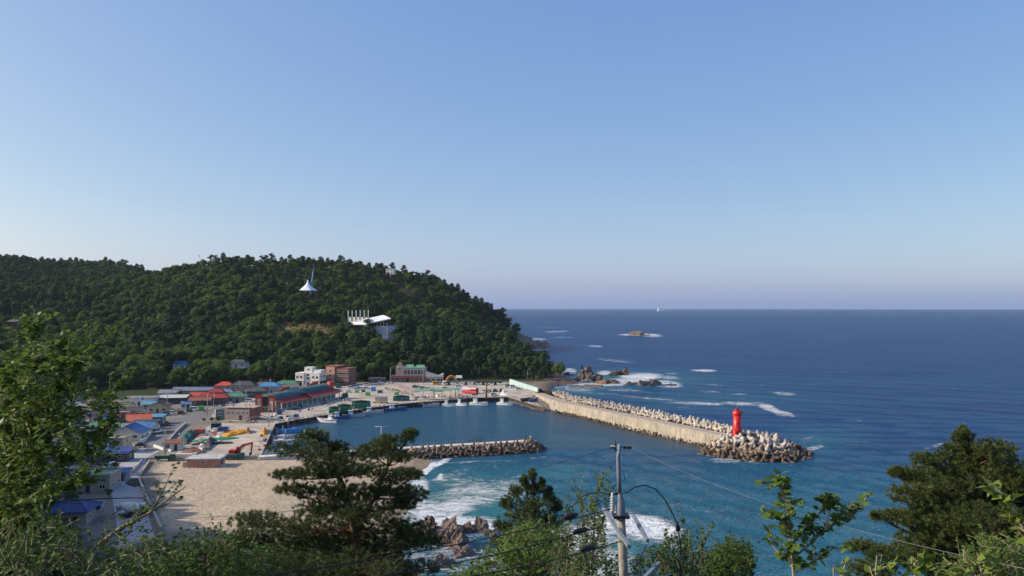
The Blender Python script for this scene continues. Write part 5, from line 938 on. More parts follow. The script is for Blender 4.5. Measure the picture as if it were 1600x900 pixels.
def van(px, py, col, rz, label, nm, cat, L=4.8, H=2.0, z=2.2, bus=False):
    t = thing(nm, label, cat, P(px, py, z), rz); w = 1.22 if bus else .88; bigbox(t, 'body', -L / 2, L / 2, w, .4, H * (.52 if not bus else .5), CP[col]); bigbox(t, 'window_band', -L / 2 + .08, L / 2 - .1, w * .965, H * (.52 if not bus else .5) + .05, H * .84, GLASS); bigbox(t, 'roof', -L / 2, L / 2 - .1, w, H * .85, H, CP[col])
    for k in range(5 if bus else 3):
        x = -L / 2 + .1 + (L - .4) * k / (4 if bus else 2)
        for s in (-1, 1): MB().box((x, s * w * .99, H * .68), (.16, .05, H * .34)).build('pillar', CP[col], t)
    wheels(t, (-L * .3, L * .32), w * .86, .5 if bus else .33, BIGW if bus else None)
    for s in (-1, 1): new_obj('headlight', HL, t).location = (L / 2, s * w * .7, .75)
    return t
van(735, 615, 'red', R(-38), 'red coach bus standing in the car park', 'bus', 'bus', 10.5, 3.3, bus=True); van(681, 601.5, 'yellow', R(200), 'small yellow van at the back of the car park', 'van', 'van', 4.6, 2.1); van(694, 601.8, 'white', R(-80), 'white van right of the yellow van', 'van', 'van', 5.2, 2.5)
def truck(px, py, cab, bed, rz, label, box=None, z=2.2, L=5.6):
    t = thing('truck', label, 'truck', P(px, py, z), rz); loft([ring(L / 2 - 1.5, .85, .45, 1.95, .9), ring(L / 2 - .35, .87, .45, 1.95, .9), ring(L / 2, .85, .45, 1.2, .95)]).build('cab', CP[cab], t); MB().box((L / 2 - .2, 0, 1.55), (.35, 1.5, .6), 0, 0, .6, .9).build('windscreen', GLASS, t)
    MB().bx(-L / 2, L / 2 - 1.6, -.9, .9, .55, .75).build('bed', CP[bed], t)
    for s in (-1, 1): MB().bx(-L / 2, L / 2 - 1.6, s * .9 - .04, s * .9 + .04, .75, 1.25).build('side_board', CP[bed], t)
    if box: MB().bx(-L / 2 + .1, L / 2 - 1.75, -.84, .84, .76, box[1]).build('load', box[0], t)
    wheels(t, (-L / 2 + 1, L / 2 - .9), .76); return t
truck(316, 680, 'white', 'grey', .05, 'white cab truck with red and white cargo crates in the yard', (mat('crate_stripe', lin(196, 96, 84), .7, .3, 2.5, .1), 2.4)); truck(366, 717, 'teal', 'teal', .0, 'dark teal truck parked in front of the orange excavator', (CP['teal'], 1.5), L=6.4); truck(258, 719, 'green', 'green', 0, 'dark green truck beside the beach wall', (CP['green'], 1.5), L=6.2); truck(292, 717, 'cream', 'cream', .05, 'cream truck with long pale cargo bed by the beach shed', (CP['cream'], 1.7), L=7)
# concrete mixer
t = thing('mixer_truck', 'pale grey concrete mixer truck on the lane at bottom left', 'mixer truck', P(209, 806, 1.98), R(40)); MB().bx(-3.2, 3.0, -1.0, 1.0, .6, .95).build('chassis', DARK, t); loft([ring(1.6, 1.1, .6, 2.6, .92), ring(2.8, 1.12, .6, 2.6, .92), ring(3.2, 1.1, .6, 1.5, .95)]).build('cab', CP['silver'], t); b = MB()
b.tube([(1.3, 0, 1.7), (.5, 0, 1.9), (-1.2, 0, 2.3), (-2.8, 0, 2.9), (-3.2, 0, 3.0)], [.6, 1.15, 1.25, .65, .6], 14); b.build('drum', CP['cream'], t); MB().box((-3.3, 0, 2.3), (.8, .8, 1.2), 0, 0, 1.6, 1.6).build('hopper', METAL, t); MB().tube([(-3.5, 0, 1.7), (-4.4, .3, 1.1)], .22, 6).build('chute', METAL, t); wheels(t, (-2.3, -1.2, 2.2), .9, .5, BIGW); MB().box((3.0, 0, 2.05), (.4, 1.9, .8), 0, 0, .7, .9).build('windscreen', GLASS, t)
# excavator
t = thing('excavator', 'orange red tracked excavator with bent boom in the yard', 'excavator', P(369, 713, 2.2), R(6)); EX = CP['orange']
for s in (-1, 1):
    tr = loft([[(x, s * 1.15 - .3, z0), (x, s * 1.15 + .3, z0), (x, s * 1.15 + .3, z1), (x, s * 1.15 - .3, z1)] for x, z0, z1 in ((-1.9, .25, .6), (-1.6, .02, .85), (1.6, .02, .85), (1.9, .25, .6))]).build('track', RUBBER, t)
    for k in range(5): MB().tube([(-1.4 + k * .7, s * 1.15 - .33, .3), (-1.4 + k * .7, s * 1.15 + .33, .3)], .2, 8).build('roller', DARK, tr)
MB().bx(-2.1, 1.2, -1.3, 1.3, .95, 1.5).build('deck', DARK, t); loft([ring(-2.3, 1.25, 1.1, 2.1, .95), ring(-1.9, 1.35, 1.0, 2.3, .95), ring(-.1, 1.35, 1.0, 2.25, .95)]).build('engine_body', EX, t); c_ = MB().box((.55, .75, 2.05), (1.3, 1.0, 1.9), 0, 0, .85, .9).build('cab', EX, t); MB().box((.75, .75, 2.35), (1.2, 1.03, .9), 0, 0, .88, .95).build('cab_glass', GLASS, c_)
b = MB(); [b.box(((x0 + x1) / 2, -.2, (z0 + z1) / 2), (math.hypot(x1 - x0, z1 - z0) + .3, .5, w_), M=Matrix.Rotation(-math.atan2(z1 - z0, x1 - x0), 3, 'Y')) for x0, z0, x1, z1, w_ in ((.4, 1.8, 2.3, 3.7, .75), (2.3, 3.7, 4.9, 4.3, .6))]; b.build('boom', EX, t); b = MB(); b.box((5.05, -.2, 3.2), (.5, .4, 2.9), 0, 0, 1, 1, Matrix.Rotation(R(6), 3, 'Y')); b.build('stick', EX, t); MB().tube([(1.6, -.2, 1.9), (3.0, -.2, 3.6)], .12, 6).build('hydraulic_ram', METAL, t)
b = MB(); b.add([(4.2, -.7, 1.0), (5.1, -.7, 1.8), (5.0, -.7, .5), (4.5, -.7, .15), (4.2, .3, 1.0), (5.1, .3, 1.8), (5.0, .3, .5), (4.5, .3, .15)], [(0, 1, 2, 3), (7, 6, 5, 4), (1, 5, 6, 2), (2, 6, 7, 3), (3, 7, 4, 0)]); b.build('bucket', DARK, t)
# ---- boats
def boat(px, py, L, rz, hullc, label, cabin=True, cabc='white', deckc='cream', mast=True, flag=None, band=None, z=0., at=None, group='fishing boats in the harbour'):
    q = at if at else P(px, py, .15); t = thing('fishing_boat', label, 'boat', (q.x, q.y, 0), rz, group); t.scale = (1.18,) * 3; B = L * .14; secs = []
    for f in (-1, -.9, -.5, 0, .4, .7, .9, 1.0):
        x = f * L / 2; w = B * (1 - max(0, f) ** 2.2 * .96) * (.9 if f < -.8 else 1); zt = 1.1 + .6 * max(0, f) ** 2 * L / 8; secs.append([(x - (.0 if f < 1 else -.2), -w * .1, -.35), (x, -w * .8, -.1), (x, -w, zt), (x, -w * .88, zt), (x, -w * .86, zt - .35), (x, w * .86, zt - .35), (x, w * .88, zt), (x, w, zt), (x, w * .8, -.1)])
    h = loft(secs).build('hull', CP[hullc], t); wl_ = MB()
    dk = MB(); dk.add([(x[4][0], x[4][1], x[4][2] + .03) for x in secs] + [(x[5][0], x[5][1], x[5][2] + .03) for x in secs], [(i, i + 1, 9 + i - 0, 8 + i) for i in range(7)]); dk.build('deck', CP[deckc], t)
    if band:
        for s in (-1, 1): MB().tube([(x[2][0], s * abs(x[2][1]) * 1.01, x[2][2] - .12) for x in secs], .07, 5).build('rub_rail', CP[band], h)
    if cabin:
        c0 = -L * .18; c_ = loft([ring(c0 - L * .1, B * .62, .55, 2.5, .9), ring(c0 + L * .06, B * .62, .55, 2.55, .9), ring(c0 + L * .1, B * .58, .55, 1.5, .95)]).build('cabin', CP[cabc], t); MB().box((c0 - .02 * L, 0, 2.1), (L * .17, B * 1.16, .5)).build('window', GLASS, c_); MB().box((c0 - .02 * L, 0, 2.66), (L * .2, B * 1.3, .12)).build('cabin_roof', CP['white'], c_)
    if mast:
        m_ = MB().tube([(-L * .05, 0, .6), (-L * .05, 0, 4.6)], .07, 6).build('mast', METAL, t); MB().tube([(-L * .05, -.7, 3.9), (-L * .05, .7, 3.9)], .04, 5).build('spar', METAL, m_)
    for k in range(3): MB().tube([(L * (.1 + .12 * k), 0, .5), (L * (.1 + .12 * k), 0, .95)], .22, 8).build('barrel', CP[['sky', 'red', 'cream'][k]], t)
    for s in (-1, 1): MB().tube([(L * .42, s * B * .3, 1.2), (L * .3, s * B * .6, 1.6), (L * .1, s * B * .8, 1.5)], .035, 4).build('bow_rail', METAL, t)
    if flag: f = MB().tube([(-L * .3, 0, .6), (-L * .3, 0, 3.0)], .03, 4).build('flag_pole', METAL, t); MB().box((-L * .3 + .35, 0, 2.6), (.7, .03, .6)).build('flag', CP[flag], f)
    MB().box((-L / 2 - .25, 0, .75), (.4, .4, .9)).build('outboard_motor', DARK, t); return t
boat(511, 659.5, 8.6, R(162), 'white', 'white fishing boat with red bow and upright wheelhouse, nearest on the north quay', band='red', at=P(511, 659.5, 0))
boat(532, 654, 7.6, R(20), 'blue', 'blue hulled boat moored behind the white red bow boat'); boat(554, 651, 8.6, R(18), 'silver', 'grey boat moored by the green net tents', deckc='grey'); boat(583, 646, 8.6, R(16), 'silver', 'grey hulled boat with white wheelhouse, middle of the quay'); boat(619, 641, 9.2, R(16), 'blue', 'blue grey boat with white bow shelter near the dark green tent')
boat(657, 635.5, 6, R(12), 'navy', 'small dark boat left under the green roof shelter', cabin=False); boat(673, 635, 7.6, R(16), 'silver', 'grey open boat under the green roof shelter', cabin=False)
boat(701.5, 634.5, 6.4, R(-12), 'white', 'white boat with slim mast below the green shelters'); boat(721, 633.5, 5.4, R(-25), 'white', 'smallest white boat between two larger white boats', mast=False); boat(748, 632.5, 8.6, R(-18), 'white', 'white boat with tall wheelhouse in front of the red bus', mast=False, band='cream'); boat(789, 632.5, 7.4, R(-20), 'white', 'white boat moored right of the yellow hoist', mast=False)
boat(452, 675, 8.6, R(8), 'sky', 'light blue open boat at the head of the left basin', cabin=False, deckc='sky'); boat(444, 686, 8.0, R(4), 'silver', 'grey white boat in the left basin with red flag', flag='red', cabin=False); boat(448, 692.5, 9.0, R(2), 'white', 'white boat with red gunwale in the left basin', band='red', flag='red'); boat(446, 700, 8.0, R(2), 'sky', 'sky blue boat half hidden by the large pine', deckc='sky'); boat(480, 685, 7.4, R(12), 'white', 'white boat peeking over the large pine top', mast=False); boat(430, 708, 6.5, R(4), 'white', 'white boat at the foot of the left basin wall', cabin=False); boat(468, 697, 6.0, R(14), 'sky', 'pale blue skiff right of the sky blue boat', cabin=False, mast=False)
for k, (x, y, lab) in enumerate([(822, 627, 'left of two blue grey skiffs laid up on the breakwater quay'), (834, 628, 'right of two blue grey skiffs laid up on the breakwater quay')]): b_ = boat(0, 0, 4.6, R(30), ['navy', 'blue'][k], lab, cabin=False, mast=False, at=P(x, y, 2.2), group='skiffs on the quay'); b_.location.z = 2.55
b_ = boat(0, 0, 5.0, R(-30), 'white', 'white motor boat parked on the quay beside the hoist', mast=False, at=P(789, 619, 2.2), group=None); b_.location.z = 2.6
# far ferry
q = P(1037, 486.3, 0); t = thing('far_ship', 'tiny white ship on the horizon', 'ship', (q.x, q.y, 0), R(8)); Ls = 62
loft([[(x, -w, 0), (x, w, 0), (x, w * 1.1, h_), (x, -w * 1.1, h_)] for x, w, h_ in ((-Ls, 8, 9), (-Ls * .3, 9, 9), (Ls * .6, 9, 9), (Ls, 2, 12))]).build('hull', CP['white'], t); MB().bx(-Ls * .9, -Ls * .35, -8, 8, 9, 30).build('superstructure', CP['white'], t); MB().bx(-Ls * .3, Ls * .1, -8, 8, 9, 17).build('deckhouse', CP['white'], t); MB().tube([(Ls * .3, 0, 9), (Ls * .3, 0, 30)], .9, 6).build('mast', CP['grey'], t)
# ---- hoist, crates, tents, shelters, nets
t = thing('boat_hoist', 'rusty yellow brown jib hoist standing on the quay edge', 'hoist', P(760, 622.5, 2.2)); HO = mat('hoist_paint', lin(150, 96, 40), .6, .2, 1, .1); MB().tube([(0, 0, 0), (0, 0, 8.6)], [.5, .38], 8).build('column', HO, t); MB().box((1.2, 0, 8.8), (15, .6, .6)).build('jib', DARK, t); MB().tube([(0, 0, 6.6), (3.2, 0, 8.5)], .2, 6).build('brace', HO, t); MB().tube([(1.8, 0, 8.5), (1.8, 0, 6.2)], .05, 5).build('hoist_cable', DARK, t); MB().bx(-.9, .9, -.9, .9, 0, .4).build('base_plate', HO, t)
def crate(px, py, s, col, label, nm='tarp_crate', rz=.1):
    t = thing(nm, label, 'crate', P(px, py, 2.2), rz, 'covered crates on the quay'); m_ = CP[col]; loft([[(-s[0] / 2, -s[1] / 2, 0), (-s[0] / 2, s[1] / 2, 0), (-s[0] / 2 * .92, s[1] / 2 * .9, s[2]), (-s[0] / 2 * .92, -s[1] / 2 * .9, s[2])], [(s[0] / 2, -s[1] / 2, 0), (s[0] / 2, s[1] / 2, 0), (s[0] / 2 * .92, s[1] / 2 * .9, s[2]), (s[0] / 2 * .92, -s[1] / 2 * .9, s[2])]]).build('cover', m_, t); MB().bx(-s[0] * .55, s[0] * .55, -s[1] * .55, s[1] * .55, -.0, .14).build('pallet', mat('wood', lin(140, 112, 80), .85, .25, 3, .2), t); b = MB(); [b.box((x * s[0], 0, s[2] + .02), (.06, s[1] * .95, .05)) for x in (-.25, .25)]; b.build('strap', DARK, t)
for a in [(575, 618, (2.6, 2.2, 1.8), 'lgreen', 'green covered crate alone in the car park'), (594, 614, (2.8, 2, 1.5), 'teal', 'dark teal covered crate right of the green one'), (620, 617, (2.6, 2.0, 1.6), 'lgreen', 'bright lime green crate beside the pink floats'), (583.5, 611, (2.8, 2.6, 2.4), 'sky', 'sky blue crate stack beside the white cars'), (558, 613.5, (2.4, 1.8, 1.4), 'lgreen', 'green crate in front of the white car cluster'), (568, 612.5, (2.2, 1.8, 1.3), 'green', 'dark green crate in front of the white car cluster'), (529, 606, (3.4, 2.4, 2.6), 'teal', 'teal tarpaulin crate at the far end of the market hall'), (539.5, 623, (3, 2.6, 3), 'green', 'tall green net bundle near the lone white car'), (315, 640.5, (2.4, 2, 1.9), 'lgreen', 'lime green bin on the village square'), (296, 643, (2.4, 1.8, 1.2), 'green', 'low green bin on the village square'), (260, 648.5, (2.4, 2, 1.7), 'teal', 'teal bin left of the black car'), (437, 647.5, (2.2, 2, 2.3), 'blue', 'blue container in front of the market gate'), (463, 652, (2.2, 1.8, 1.4), 'blue', 'blue fish box on the quay edge'), (455, 655, (2, 1.8, 2.0), 'cream', 'brown stack of boxes left of the blue fish box'), (338, 669, (3.8, 2.6, 2.0), 'navy', 'rear navy tarpaulin heap in the yard'), (349, 673, (3.8, 2.4, 1.6), 'blue', 'front blue tarpaulin heap in the yard'), (336, 674, (2.4, 2, 1.3), 'cream', 'pale wrapped bundle before the navy tarpaulins')]: crate(*a)
NETG = mat('green_tarp', lin(38, 112, 80), .6, .25, 1.2, .2); NETD = mat('dark_net', lin(34, 36, 36), .9, .3, 1.5, .4)
def tent(px, py, L, W, H, rz, label, top=NETD, side=NETG):
    t = thing('net_tent', label, 'tent', P(px, py, 2.2), rz, 'tarpaulin net tents along the quay'); f = lambda x, k: [(x, -W / 2, 0), (x, W / 2, 0), (x, W / 2 * .95, H * .62), (x, 0, H * k), (x, -W / 2 * .95, H * .62)]
    loft([f(-L / 2, .9), f(-L / 4, 1.0), f(L / 6, .96), f(L / 2, .86)]).build('tarpaulin', side, t); b = MB(); P5 = [(x, s * W / 2 * y * .72, H * (z if y == 0 else z * .72 + .17) + .1) for x, z in ((-L * .46, .9), (0, 1.0), (L * .46, .86)) for s, y in ((-1, .97), (0, 0), (1, .97))]; b.add(P5, [(0, 3, 4, 1), (1, 4, 5, 2), (3, 6, 7, 4), (4, 7, 8, 5)]); b.build('net_cover', top, t)
    for k in range(3): MB().tube([(-L / 3 + k * L / 3, -W / 2 - .05, 0), (-L / 3 + k * L / 3, -W / 2 * .96 - .05, H * .62)], .05, 4).build('frame_pole', METAL, t)
tent(523, 645, 5.4, 4, 3, .3, 'green tarpaulin net tent at the left of the quay row'); tent(538, 643, 6.4, 4.4, 3.6, .3, 'green peaked net tent, second of the quay row'); tent(564, 637.5, 9, 5, 3.8, .25, 'largest green net tent with black net over its ridge'); tent(627, 626, 8.5, 3.6, 2.8, .15, 'long dark green tent behind the white buoy', NETD, CP['teal']); 
def shelter(px, py, L, W, H, rz, roof, label, tilt=.6, wallp=None, n=3):
    t = thing('quay_shelter', label, 'shelter', P(px, py, 2.2), rz, 'open roofed shelters on the quay'); b = MB(); b.slab([(-L / 2, -W / 2, H), (L / 2, -W / 2, H + tilt), (L / 2, W / 2, H + tilt + .5), (-L / 2, W / 2, H + .5)], .16); b.build('roof', roof, t)
    for k in range(n):
        for s in (-1, 1): x = -L / 2 + .4 + (L - .8) * k / (n - 1); MB().bx(x - .1, x + .1, s * (W / 2 - .3) - .1, s * (W / 2 - .3) + .1, 0, H + tilt * (x / L + .5) + (.2 if s > 0 else -.1)).build('post', CONC, t)
    if wallp: MB().bx(-L / 2 + .4, L / 2 - .4, W / 2 - .35, W / 2 - .25, 0, H * .8).build('back_panel', wallp, t)
shelter(596, 630.5, 6.5, 4, 3, .1, CP['grey'], 'grey roofed shelter with pale front on the quay', 0, CP['cream']); shelter(662, 624.5, 12, 5.5, 4.4, .12, RF['palegreen'], 'green roofed open shelter, left of the pair', 1.4); shelter(697, 622, 14, 5.5, 4.2, .06, RF['palegreen'], 'green roofed open shelter, right of the pair', .7, None, 4); shelter(723, 622, 8.5, 5, 4.6, .04, RF['white'], 'white roofed stand next to the green shelters', 0); shelter(742, 626 - 3, 0.1 + 3, 3, 2.2, 0, CP['navy'], 'low navy covered stall left of the hoist', 0)
# nets spread in the yard
def sheet(name, pts, h, m, label, z=2.2, cat='net'):
    c = P(*pts[0], z); t_ = [P(*p, z) - c for p in pts]; cx = sum((v for v in t_), Vector()) / len(t_); b = MB(); V = []; n_ = len(t_); R_ = random.Random(len(label))
    fine = []
    for i in range(n_):
        for s in range(5): fine.append(t_[i].lerp(t_[(i + 1) % n_], s / 5) + Vector((R_.uniform(-.18, .18), R_.uniform(-.18, .18), 0)))
    k = len(fine)
    for r_, hh in ((1.0, .02), (.9, .35), (.7, .7), (.45, .9), (.2, 1.0)): V += [cx + (v - cx) * r_ + Vector((0, 0, h * hh * R_.uniform(.6, 1.25) if r_ < 1 else .02)) for v in fine]
    b.add(V, [(a * k + i, a * k + (i + 1) % k, (a + 1) * k + (i + 1) % k, (a + 1) * k + i) for a in range(4) for i in range(k)], 0, True); b.add(V[4 * k:], [tuple(range(k))], 0, True); o = b.build(name, m); o.location = c; return tag(o, label, cat, 'nets in the fishing yard')
YN = mat('yellow_net', lin(222, 150, 26), .9, .35, 2.5, .9); BN = mat('brown_net', lin(140, 104, 60), .95, .3, 2.5, .9); BK = mat('black_net', (.02, .02, .022), .95, .3, 2.5, .9)
sheet('net_heap', [(343, 682), (362, 675), (378, 672), (387, 673), (386, 677), (372, 680), (355, 683)], 1.0, YN, 'long yellow net spread in the yard'); sheet('net_heap', [(384, 677.5), (385, 672.5), (389, 672), (392, 676), (390, 678)], 1.6, BN, 'brown net mound at the end of the yellow net'); sheet('net_heap', [(408, 679), (411, 673), (416, 671), (418, 678), (413, 680)], 1.5, YN, 'small yellow net heap near the basin edge')
sheet('net_heap', [(296, 689), (325, 686), (360, 683.5), (372, 683), (374, 685), (360, 687), (330, 689), (300, 691)], .5, mat('green_net', lin(40, 128, 96), .9, .3, 2.5, .8), 'long green net strip in the yard'); sheet('net_heap', [(296, 694), (330, 691.5), (365, 691), (365, 693), (330, 695), (300, 696.5)], .6, BK, 'black net strip below the green net'); sheet('net_heap', [(318, 700), (324, 688), (331, 683), (334, 690), (330, 702)], 1.5, mat('grey_net', lin(84, 80, 78), .95, .4, 2, .8), 'grey net mound crossing the net strips'); sheet('net_heap', [(278, 692), (284, 680), (296, 672), (306, 674), (302, 684), (292, 694)], 1.3, mat('teal_net', lin(54, 98, 92), .95, .35, 2, .8), 'teal net heap behind the concrete barrier'); sheet('net_heap', [(282, 707), (300, 701), (318, 702), (322, 708), (300, 711)], 1.0, mat('rust_net', lin(126, 88, 74), .95, .35, 2, .8), 'rust brown gear heap behind the beach shed'); sheet('net_heap', [(309, 706), (311, 700), (317, 700), (318, 706)], 1.8, CP['cream'], 'pale wrapped bundle on the rust gear heap')
sheet('drift_heap', [(195, 756), (206, 748), (222, 748), (226, 756), (210, 762)], .7, _M['rubble_dark'], 'dark heap of rubble at the foot of the beach ramp', 1.9, 'rubble'); sheet('seaweed_patch', [(303, 780), (312, 777), (322, 778), (320, 782), (308, 783)], .12, BN, 'brown seaweed patch on the shaded sand', 1.75, 'seaweed')
# floats, people, lamps
V = []; F = []; rf_ = random.Random(3); sph = rock_mesh('float_ball', 2, 1, 0.05)
for k in range(150): f = rf_.random(); q = P(616 + f * 33 + rf_.uniform(-3, 3), 602 + f * 11 + rf_.uniform(-2.2, 2.2), 2.2); rock_into(V, F, sph, Matrix.Translation(q + Vector((0, 0, rf_.uniform(.3, 1.3)))) @ Matrix.Scale(rf_.uniform(.4, .75), 4))
me = bpy.data.meshes.new('float_heap'); me.from_pydata(V, [], F); me.materials.append(mat('pink_float', lin(226, 186, 176), .6, .35, 1.2, .1)); o = new_obj('float_heap', me); o['kind'] = 'stuff'; o['label'] = 'slanting heap of pale pink net floats in the car park'
V = []; F = []
for k in range(60): f = rf_.random(); q = P(600 + f * 45 + rf_.uniform(-3, 3), 605 + f * 10 + rf_.uniform(0, 4), 2.2); rock_into(V, F, sph, Matrix.Translation(q + Vector((0, 0, rf_.uniform(.1, .6)))) @ Matrix.Diagonal((rf_.uniform(.4, 1), .4, rf_.uniform(.3, .7), 1)))
me = bpy.data.meshes.new('pot_heap'); me.from_pydata(V, [], F); me.materials.append(mat('pot_brown', lin(110, 84, 74), .9, .4, 1.2, .3)); o = new_obj('pot_heap', me); o['kind'] = 'stuff'; o['label'] = 'brown fish pots scattered beside the pink floats'
# gear strewn along the quay edge
V = []; F = []; ks = [rf_.random() for _ in range(260)]
for f in ks:
    s = f * (len(QE) - 3) + 1; i = int(s); a, b_ = Vector(QE[i]), Vector(QE[i + 1]); p = a.lerp(b_, s - i); inw = Vector((-(b_ - a).y, (b_ - a).x)).normalized(); p = p + inw * rf_.uniform(.6, 3.5); rock_into(V, F, sph, Matrix.Translation((p.x, p.y, 2.35)) @ Matrix.Diagonal((rf_.uniform(.2, .8), rf_.uniform(.2, .5), rf_.uniform(.15, .6), 1)))
me = bpy.data.meshes.new('quay_gear'); me.from_pydata(V, [], F); [me.materials.append(m) for m in (BK, BN, CP['cream'], CP['teal'], CP['sky'], CP['orange'])]; npoly = len(sph.polygons); me.polygons.foreach_set('material_index', [(k // npoly * 7) % 6 for k in range(len(me.polygons))]); o = new_obj('quay_gear', me); o['kind'] = 'stuff'; o['label'] = 'small ropes, baskets and gear strewn along the quay edge'
tyre = MB().tube([(.36 * math.cos(a), 0, .36 * math.sin(a)) for a in [2 * math.pi * k / 10 for k in range(11)]], .14, 6, caps=False).mesh('tyre_fender', RUBBER)
fen = 0
for i in range(1, len(QE) - 2):
    a, b_ = Vector(QE[i]), Vector(QE[i + 1]); n_ = int((b_ - a).length / 3.2); d = (b_ - a).normalized(); out = Vector((d.y, -d.x))
    for k in range(n_): p = a.lerp(b_, (k + .5) / n_) + out * .16; o = new_obj('tyre_fender', tyre); o.location = (p.x, p.y, 1.35); o.rotation_euler = (0, 0, math.atan2(d.y, d.x)); fx_ = proj(np.array([p.x]), np.array([p.y]), np.array([1.3]))[0][0]; tag(o, 'black tyre fender on the quay wall ' + ('beside the left basin' if fx_ < 440 else 'below the market hall' if fx_ < 515 else 'below the green net tents' if fx_ < 590 else 'below the grey shelter' if fx_ < 645 else 'below the green roofed shelters' if fx_ < 715 else 'below the white stand' if fx_ < 745 else 'below the jib hoist' if fx_ < 800 else 'at the breakwater quay'), 'fender', 'tyre fenders on the quay wall')
# loose working gear around the yard, the shelters and the village street
def litter(name, label, spots, n_, seed, mats, zz=2.2):
    V = []; F = []; MI = []; r_ = random.Random(seed); bxs = MB().box((0, 0, 0), (1.6, 1.3, 1.2), 0, 0, .85, .9).mesh('gear', mats[0])
    for k in range(n_):
        x, y, rx, ry = r_.choice(spots); q = P(x + r_.gauss(0, rx), y + r_.gauss(0, ry), zz); src = bxs if r_.random() < .5 else sph; s = r_.uniform(.25, .75)
        rock_into(V, F, src, Matrix.Translation(q + Vector((0, 0, s * .45))) @ Matrix.Rotation(r_.random() * 3, 4, 'Z') @ Matrix.Diagonal((s * r_.uniform(.6, 1.9), s, s * r_.uniform(.5, 1.2), 1))); MI += [r_.randrange(len(mats))] * len(src.polygons)
    me = bpy.data.meshes.new(name); me.from_pydata(V, [], F); [me.materials.append(m) for m in mats]; me.polygons.foreach_set('material_index', MI); o = new_obj(name, me); o['kind'] = 'stuff'; o['label'] = label
litter('shelter_gear', 'baskets, boxes and gear under the green shelters', [(662, 622, 9, 1.2), (698, 620, 10, 1.2), (724, 620, 6, 1), (596, 629, 5, .8), (548, 640, 22, 1.5)], 150, 5, [CP['teal'], BN, CP['cream'], CP['navy'], BK, CP['red'], CP['sky']])
litter('yard_gear', 'small loose gear strewn round the fishing yard', [(300, 700, 14, 3), (318, 690, 20, 4), (290, 684, 8, 4), (412, 690, 4, 8), (330, 676, 12, 2)], 110, 6, [BN, BK, CP['cream'], CP['teal'], CP['white'], CP['orange']])
litter('market_gear', 'fish boxes and carts in front of the market hall', [(470, 640, 14, 2), (510, 631, 10, 1.5), (440, 652, 10, 1.2), (535, 622, 5, 2)], 90, 7, [CP['grey'], CP['navy'], CP['white'], CP['blue'], BK])
litter('street_gear', 'jars, pots and bins along the village street', [(300, 642, 20, 1.5), (345, 634, 12, 1), (250, 668, 5, 3), (200, 700, 10, 2), (165, 726, 12, 3), (160, 690, 20, 4), (120, 660, 22, 5), (190, 650, 16, 3)], 150, 8, [CP['grey'], CP['white'], BN, CP['navy'], CP['teal'], CP['cream']], 1.97)
def person(loc, rz, label, top, legs, hgt=1.72):
    import bmesh
    k = hgt / 1.72; J = [(0, 0, .95), (0, 0, 1.2), (0, 0, 1.42), (0, 0, 1.50), (0, .02, 1.62), (0, .01, 1.70), (-.1, 0, .9), (-.12, .03, .5), (-.12, 0, .1), (-.12, .12, .04), (.1, 0, .9), (.12, .06, .5), (.12, .02, .1), (.12, .14, .04), (-.2, 0, 1.4), (-.27, .02, 1.14), (-.25, .14, .92), (-.24, .2, .84), (.2, 0, 1.4), (.28, .0, 1.15), (.24, .16, .95), (.23, .22, .88)]
    E = [(0, 1), (1, 2), (2, 3), (3, 4), (4, 5), (0, 6), (6, 7), (7, 8), (8, 9), (0, 10), (10, 11), (11, 12), (12, 13), (2, 14), (14, 15), (15, 16), (16, 17), (2, 18), (18, 19), (19, 20), (20, 21)]
    Rr = [.15, .15, .16, .06, .105, .07, .1, .075, .05, .045, .1, .075, .05, .045, .07, .05, .04, .045, .07, .05, .04, .045]
    me_ = bpy.data.meshes.new('body'); me_.from_pydata([tuple(c * k for c in j) for j in J], E, []); t = thing('person', label, 'person', loc, rz, 'people at the jetty end'); o = new_obj('body', me_, t); md = o.modifiers.new('skin', 'SKIN')
    for i, sv in enumerate(me_.skin_vertices[0].data): sv.radius = (Rr[i] * k, Rr[i] * k); sv.use_root = (i == 0)
    o.modifiers.new('sub', 'SUBSURF').levels = 1; o.modifiers['sub'].render_levels = 1; m_ = bpy.data.materials.new('clothes'); m_.use_nodes = True; n = m_.node_tree.nodes; l = m_.node_tree.links; tc = n.new('ShaderNodeTexCoord'); sx = n.new('ShaderNodeSeparateXYZ'); l.new(tc.outputs['Object'], sx.inputs[0]); cr = n.new('ShaderNodeValToRGB'); cr.color_ramp.interpolation = 'CONSTANT'; e = cr.color_ramp.elements; e[0].color = (*legs, 1); e[1].position = .56; e[1].color = (*top, 1); q_ = e.new(.865); q_.color = (.45, .27, .19, 1); q2 = e.new(.955); q2.color = (.02, .016, .014, 1); dv_ = n.new('ShaderNodeMath'); dv_.operation = 'DIVIDE'; dv_.inputs[1].default_value = 1.74 * k; l.new(sx.outputs[2], dv_.inputs[0]); l.new(dv_.outputs[0], cr.inputs[0]); l.new(cr.outputs[0], n['Principled BSDF'].inputs['Base Color']); me_.materials.append(m_)
    return t
person(P(820.5, 688.6, 3.0), R(200), 'person in dark clothes standing at the jetty end', lin(40, 44, 56), lin(30, 30, 36)); person(P(829, 687.6, 2.9) , R(170), 'person in white shirt standing at the very jetty tip', lin(226, 226, 226), lin(34, 36, 48), 1.78)
q = P(595.5, 699, 3.0); t = thing('lamp_post', 'pale T shaped lamp post on the jetty behind the large pine', 'street lamp', q); MB().tube([(0, 0, 0), (0, 0, 7.2)], .09, 6).build('pole', WHITE, t); MB().tube([(-2.2, 0, 7.2), (2.2, 0, 7.2)], .06, 5).build('arm', WHITE, t)
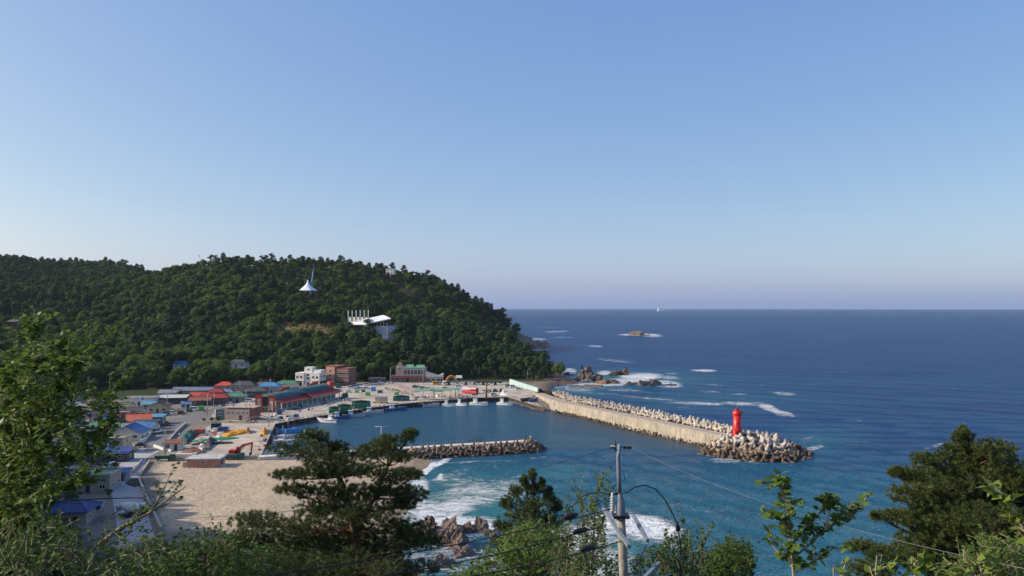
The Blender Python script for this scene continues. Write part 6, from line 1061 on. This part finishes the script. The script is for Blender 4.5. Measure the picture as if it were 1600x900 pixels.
t = thing('small_crane', 'thin dark red folding crane on the jetty between the pine tops', 'crane', P(541, 707.5, 3.0)); CR_ = mat('crane_red', lin(140, 36, 40), .5, .1, 1, 0); MB().tube([(-2.4, 0, 0), (-2.4, 0, 1.6)], .16, 6).build('post', CR_, t); MB().tube([(-2.4, 0, 1.5), (1.8, 0, 2.7)], .13, 6).build('boom', CR_, t); MB().tube([(1.8, 0, 2.7), (2.3, 0, 1.2)], .1, 6).build('jib', CR_, t)
# =====================================================================  FOREGROUND TREES, SHRUBS, POLE
NEEDLE = leafmat('pine_needles', (.030, .058, .018), (.115, .140, .036), trans=.2, rnd=.1, scale=1.1); NEEDLE2 = leafmat('pine_needles_dark', (.014, .034, .014), (.050, .075, .026), trans=.2, rnd=.1, scale=1.1)
LEAF_F = leafmat('poplar_leaf', (.070, .135, .018), (.21, .27, .050), rough=.45, trans=.4, rnd=.1, scale=3, spec=.2); LEAF_S = leafmat('shrub_leaf', (.034, .085, .015), (.11, .17, .032), rough=.6, trans=.35, rnd=.15, scale=2, spec=.12); LEAF_Y = leafmat('young_leaf', (.060, .130, .018), (.150, .230, .040), rough=.6, trans=.4, rnd=.15, scale=2, spec=.12)
TWIG = mat('pale_twig', lin(150, 138, 112), .85, .25, 6, .2)
def tufts_mesh(name, C, D, L, K, w, m, rng):       # brushes of needles: centres, axis directions
    n_ = len(C); D = unit(D); r = rng.normal(size=(n_, K, 3)); dirs = D[:, None, :] * 1.0 + r * .75; dirs = dirs / np.linalg.norm(dirs, axis=2, keepdims=True); ln = L * rng.uniform(.65, 1.15, (n_, K, 1)); base = C[:, None, :] + r * .015
    side = np.cross(dirs, rng.normal(size=dirs.shape)); side = side / np.linalg.norm(side, axis=2, keepdims=True) * w
    V = np.stack([base - side, base + side, base + dirs * ln], 2).reshape(-1, 3); return np_mesh(name, V, np.arange(len(V)).reshape(-1, 3), m)
def leaves_mesh(name, C, N, T, size, m, rng, asp=.86):     # folded leaves: two quads each side of the midrib
    n_ = len(C); N = unit(N); T = unit(T - N * (T * N).sum(1, keepdims=True)); S = np.cross(N, T); s = size * rng.uniform(.6, 1.25, (n_, 1)); up = N * s * .14
    b, tp = C, C + T * s * 2; m1 = C + T * s * .75; l_ = m1 - S * s * asp + up; r_ = m1 + S * s * asp + up; V = np.stack([b, r_, tp, l_], 1).reshape(-1, 3); i = np.arange(n_)[:, None] * 4
    F = np.concatenate([i + np.array([[0, 1, 2]]), i + np.array([[0, 2, 3]])], 0); return np_mesh(name, V, F, m)
def pine(name, label, depth, trunk_px, pads, seed, m, dens=1.0, spread=1.0, L=.17, lead=(), upc=.75, K=34, w=.009, fat=1.0):
    rng = np.random.default_rng(seed); base = Q(*trunk_px[0], depth); g = gz(base.x, base.y); root = Vector((base.x, base.y, g)); t = thing(name, label, 'tree', root)
    tr = [Q(x, y, depth) - root for x, y in trunk_px]; tr = [Vector((tr[0].x, tr[0].y, -.6))] + tr; n_ = len(tr); rb = .012 * tr[-1].z + .05; mb = MB(); mb.tube(tr, [rb * (1 - .85 * i / (n_ - 1)) for i in range(n_)], 8)
    for ld in lead: pp = [Q(x, y, depth + dz) - root for x, y, dz in ld]; mb.tube(pp, [rb * .5 * (1 - .8 * i / (len(pp) - 1)) for i in range(len(pp))], 6)
    mb.build('trunk', BARKR, t); br = MB(); Cs = []; Ds = []; px_m = depth / FPX; axis = tr + [v for ld in lead for v in [Q(x, y, depth + dz) - root for x, y, dz in ld]]
    for (x, y, hw, hh) in pads:
        for rep in range(2):
            dz = rng.uniform(-1, 1) * hw * px_m * 1.3 * spread; c = Q(x, y, depth + dz) - root; a, bb, cc = hw * px_m * 1.06, max(hw * .8, hh) * px_m * spread, hh * px_m * fat
            cand = [p for p in axis if p.z < c.z + .1]; s0 = min(cand, key=lambda p: (p - c).length + abs(p.z - (c.z - .8)) * .5) if cand else axis[0]
            mid = s0.lerp(c, .55) + Vector((0, 0, -.15)); r0 = .035 + .012 * (c - s0).length; br.tube([s0, mid, c - Vector((0, 0, cc * .4))], [r0, r0 * .6, .012], 5, caps=False)
            nt = int(dens * 62 * a * max(cc, .2)) + 20; u = rng.normal(size=(nt, 3)); u = u / np.linalg.norm(u, axis=1, keepdims=True) * rng.random((nt, 1)) ** .5
            pos = np.array(c) + u * np.array([a, bb, cc]); Cs.append(pos); d = u * np.array([1, 1, .5]) + np.array([0, 0, upc]) + rng.normal(size=(nt, 3)) * .3; Ds.append(d)
            for k in range(0, nt, 5): q = Vector(pos[k]); j = c.lerp(mid, random.random() * .6); br.tube([j - Vector((0, 0, cc * .4)), q], [.014, .006], 3, caps=False)
    br.build('branches', BARKR, t); C = np.concatenate(Cs); D = np.concatenate(Ds); o = new_obj('needles', tufts_mesh('needles', C, D, L, K, w, m, rng), t); return t
pine('pine_tree', 'large dark spreading pine in the foreground left of centre', 35, [(572, 960), (562, 870), (548, 800), (530, 745), (507, 702), (489, 672)],
     [(489, 682, 26, 9), (466, 702, 44, 9), (520, 700, 26, 9), (520, 716, 52, 9), (606, 690, 30, 8), (640, 680, 12, 9), (586, 706, 50, 9), (626, 714, 24, 7), (452, 742, 28, 6), (500, 737, 48, 8), (556, 733, 46, 10), (616, 742, 40, 8), (648, 741, 14, 6), (458, 764, 30, 7), (520, 768, 60, 11), (590, 766, 52, 11), (640, 772, 28, 11), (560, 796, 76, 13), (498, 796, 40, 8), (630, 786, 24, 8), (400, 812, 44, 9), (460, 824, 56, 10), (550, 824, 84, 14), (640, 826, 42, 10), (385, 845, 40, 14), (470, 850, 80, 16), (575, 855, 80, 18), (655, 846, 40, 9), (430, 886, 80, 18), (540, 892, 90, 20), (640, 890, 44, 12), (480, 905, 120, 16)], 1, NEEDLE, 2.6, fat=1.3, lead=[[(552, 830, 0), (585, 778, .3), (606, 728, .5), (640, 684, .6)]])
pine('pine_tree', 'dense dark pine rising at the right edge of the view', 26, [(1540, 980), (1535, 880), (1525, 790), (1512, 730), (1505, 676)],
     [(1505, 684, 14, 14), (1500, 706, 32, 12), (1450, 718, 26, 9), (1556, 704, 34, 13), (1438, 744, 36, 11), (1515, 738, 50, 16), (1580, 742, 36, 20), (1430, 772, 40, 12), (1500, 778, 60, 18), (1572, 785, 46, 24), (1402, 738, 12, 6), (1404, 806, 26, 7), (1445, 812, 44, 12), (1490, 836, 56, 16), (1376, 806, 16, 6), (1345, 853, 24, 7), (1400, 868, 46, 12), (1470, 880, 60, 20), (1555, 830, 56, 26), (1600, 800, 40, 50), (1540, 880, 80, 26), (1360, 890, 40, 10), (1500, 752, 46, 20), (1540, 768, 50, 22), (1525, 720, 30, 16), (1470, 798, 44, 16), (1530, 812, 60, 22), (1505, 856, 60, 20), (1440, 846, 40, 14)], 2, NEEDLE, 4.6, L=.13, fat=1.35)
pine('pine_tree', 'young upright pine left of the utility pole', 40, [(838, 960), (836, 880), (834, 800), (832, 736)],
     [(832, 742, 6, 10), (818, 752, 6, 10), (846, 756, 6, 10), (833, 764, 18, 10), (806, 768, 10, 10), (858, 772, 9, 12), (830, 788, 32, 11), (792, 786, 11, 11), (868, 790, 10, 12), (820, 806, 40, 11), (860, 812, 24, 12), (785, 822, 14, 8), (830, 830, 48, 13), (800, 848, 36, 12), (855, 850, 36, 14)], 3, NEEDLE, 2.2, upc=1.4)
# ---- leafy trees: main boughs by hand, twigs and leaves grown from them
def leafy(name, label, depth, boughs, seed, m, leaf=.04, tw=9, per=9, twl=.55, cat='tree', rb=.05, bark=TWIG, up=.5, depthvar=.5, fill=(), droop=0.):
    rng = np.random.default_rng(seed); rr_ = random.Random(seed); b0 = Q(boughs[0][0][0], boughs[0][0][1], depth); g = gz(b0.x, b0.y); root = Vector((b0.x, b0.y, g)); t = thing(name, label, cat, root); mb = MB(); C = []; N = []; T = []
    first = Q(*boughs[0][0][:2], depth) - root; mb.tube([Vector((first.x, first.y, -.4)), first], [rb * 1.3, rb], 7)
    def twig(p, d, L):
        q = p + d * L + Vector((0, 0, -droop * L)); md_ = p.lerp(q, .5) + Vector((rr_.uniform(-.06, .06), rr_.uniform(-.06, .06), rr_.uniform(-.03, .06))) * L; mb.tube([p, md_, q], [.007 + rb * .05, .005, .003], 3, caps=False)
        for k in range(per):
            f = (k + 1) / per; c = p.lerp(md_, f * 2) if f < .5 else md_.lerp(q, f * 2 - 1); sd = Vector((rr_.gauss(0, 1), rr_.gauss(0, 1), rr_.gauss(0, .6))).normalized(); tv = (sd + d * .6).normalized(); C.append(c + sd * leaf * .3); T.append(tv); N.append(Vector((rr_.gauss(0, .6), rr_.gauss(0, .6), 1.0)))
    for bi, bo in enumerate(boughs):
        dz = 0 if bi == 0 else rr_.uniform(-depthvar, depthvar); pts = [Q(x, y, depth + dz * i / max(1, len(bo) - 1)) - root for i, (x, y) in enumerate(bo)]; n_ = len(pts); r0 = rb * (1 if bi == 0 else .55); mb.tube(pts, [r0 * (1 - .85 * i / (n_ - 1)) + .003 for i in range(n_)], 6, caps=False); Ls = [(pts[i + 1] - pts[i]).length for i in range(n_ - 1)]; tot = sum(Ls)
        for k in range(max(2, int(tw * tot))):
            s = rr_.uniform(.12, 1) ** .8 * tot; i = 0
            while i < n_ - 2 and s > Ls[i]: s -= Ls[i]; i += 1
            p = pts[i].lerp(pts[i + 1], min(1, s / Ls[i])); ax_ = (pts[i + 1] - pts[i]).normalized(); d = (ax_ * .7 + Vector((rr_.gauss(0, .7), rr_.gauss(0, .7), rr_.gauss(up, .5)))).normalized(); twig(p, d, twl * rr_.uniform(.35, 1.1))
    for (x, y, rx, ry, n_) in fill:      # denser inner foliage masses
        for k in range(n_):
            a = rr_.random() * 6.28; f = math.sqrt(rr_.random()); p = Q(x + math.cos(a) * f * rx, y + math.sin(a) * f * ry, depth + rr_.uniform(-1, 1.4) * depthvar) - root; d = Vector((rr_.gauss(0, .8), rr_.gauss(0, .8), rr_.gauss(up, .6))).normalized(); twig(p - d * twl * .4, d, twl * rr_.uniform(.5, 1))
    mb.build('branches', bark, t); C, N, T = [np.array([tuple(v) for v in a]) for a in (C, N, T)]; new_obj('leaves', leaves_mesh('leaves', C, N, T, leaf, m, rng), t); return t
leafy('poplar_tree', 'sunlit leafy poplar filling the left edge in front', 12, [[(28, 960), (45, 800), (62, 705), (52, 640), (60, 560), (50, 508)], [(46, 790), (50, 735), (85, 640), (118, 575), (150, 535), (176, 528)], [(60, 720), (98, 655), (150, 640), (192, 604)], [(62, 770), (105, 722), (150, 692), (172, 660)], [(30, 900), (15, 760), (5, 660), (12, 580)], [(52, 690), (30, 620), (22, 560)], [(85, 640), (100, 600), (96, 545)], [(45, 800), (90, 770), (140, 752)], [(40, 830), (10, 780), (-10, 720)]], 11, LEAF_F, leaf=.042, tw=20, per=13, twl=.40, rb=.045, fill=[(40, 600, 46, 70, 95), (60, 690, 70, 60, 120), (20, 760, 50, 60, 90), (110, 640, 60, 40, 60), (130, 690, 50, 30, 40), (95, 560, 40, 30, 26)], depthvar=.9)
leafy('leafy_shrub', 'leafy shrub sprawling along the bottom left corner', 11, [[(110, 960), (120, 880), (180, 830), (236, 800), (290, 760)], [(120, 890), (90, 840), (60, 800)], [(130, 900), (200, 870), (260, 850)], [(100, 930), (30, 870), (0, 830)], [(236, 800), (250, 775), (262, 752)]], 12, LEAF_S, leaf=.03, tw=11, per=9, twl=.42, rb=.035, fill=[(60, 850, 70, 40, 110), (150, 880, 70, 30, 80), (20, 890, 50, 40, 60), (215, 850, 40, 24, 34)], depthvar=.8)
leafy('broadleaf_tree', 'dark broadleaf tree at the bottom left of the large pine', 22, [[(320, 980), (318, 900), (322, 850), (318, 822)], [(318, 900), (280, 870), (250, 850)], [(320, 890), (360, 850), (380, 830)], [(310, 930), (240, 890), (200, 880)]], 13, LEAF_S, leaf=.055, tw=8, per=10, twl=.8, rb=.08, bark=BARK, fill=[(320, 865, 50, 36, 120), (265, 880, 50, 30, 90), (375, 880, 50, 36, 110), (210, 900, 50, 24, 60)], depthvar=1.6)
leafy('broadleaf_tree', 'bright green broadleaf tree under the young pine', 30, [[(830, 980), (828, 900), (820, 850), (824, 815)], [(828, 900), (790, 870), (775, 850)], [(828, 890), (860, 860), (880, 840)]], 14, LEAF_Y, leaf=.07, tw=7, per=10, twl=1.0, rb=.09, bark=TWIG, fill=[(825, 860, 44, 40, 230), (785, 890, 50, 26, 150), (870, 890, 40, 30, 130), (740, 900, 40, 20, 60)], depthvar=1.8)
for k, (bo, lab, fl) in enumerate([([[(925, 980), (925, 880), (930, 800), (938, 752)], [(925, 880), (910, 810), (905, 765)], [(927, 860), (948, 800), (952, 770)]], 'slender small leaved shrub just left of the utility pole', [(925, 840, 24, 55, 110), (935, 890, 44, 26, 110)]), ([[(1062, 980), (1066, 900), (1070, 850), (1068, 818)], [(1064, 900), (1045, 860), (1040, 835)], [(1066, 890), (1095, 855), (1100, 835)]], 'small leaved shrub right of the utility pole', [(1066, 875, 40, 38, 170), (1020, 885, 34, 24, 100)]), ([[(885, 980), (885, 900), (890, 840), (888, 800)], [(885, 900), (865, 860), (858, 830)]], 'feathery shrub between young pine and slender shrub', [(885, 870, 26, 42, 110)])]): leafy('small_shrub', lab, 26, bo, 20 + k, LEAF_S, leaf=.05, tw=9, per=10, twl=.8, cat='shrub', rb=.04, bark=TWIG, fill=fl, depthvar=1.2, up=1.2)
leafy('round_bush', 'round dark bush right of the utility pole at bottom edge', 30, [[(1145, 1000), (1145, 920), (1142, 860)], [(1145, 930), (1115, 890), (1108, 870)], [(1145, 920), (1168, 880), (1172, 865)]], 31, LEAF_S, leaf=.06, tw=8, per=10, twl=.8, cat='bush', rb=.06, bark=BARK, fill=[(1142, 878, 34, 34, 300), (1105, 892, 36, 24, 150)], depthvar=1.6)
leafy('broadleaf_tree', 'fresh green locust tree before the right pine', 15, [[(1590, 990), (1580, 900), (1570, 860), (1540, 840)], [(1580, 900), (1530, 880), (1500, 870)], [(1582, 880), (1600, 840), (1610, 820)]], 32, LEAF_Y, leaf=.03, tw=12, per=12, twl=.5, rb=.04, fill=[(1560, 862, 54, 26, 170), (1590, 890, 44, 30, 120), (1500, 890, 40, 16, 50)], depthvar=.8, droop=.2)
SP = dict(leaf=.036, tw=26, per=6, twl=.13, cat='sprig', rb=.011, depthvar=.25)
leafy('poplar_sprig', 'upright poplar sprig with pale stems right of the pole', 6.5, [[(1246, 980), (1240, 900), (1236, 845), (1230, 790), (1212, 744)], [(1238, 850), (1270, 815), (1290, 790), (1296, 770)], [(1240, 872), (1290, 828), (1330, 800), (1346, 788)], [(1236, 830), (1215, 810), (1196, 806)], [(1242, 890), (1215, 862), (1205, 850)], [(1290, 828), (1296, 800), (1302, 778)], [(1243, 895), (1285, 868), (1304, 855)]], 41, LEAF_F, **SP)
for k, (bo, lab) in enumerate([([[(1374, 980), (1368, 905), (1370, 868)], [(1369, 900), (1382, 880)]], 'single poplar shoot at the bottom edge, left of three'), ([[(1432, 980), (1430, 900), (1428, 878)], [(1430, 905), (1445, 885)]], 'single poplar shoot at the bottom edge, middle of three'), ([[(1520, 990), (1535, 900), (1528, 870)], [(1532, 905), (1512, 895)]], 'broad leaved poplar shoot at the bottom edge, right of three'), ([[(1640, 900), (1590, 810), (1566, 770), (1546, 752)], [(1590, 812), (1585, 790)], [(1600, 830), (1580, 815)]], 'large leaved twig leaning in from the right edge'), ([[(1305, 985), (1304, 910), (1302, 886)], [(1304, 912), (1318, 892)]], 'short poplar shoot below the upright sprig')]): leafy('poplar_sprig', lab, 5.2, bo, 50 + k, LEAF_F, leaf=.036, tw=16, per=5, twl=.10, cat='sprig', rb=.007, depthvar=.15)
# shrubs that clothe the near slope below the frame
sl = [(x, y) for y in range(10, 120, 6) for x in range(-70, 60, 7)]; pts_ = []; rs = random.Random(5)
for x, y in sl:
    x += rs.uniform(-3, 3); y += rs.uniform(-2.5, 2.5); zt = 52 - .337 * y - 2.2
    if x < -.62 * y - 25 or x > .62 * y + 22: continue
    z = gz(x, y); hmax = zt - z
    if hmax < 1.2 or z < 1.2: continue
    pts_.append((x, y, z - .2, min(.95, max(.18, hmax / 9.0)) * rs.uniform(.7, 1.0)))
pa = np.array(pts_); scatter('slope_thicket', 'green thicket covering the slope below the viewpoint', pa[:, :3], RNG.integers(0, 5, len(pa)), RNG.uniform(0, 6.28, len(pa)), pa[:, 3], pc)
# village greenery
for k, (x, y, s) in enumerate([(150, 640, .5), (168, 652, .45), (206, 640, .4), (140, 646, .5), (112, 645, .55), (70, 640, .7), (60, 655, .6), (66, 672, .6), (140, 684, .5), (110, 704, .6), (90, 730, .7), (60, 760, .8), (84, 772, .6), (180, 735, .35), (110, 790, .5), (170, 778, .3), (330, 660, .3), (340, 660, .32), (318, 660, .25), (240, 652, .3), (262, 640, .35), (254, 632, .45), (280, 622, .5), (362, 606, .5), (390, 606, .5), (320, 612, .5), (172, 622, .7), (130, 628, .7), (20, 650, .8), (15, 690, .8), (40, 720, .8), (45, 780, .8), (70, 800, .7), (195, 632, .5), (230, 628, .5)]):
    q = P(x, y, 1.95); kd = k % 5; t = thing('garden_tree', ['deep green', 'rounded', 'low dark', 'light green', 'pale green'][kd] + ' garden tree ' + ('in the shaded yards at left' if x < 120 else ('between the front village houses' if y > 645 else 'among the rear village roofs')), 'tree', q, k * 1.3, 'garden trees in the village'); t.scale = (s,) * 3; new_obj('trunk', PROTO[kd][0], t); new_obj('crown', PROTO[kd][1], t)
q = P(912, 580, 0); t = thing('rock_pine', 'small wind bent pine on top of the big tan rock', 'tree', (P(916, 595, 0).x - 3.0, P(916, 595, 0).y, 6.6), 0); t.scale = (.42,) * 3; new_obj('trunk', PP[0][0], t); new_obj('crown', PP[0][1], t)
# ---- utility pole and wires
D0 = 17.0; pb = Q(972, 880, D0); pg = gz(pb.x, pb.y); up_ = thing('power_pole', 'near concrete power pole with grey steel top, crossarms and insulators', 'power pole', (pb.x, pb.y, pg)); o_ = Vector((pb.x, pb.y, pg)); L_ = lambda x, y, d=D0: Q(x, y, d) - o_
PM = mat('pole_grey_steel', lin(126, 134, 144), .5, .2, 3, .06, metal=.2); PCN = mat('pole_old_concrete', lin(164, 156, 144), .9, .25, 3, .25, streak=.25); CER = mat('insulator_white', lin(176, 178, 180), .4, .15, 4, 0); CBL = mat('cable_black', (.012, .012, .013), .6, .1, 4, 0)
MB().tube([(0, 0, -.6), L_(975, 900), L_(970, 806)], [.15, .098, .088], 12).build('concrete_shaft', PCN, up_); MB().tube([L_(970, 812), L_(970, 806), L_(970, 786), L_(969, 775), L_(968, 770)], [.098, .10, .096, .058, .045], 12).build('steel_sleeve', PM, up_); MB().tube([L_(968, 772), L_(967, 740), L_(966, 715), L_(968, 694)], [.05, .046, .043, .04], 10).build('steel_top', PM, up_)
for (a, b_) in (((943, 795, D0 + 1.6), (983, 858, D0 - 1.3)), ((990, 806, D0 + .9), (1012, 851, D0 - 1.0)), ((1030, 880, D0 + .3), (1008, 905, D0 - .6))):
    A, B = L_(*a), L_(*b_); B = Vector((B.x, B.y, A.z)); d = B - A; M = Matrix.Rotation(math.atan2(d.y, d.x), 3, 'Z'); MB().box((A + B) / 2, (d.length, .07, .07), M=M).build('crossarm', PM, up_)
MB().tube([L_(1010, 852), L_(990, 890)], .02, 6).build('arm_brace', PM, up_); MB().box(L_(970, 806), (.34, .28, .06)).build('clamp', DARK, up_)
b = MB(); c = L_(957, 786); b.tube([c + Vector((0, 0, z)) for z in (-.22, .22)], .03, 6)
for k in range(6): b.tube([c + Vector((0, 0, -.16 + k * .055)), c + Vector((0, 0, -.135 + k * .055))], [.06, .035], 10)
b.build('insulator', CER, up_); MB().tube([L_(957, 772), L_(966, 771)], .03, 6).build('insulator_bracket', DARK, up_)
tp = MB().tube([L_(954, 697), L_(986, 699)], .02, 6).build('top_bracket', PM, up_); MB().tube([L_(961, 704), L_(961, 688)], .018, 6).build('lightning_rod', DARK, tp)
for x in (956, 976, 981, 985): MB().tube([L_(x, 697), L_(x, 701)], [.035, .03], 8).build('small_insulator', DARK, tp)
MB().tube([L_(973, 740), L_(976, 744), L_(976, 750), L_(972, 752)], .006, 4).build('wire_loop', DARK, up_)
def wire(pts, rad, label, nm='power_line', m=CBL, sag=0.):
    w = [Vector(p) for p in pts]; t_ = MB().tube([p - w[0] for p in w], rad, 5, caps=True).build(nm, m); t_.location = w[0]; return tag(t_, label, 'cable')
def sagged(a, b, s, n=14): return [a.lerp(b, k / n) + Vector((0, 0, -s * 4 * (k / n) * (1 - k / n))) for k in range(n + 1)]
wire(sagged(Q(955, 795, D0 + .8), Q(330, 912, 11.0), .12), .011, 'upper of three thick black power lines running down to the left'); wire(sagged(Q(948, 820, D0), Q(520, 912, 11.0), .10), .011, 'middle of three thick black power lines running down to the left'); wire(sagged(Q(970, 846, D0 - .8), Q(640, 915, 11.0), .08), .011, 'lowest of three thick black power lines running down to the left')
for k, (x, y, d) in enumerate(((891, 807, 16.6), (906, 829.5, 15.9), (918, 857, 15.3))):
    a = Q(x - 11, y + 2.6, d - .2); b_ = Q(x + 12, y - 3.2, d + .1); v = b_ - a; o = MB().tube([Vector((0, 0, 0)), v * .2, v * .8, v], [.02, .055, .055, .02], 8).build('line_splice', CBL); o.location = a; tag(o, f'black sleeve on the {["upper","middle","lowest"][k]} power line near the pole', 'cable sleeve', 'sleeves on the power lines')
wire([Q(x, y, D0 + .1) for x, y in ((955, 772), (940, 770), (920, 771), (905, 778), (896, 790), (892, 804))], .012, 'black jumper cable looping left from the white insulator', 'jumper_cable'); wire([Q(x, y, D0 - .1) for x, y in ((966, 772), (980, 769), (992, 761), (1008, 758), (1024, 764), (1040, 782), (1052, 805), (1058, 820), (1061, 835), (1064, 858), (1062, 880), (1066, 910))], .014, 'black cable arching right from the pole and dropping into the shrubs', 'jumper_cable')
o = MB().tube([Vector((0, 0, 0)), Q(1060, 829, D0 - .1) - Q(1057, 815, D0 - .1)], [.035, .05], 8).build('cable_joint', CBL); o.location = Q(1057, 815, D0 - .1); tag(o, 'dark joint where the arching cable turns down', 'cable joint')
GW = mat('thin_wire', lin(120, 124, 130), .4, .1, 3, 0, metal=.4); wire(sagged(Q(985, 699, D0), Q(1660, 900, 9.0), .25), .0032, 'thin pale wire from the pole top running right', 'overhead_wire', GW); wire(sagged(Q(957, 699, D0), Q(250, 812, 14.0), .3), .0035, 'thin wire from the pole top running left across the beach', 'overhead_wire', DARK)
wire(sagged(Q(225, 778, 13), Q(-40, 800, 11), -.05), .008, 'dark cable crossing the village at bottom left', 'overhead_wire', CBL)
# =====================================================================  AIR
hz = MB(); hz.bx(-14500, 14500, -14500, 14500, -8, 190); hm = bpy.data.materials.new('haze_air'); hm.use_nodes = True; hn = hm.node_tree.nodes; hn.remove(hn['Principled BSDF']); pv = hn.new('ShaderNodeVolumePrincipled')
pv.inputs['Color'].default_value = (.66, .82, 1.0, 1); pv.inputs['Density'].default_value = 3e-5; pv.inputs['Anisotropy'].default_value = .2; hm.node_tree.links.new(pv.outputs[0], hn['Material Output'].inputs['Volume'])
ho = hz.build('haze', hm); ho['kind'] = 'stuff'; ho['label'] = 'thin pale blue sea haze'
scene.cycles.volume_bounces = 0; scene.cycles.volume_max_steps = 32
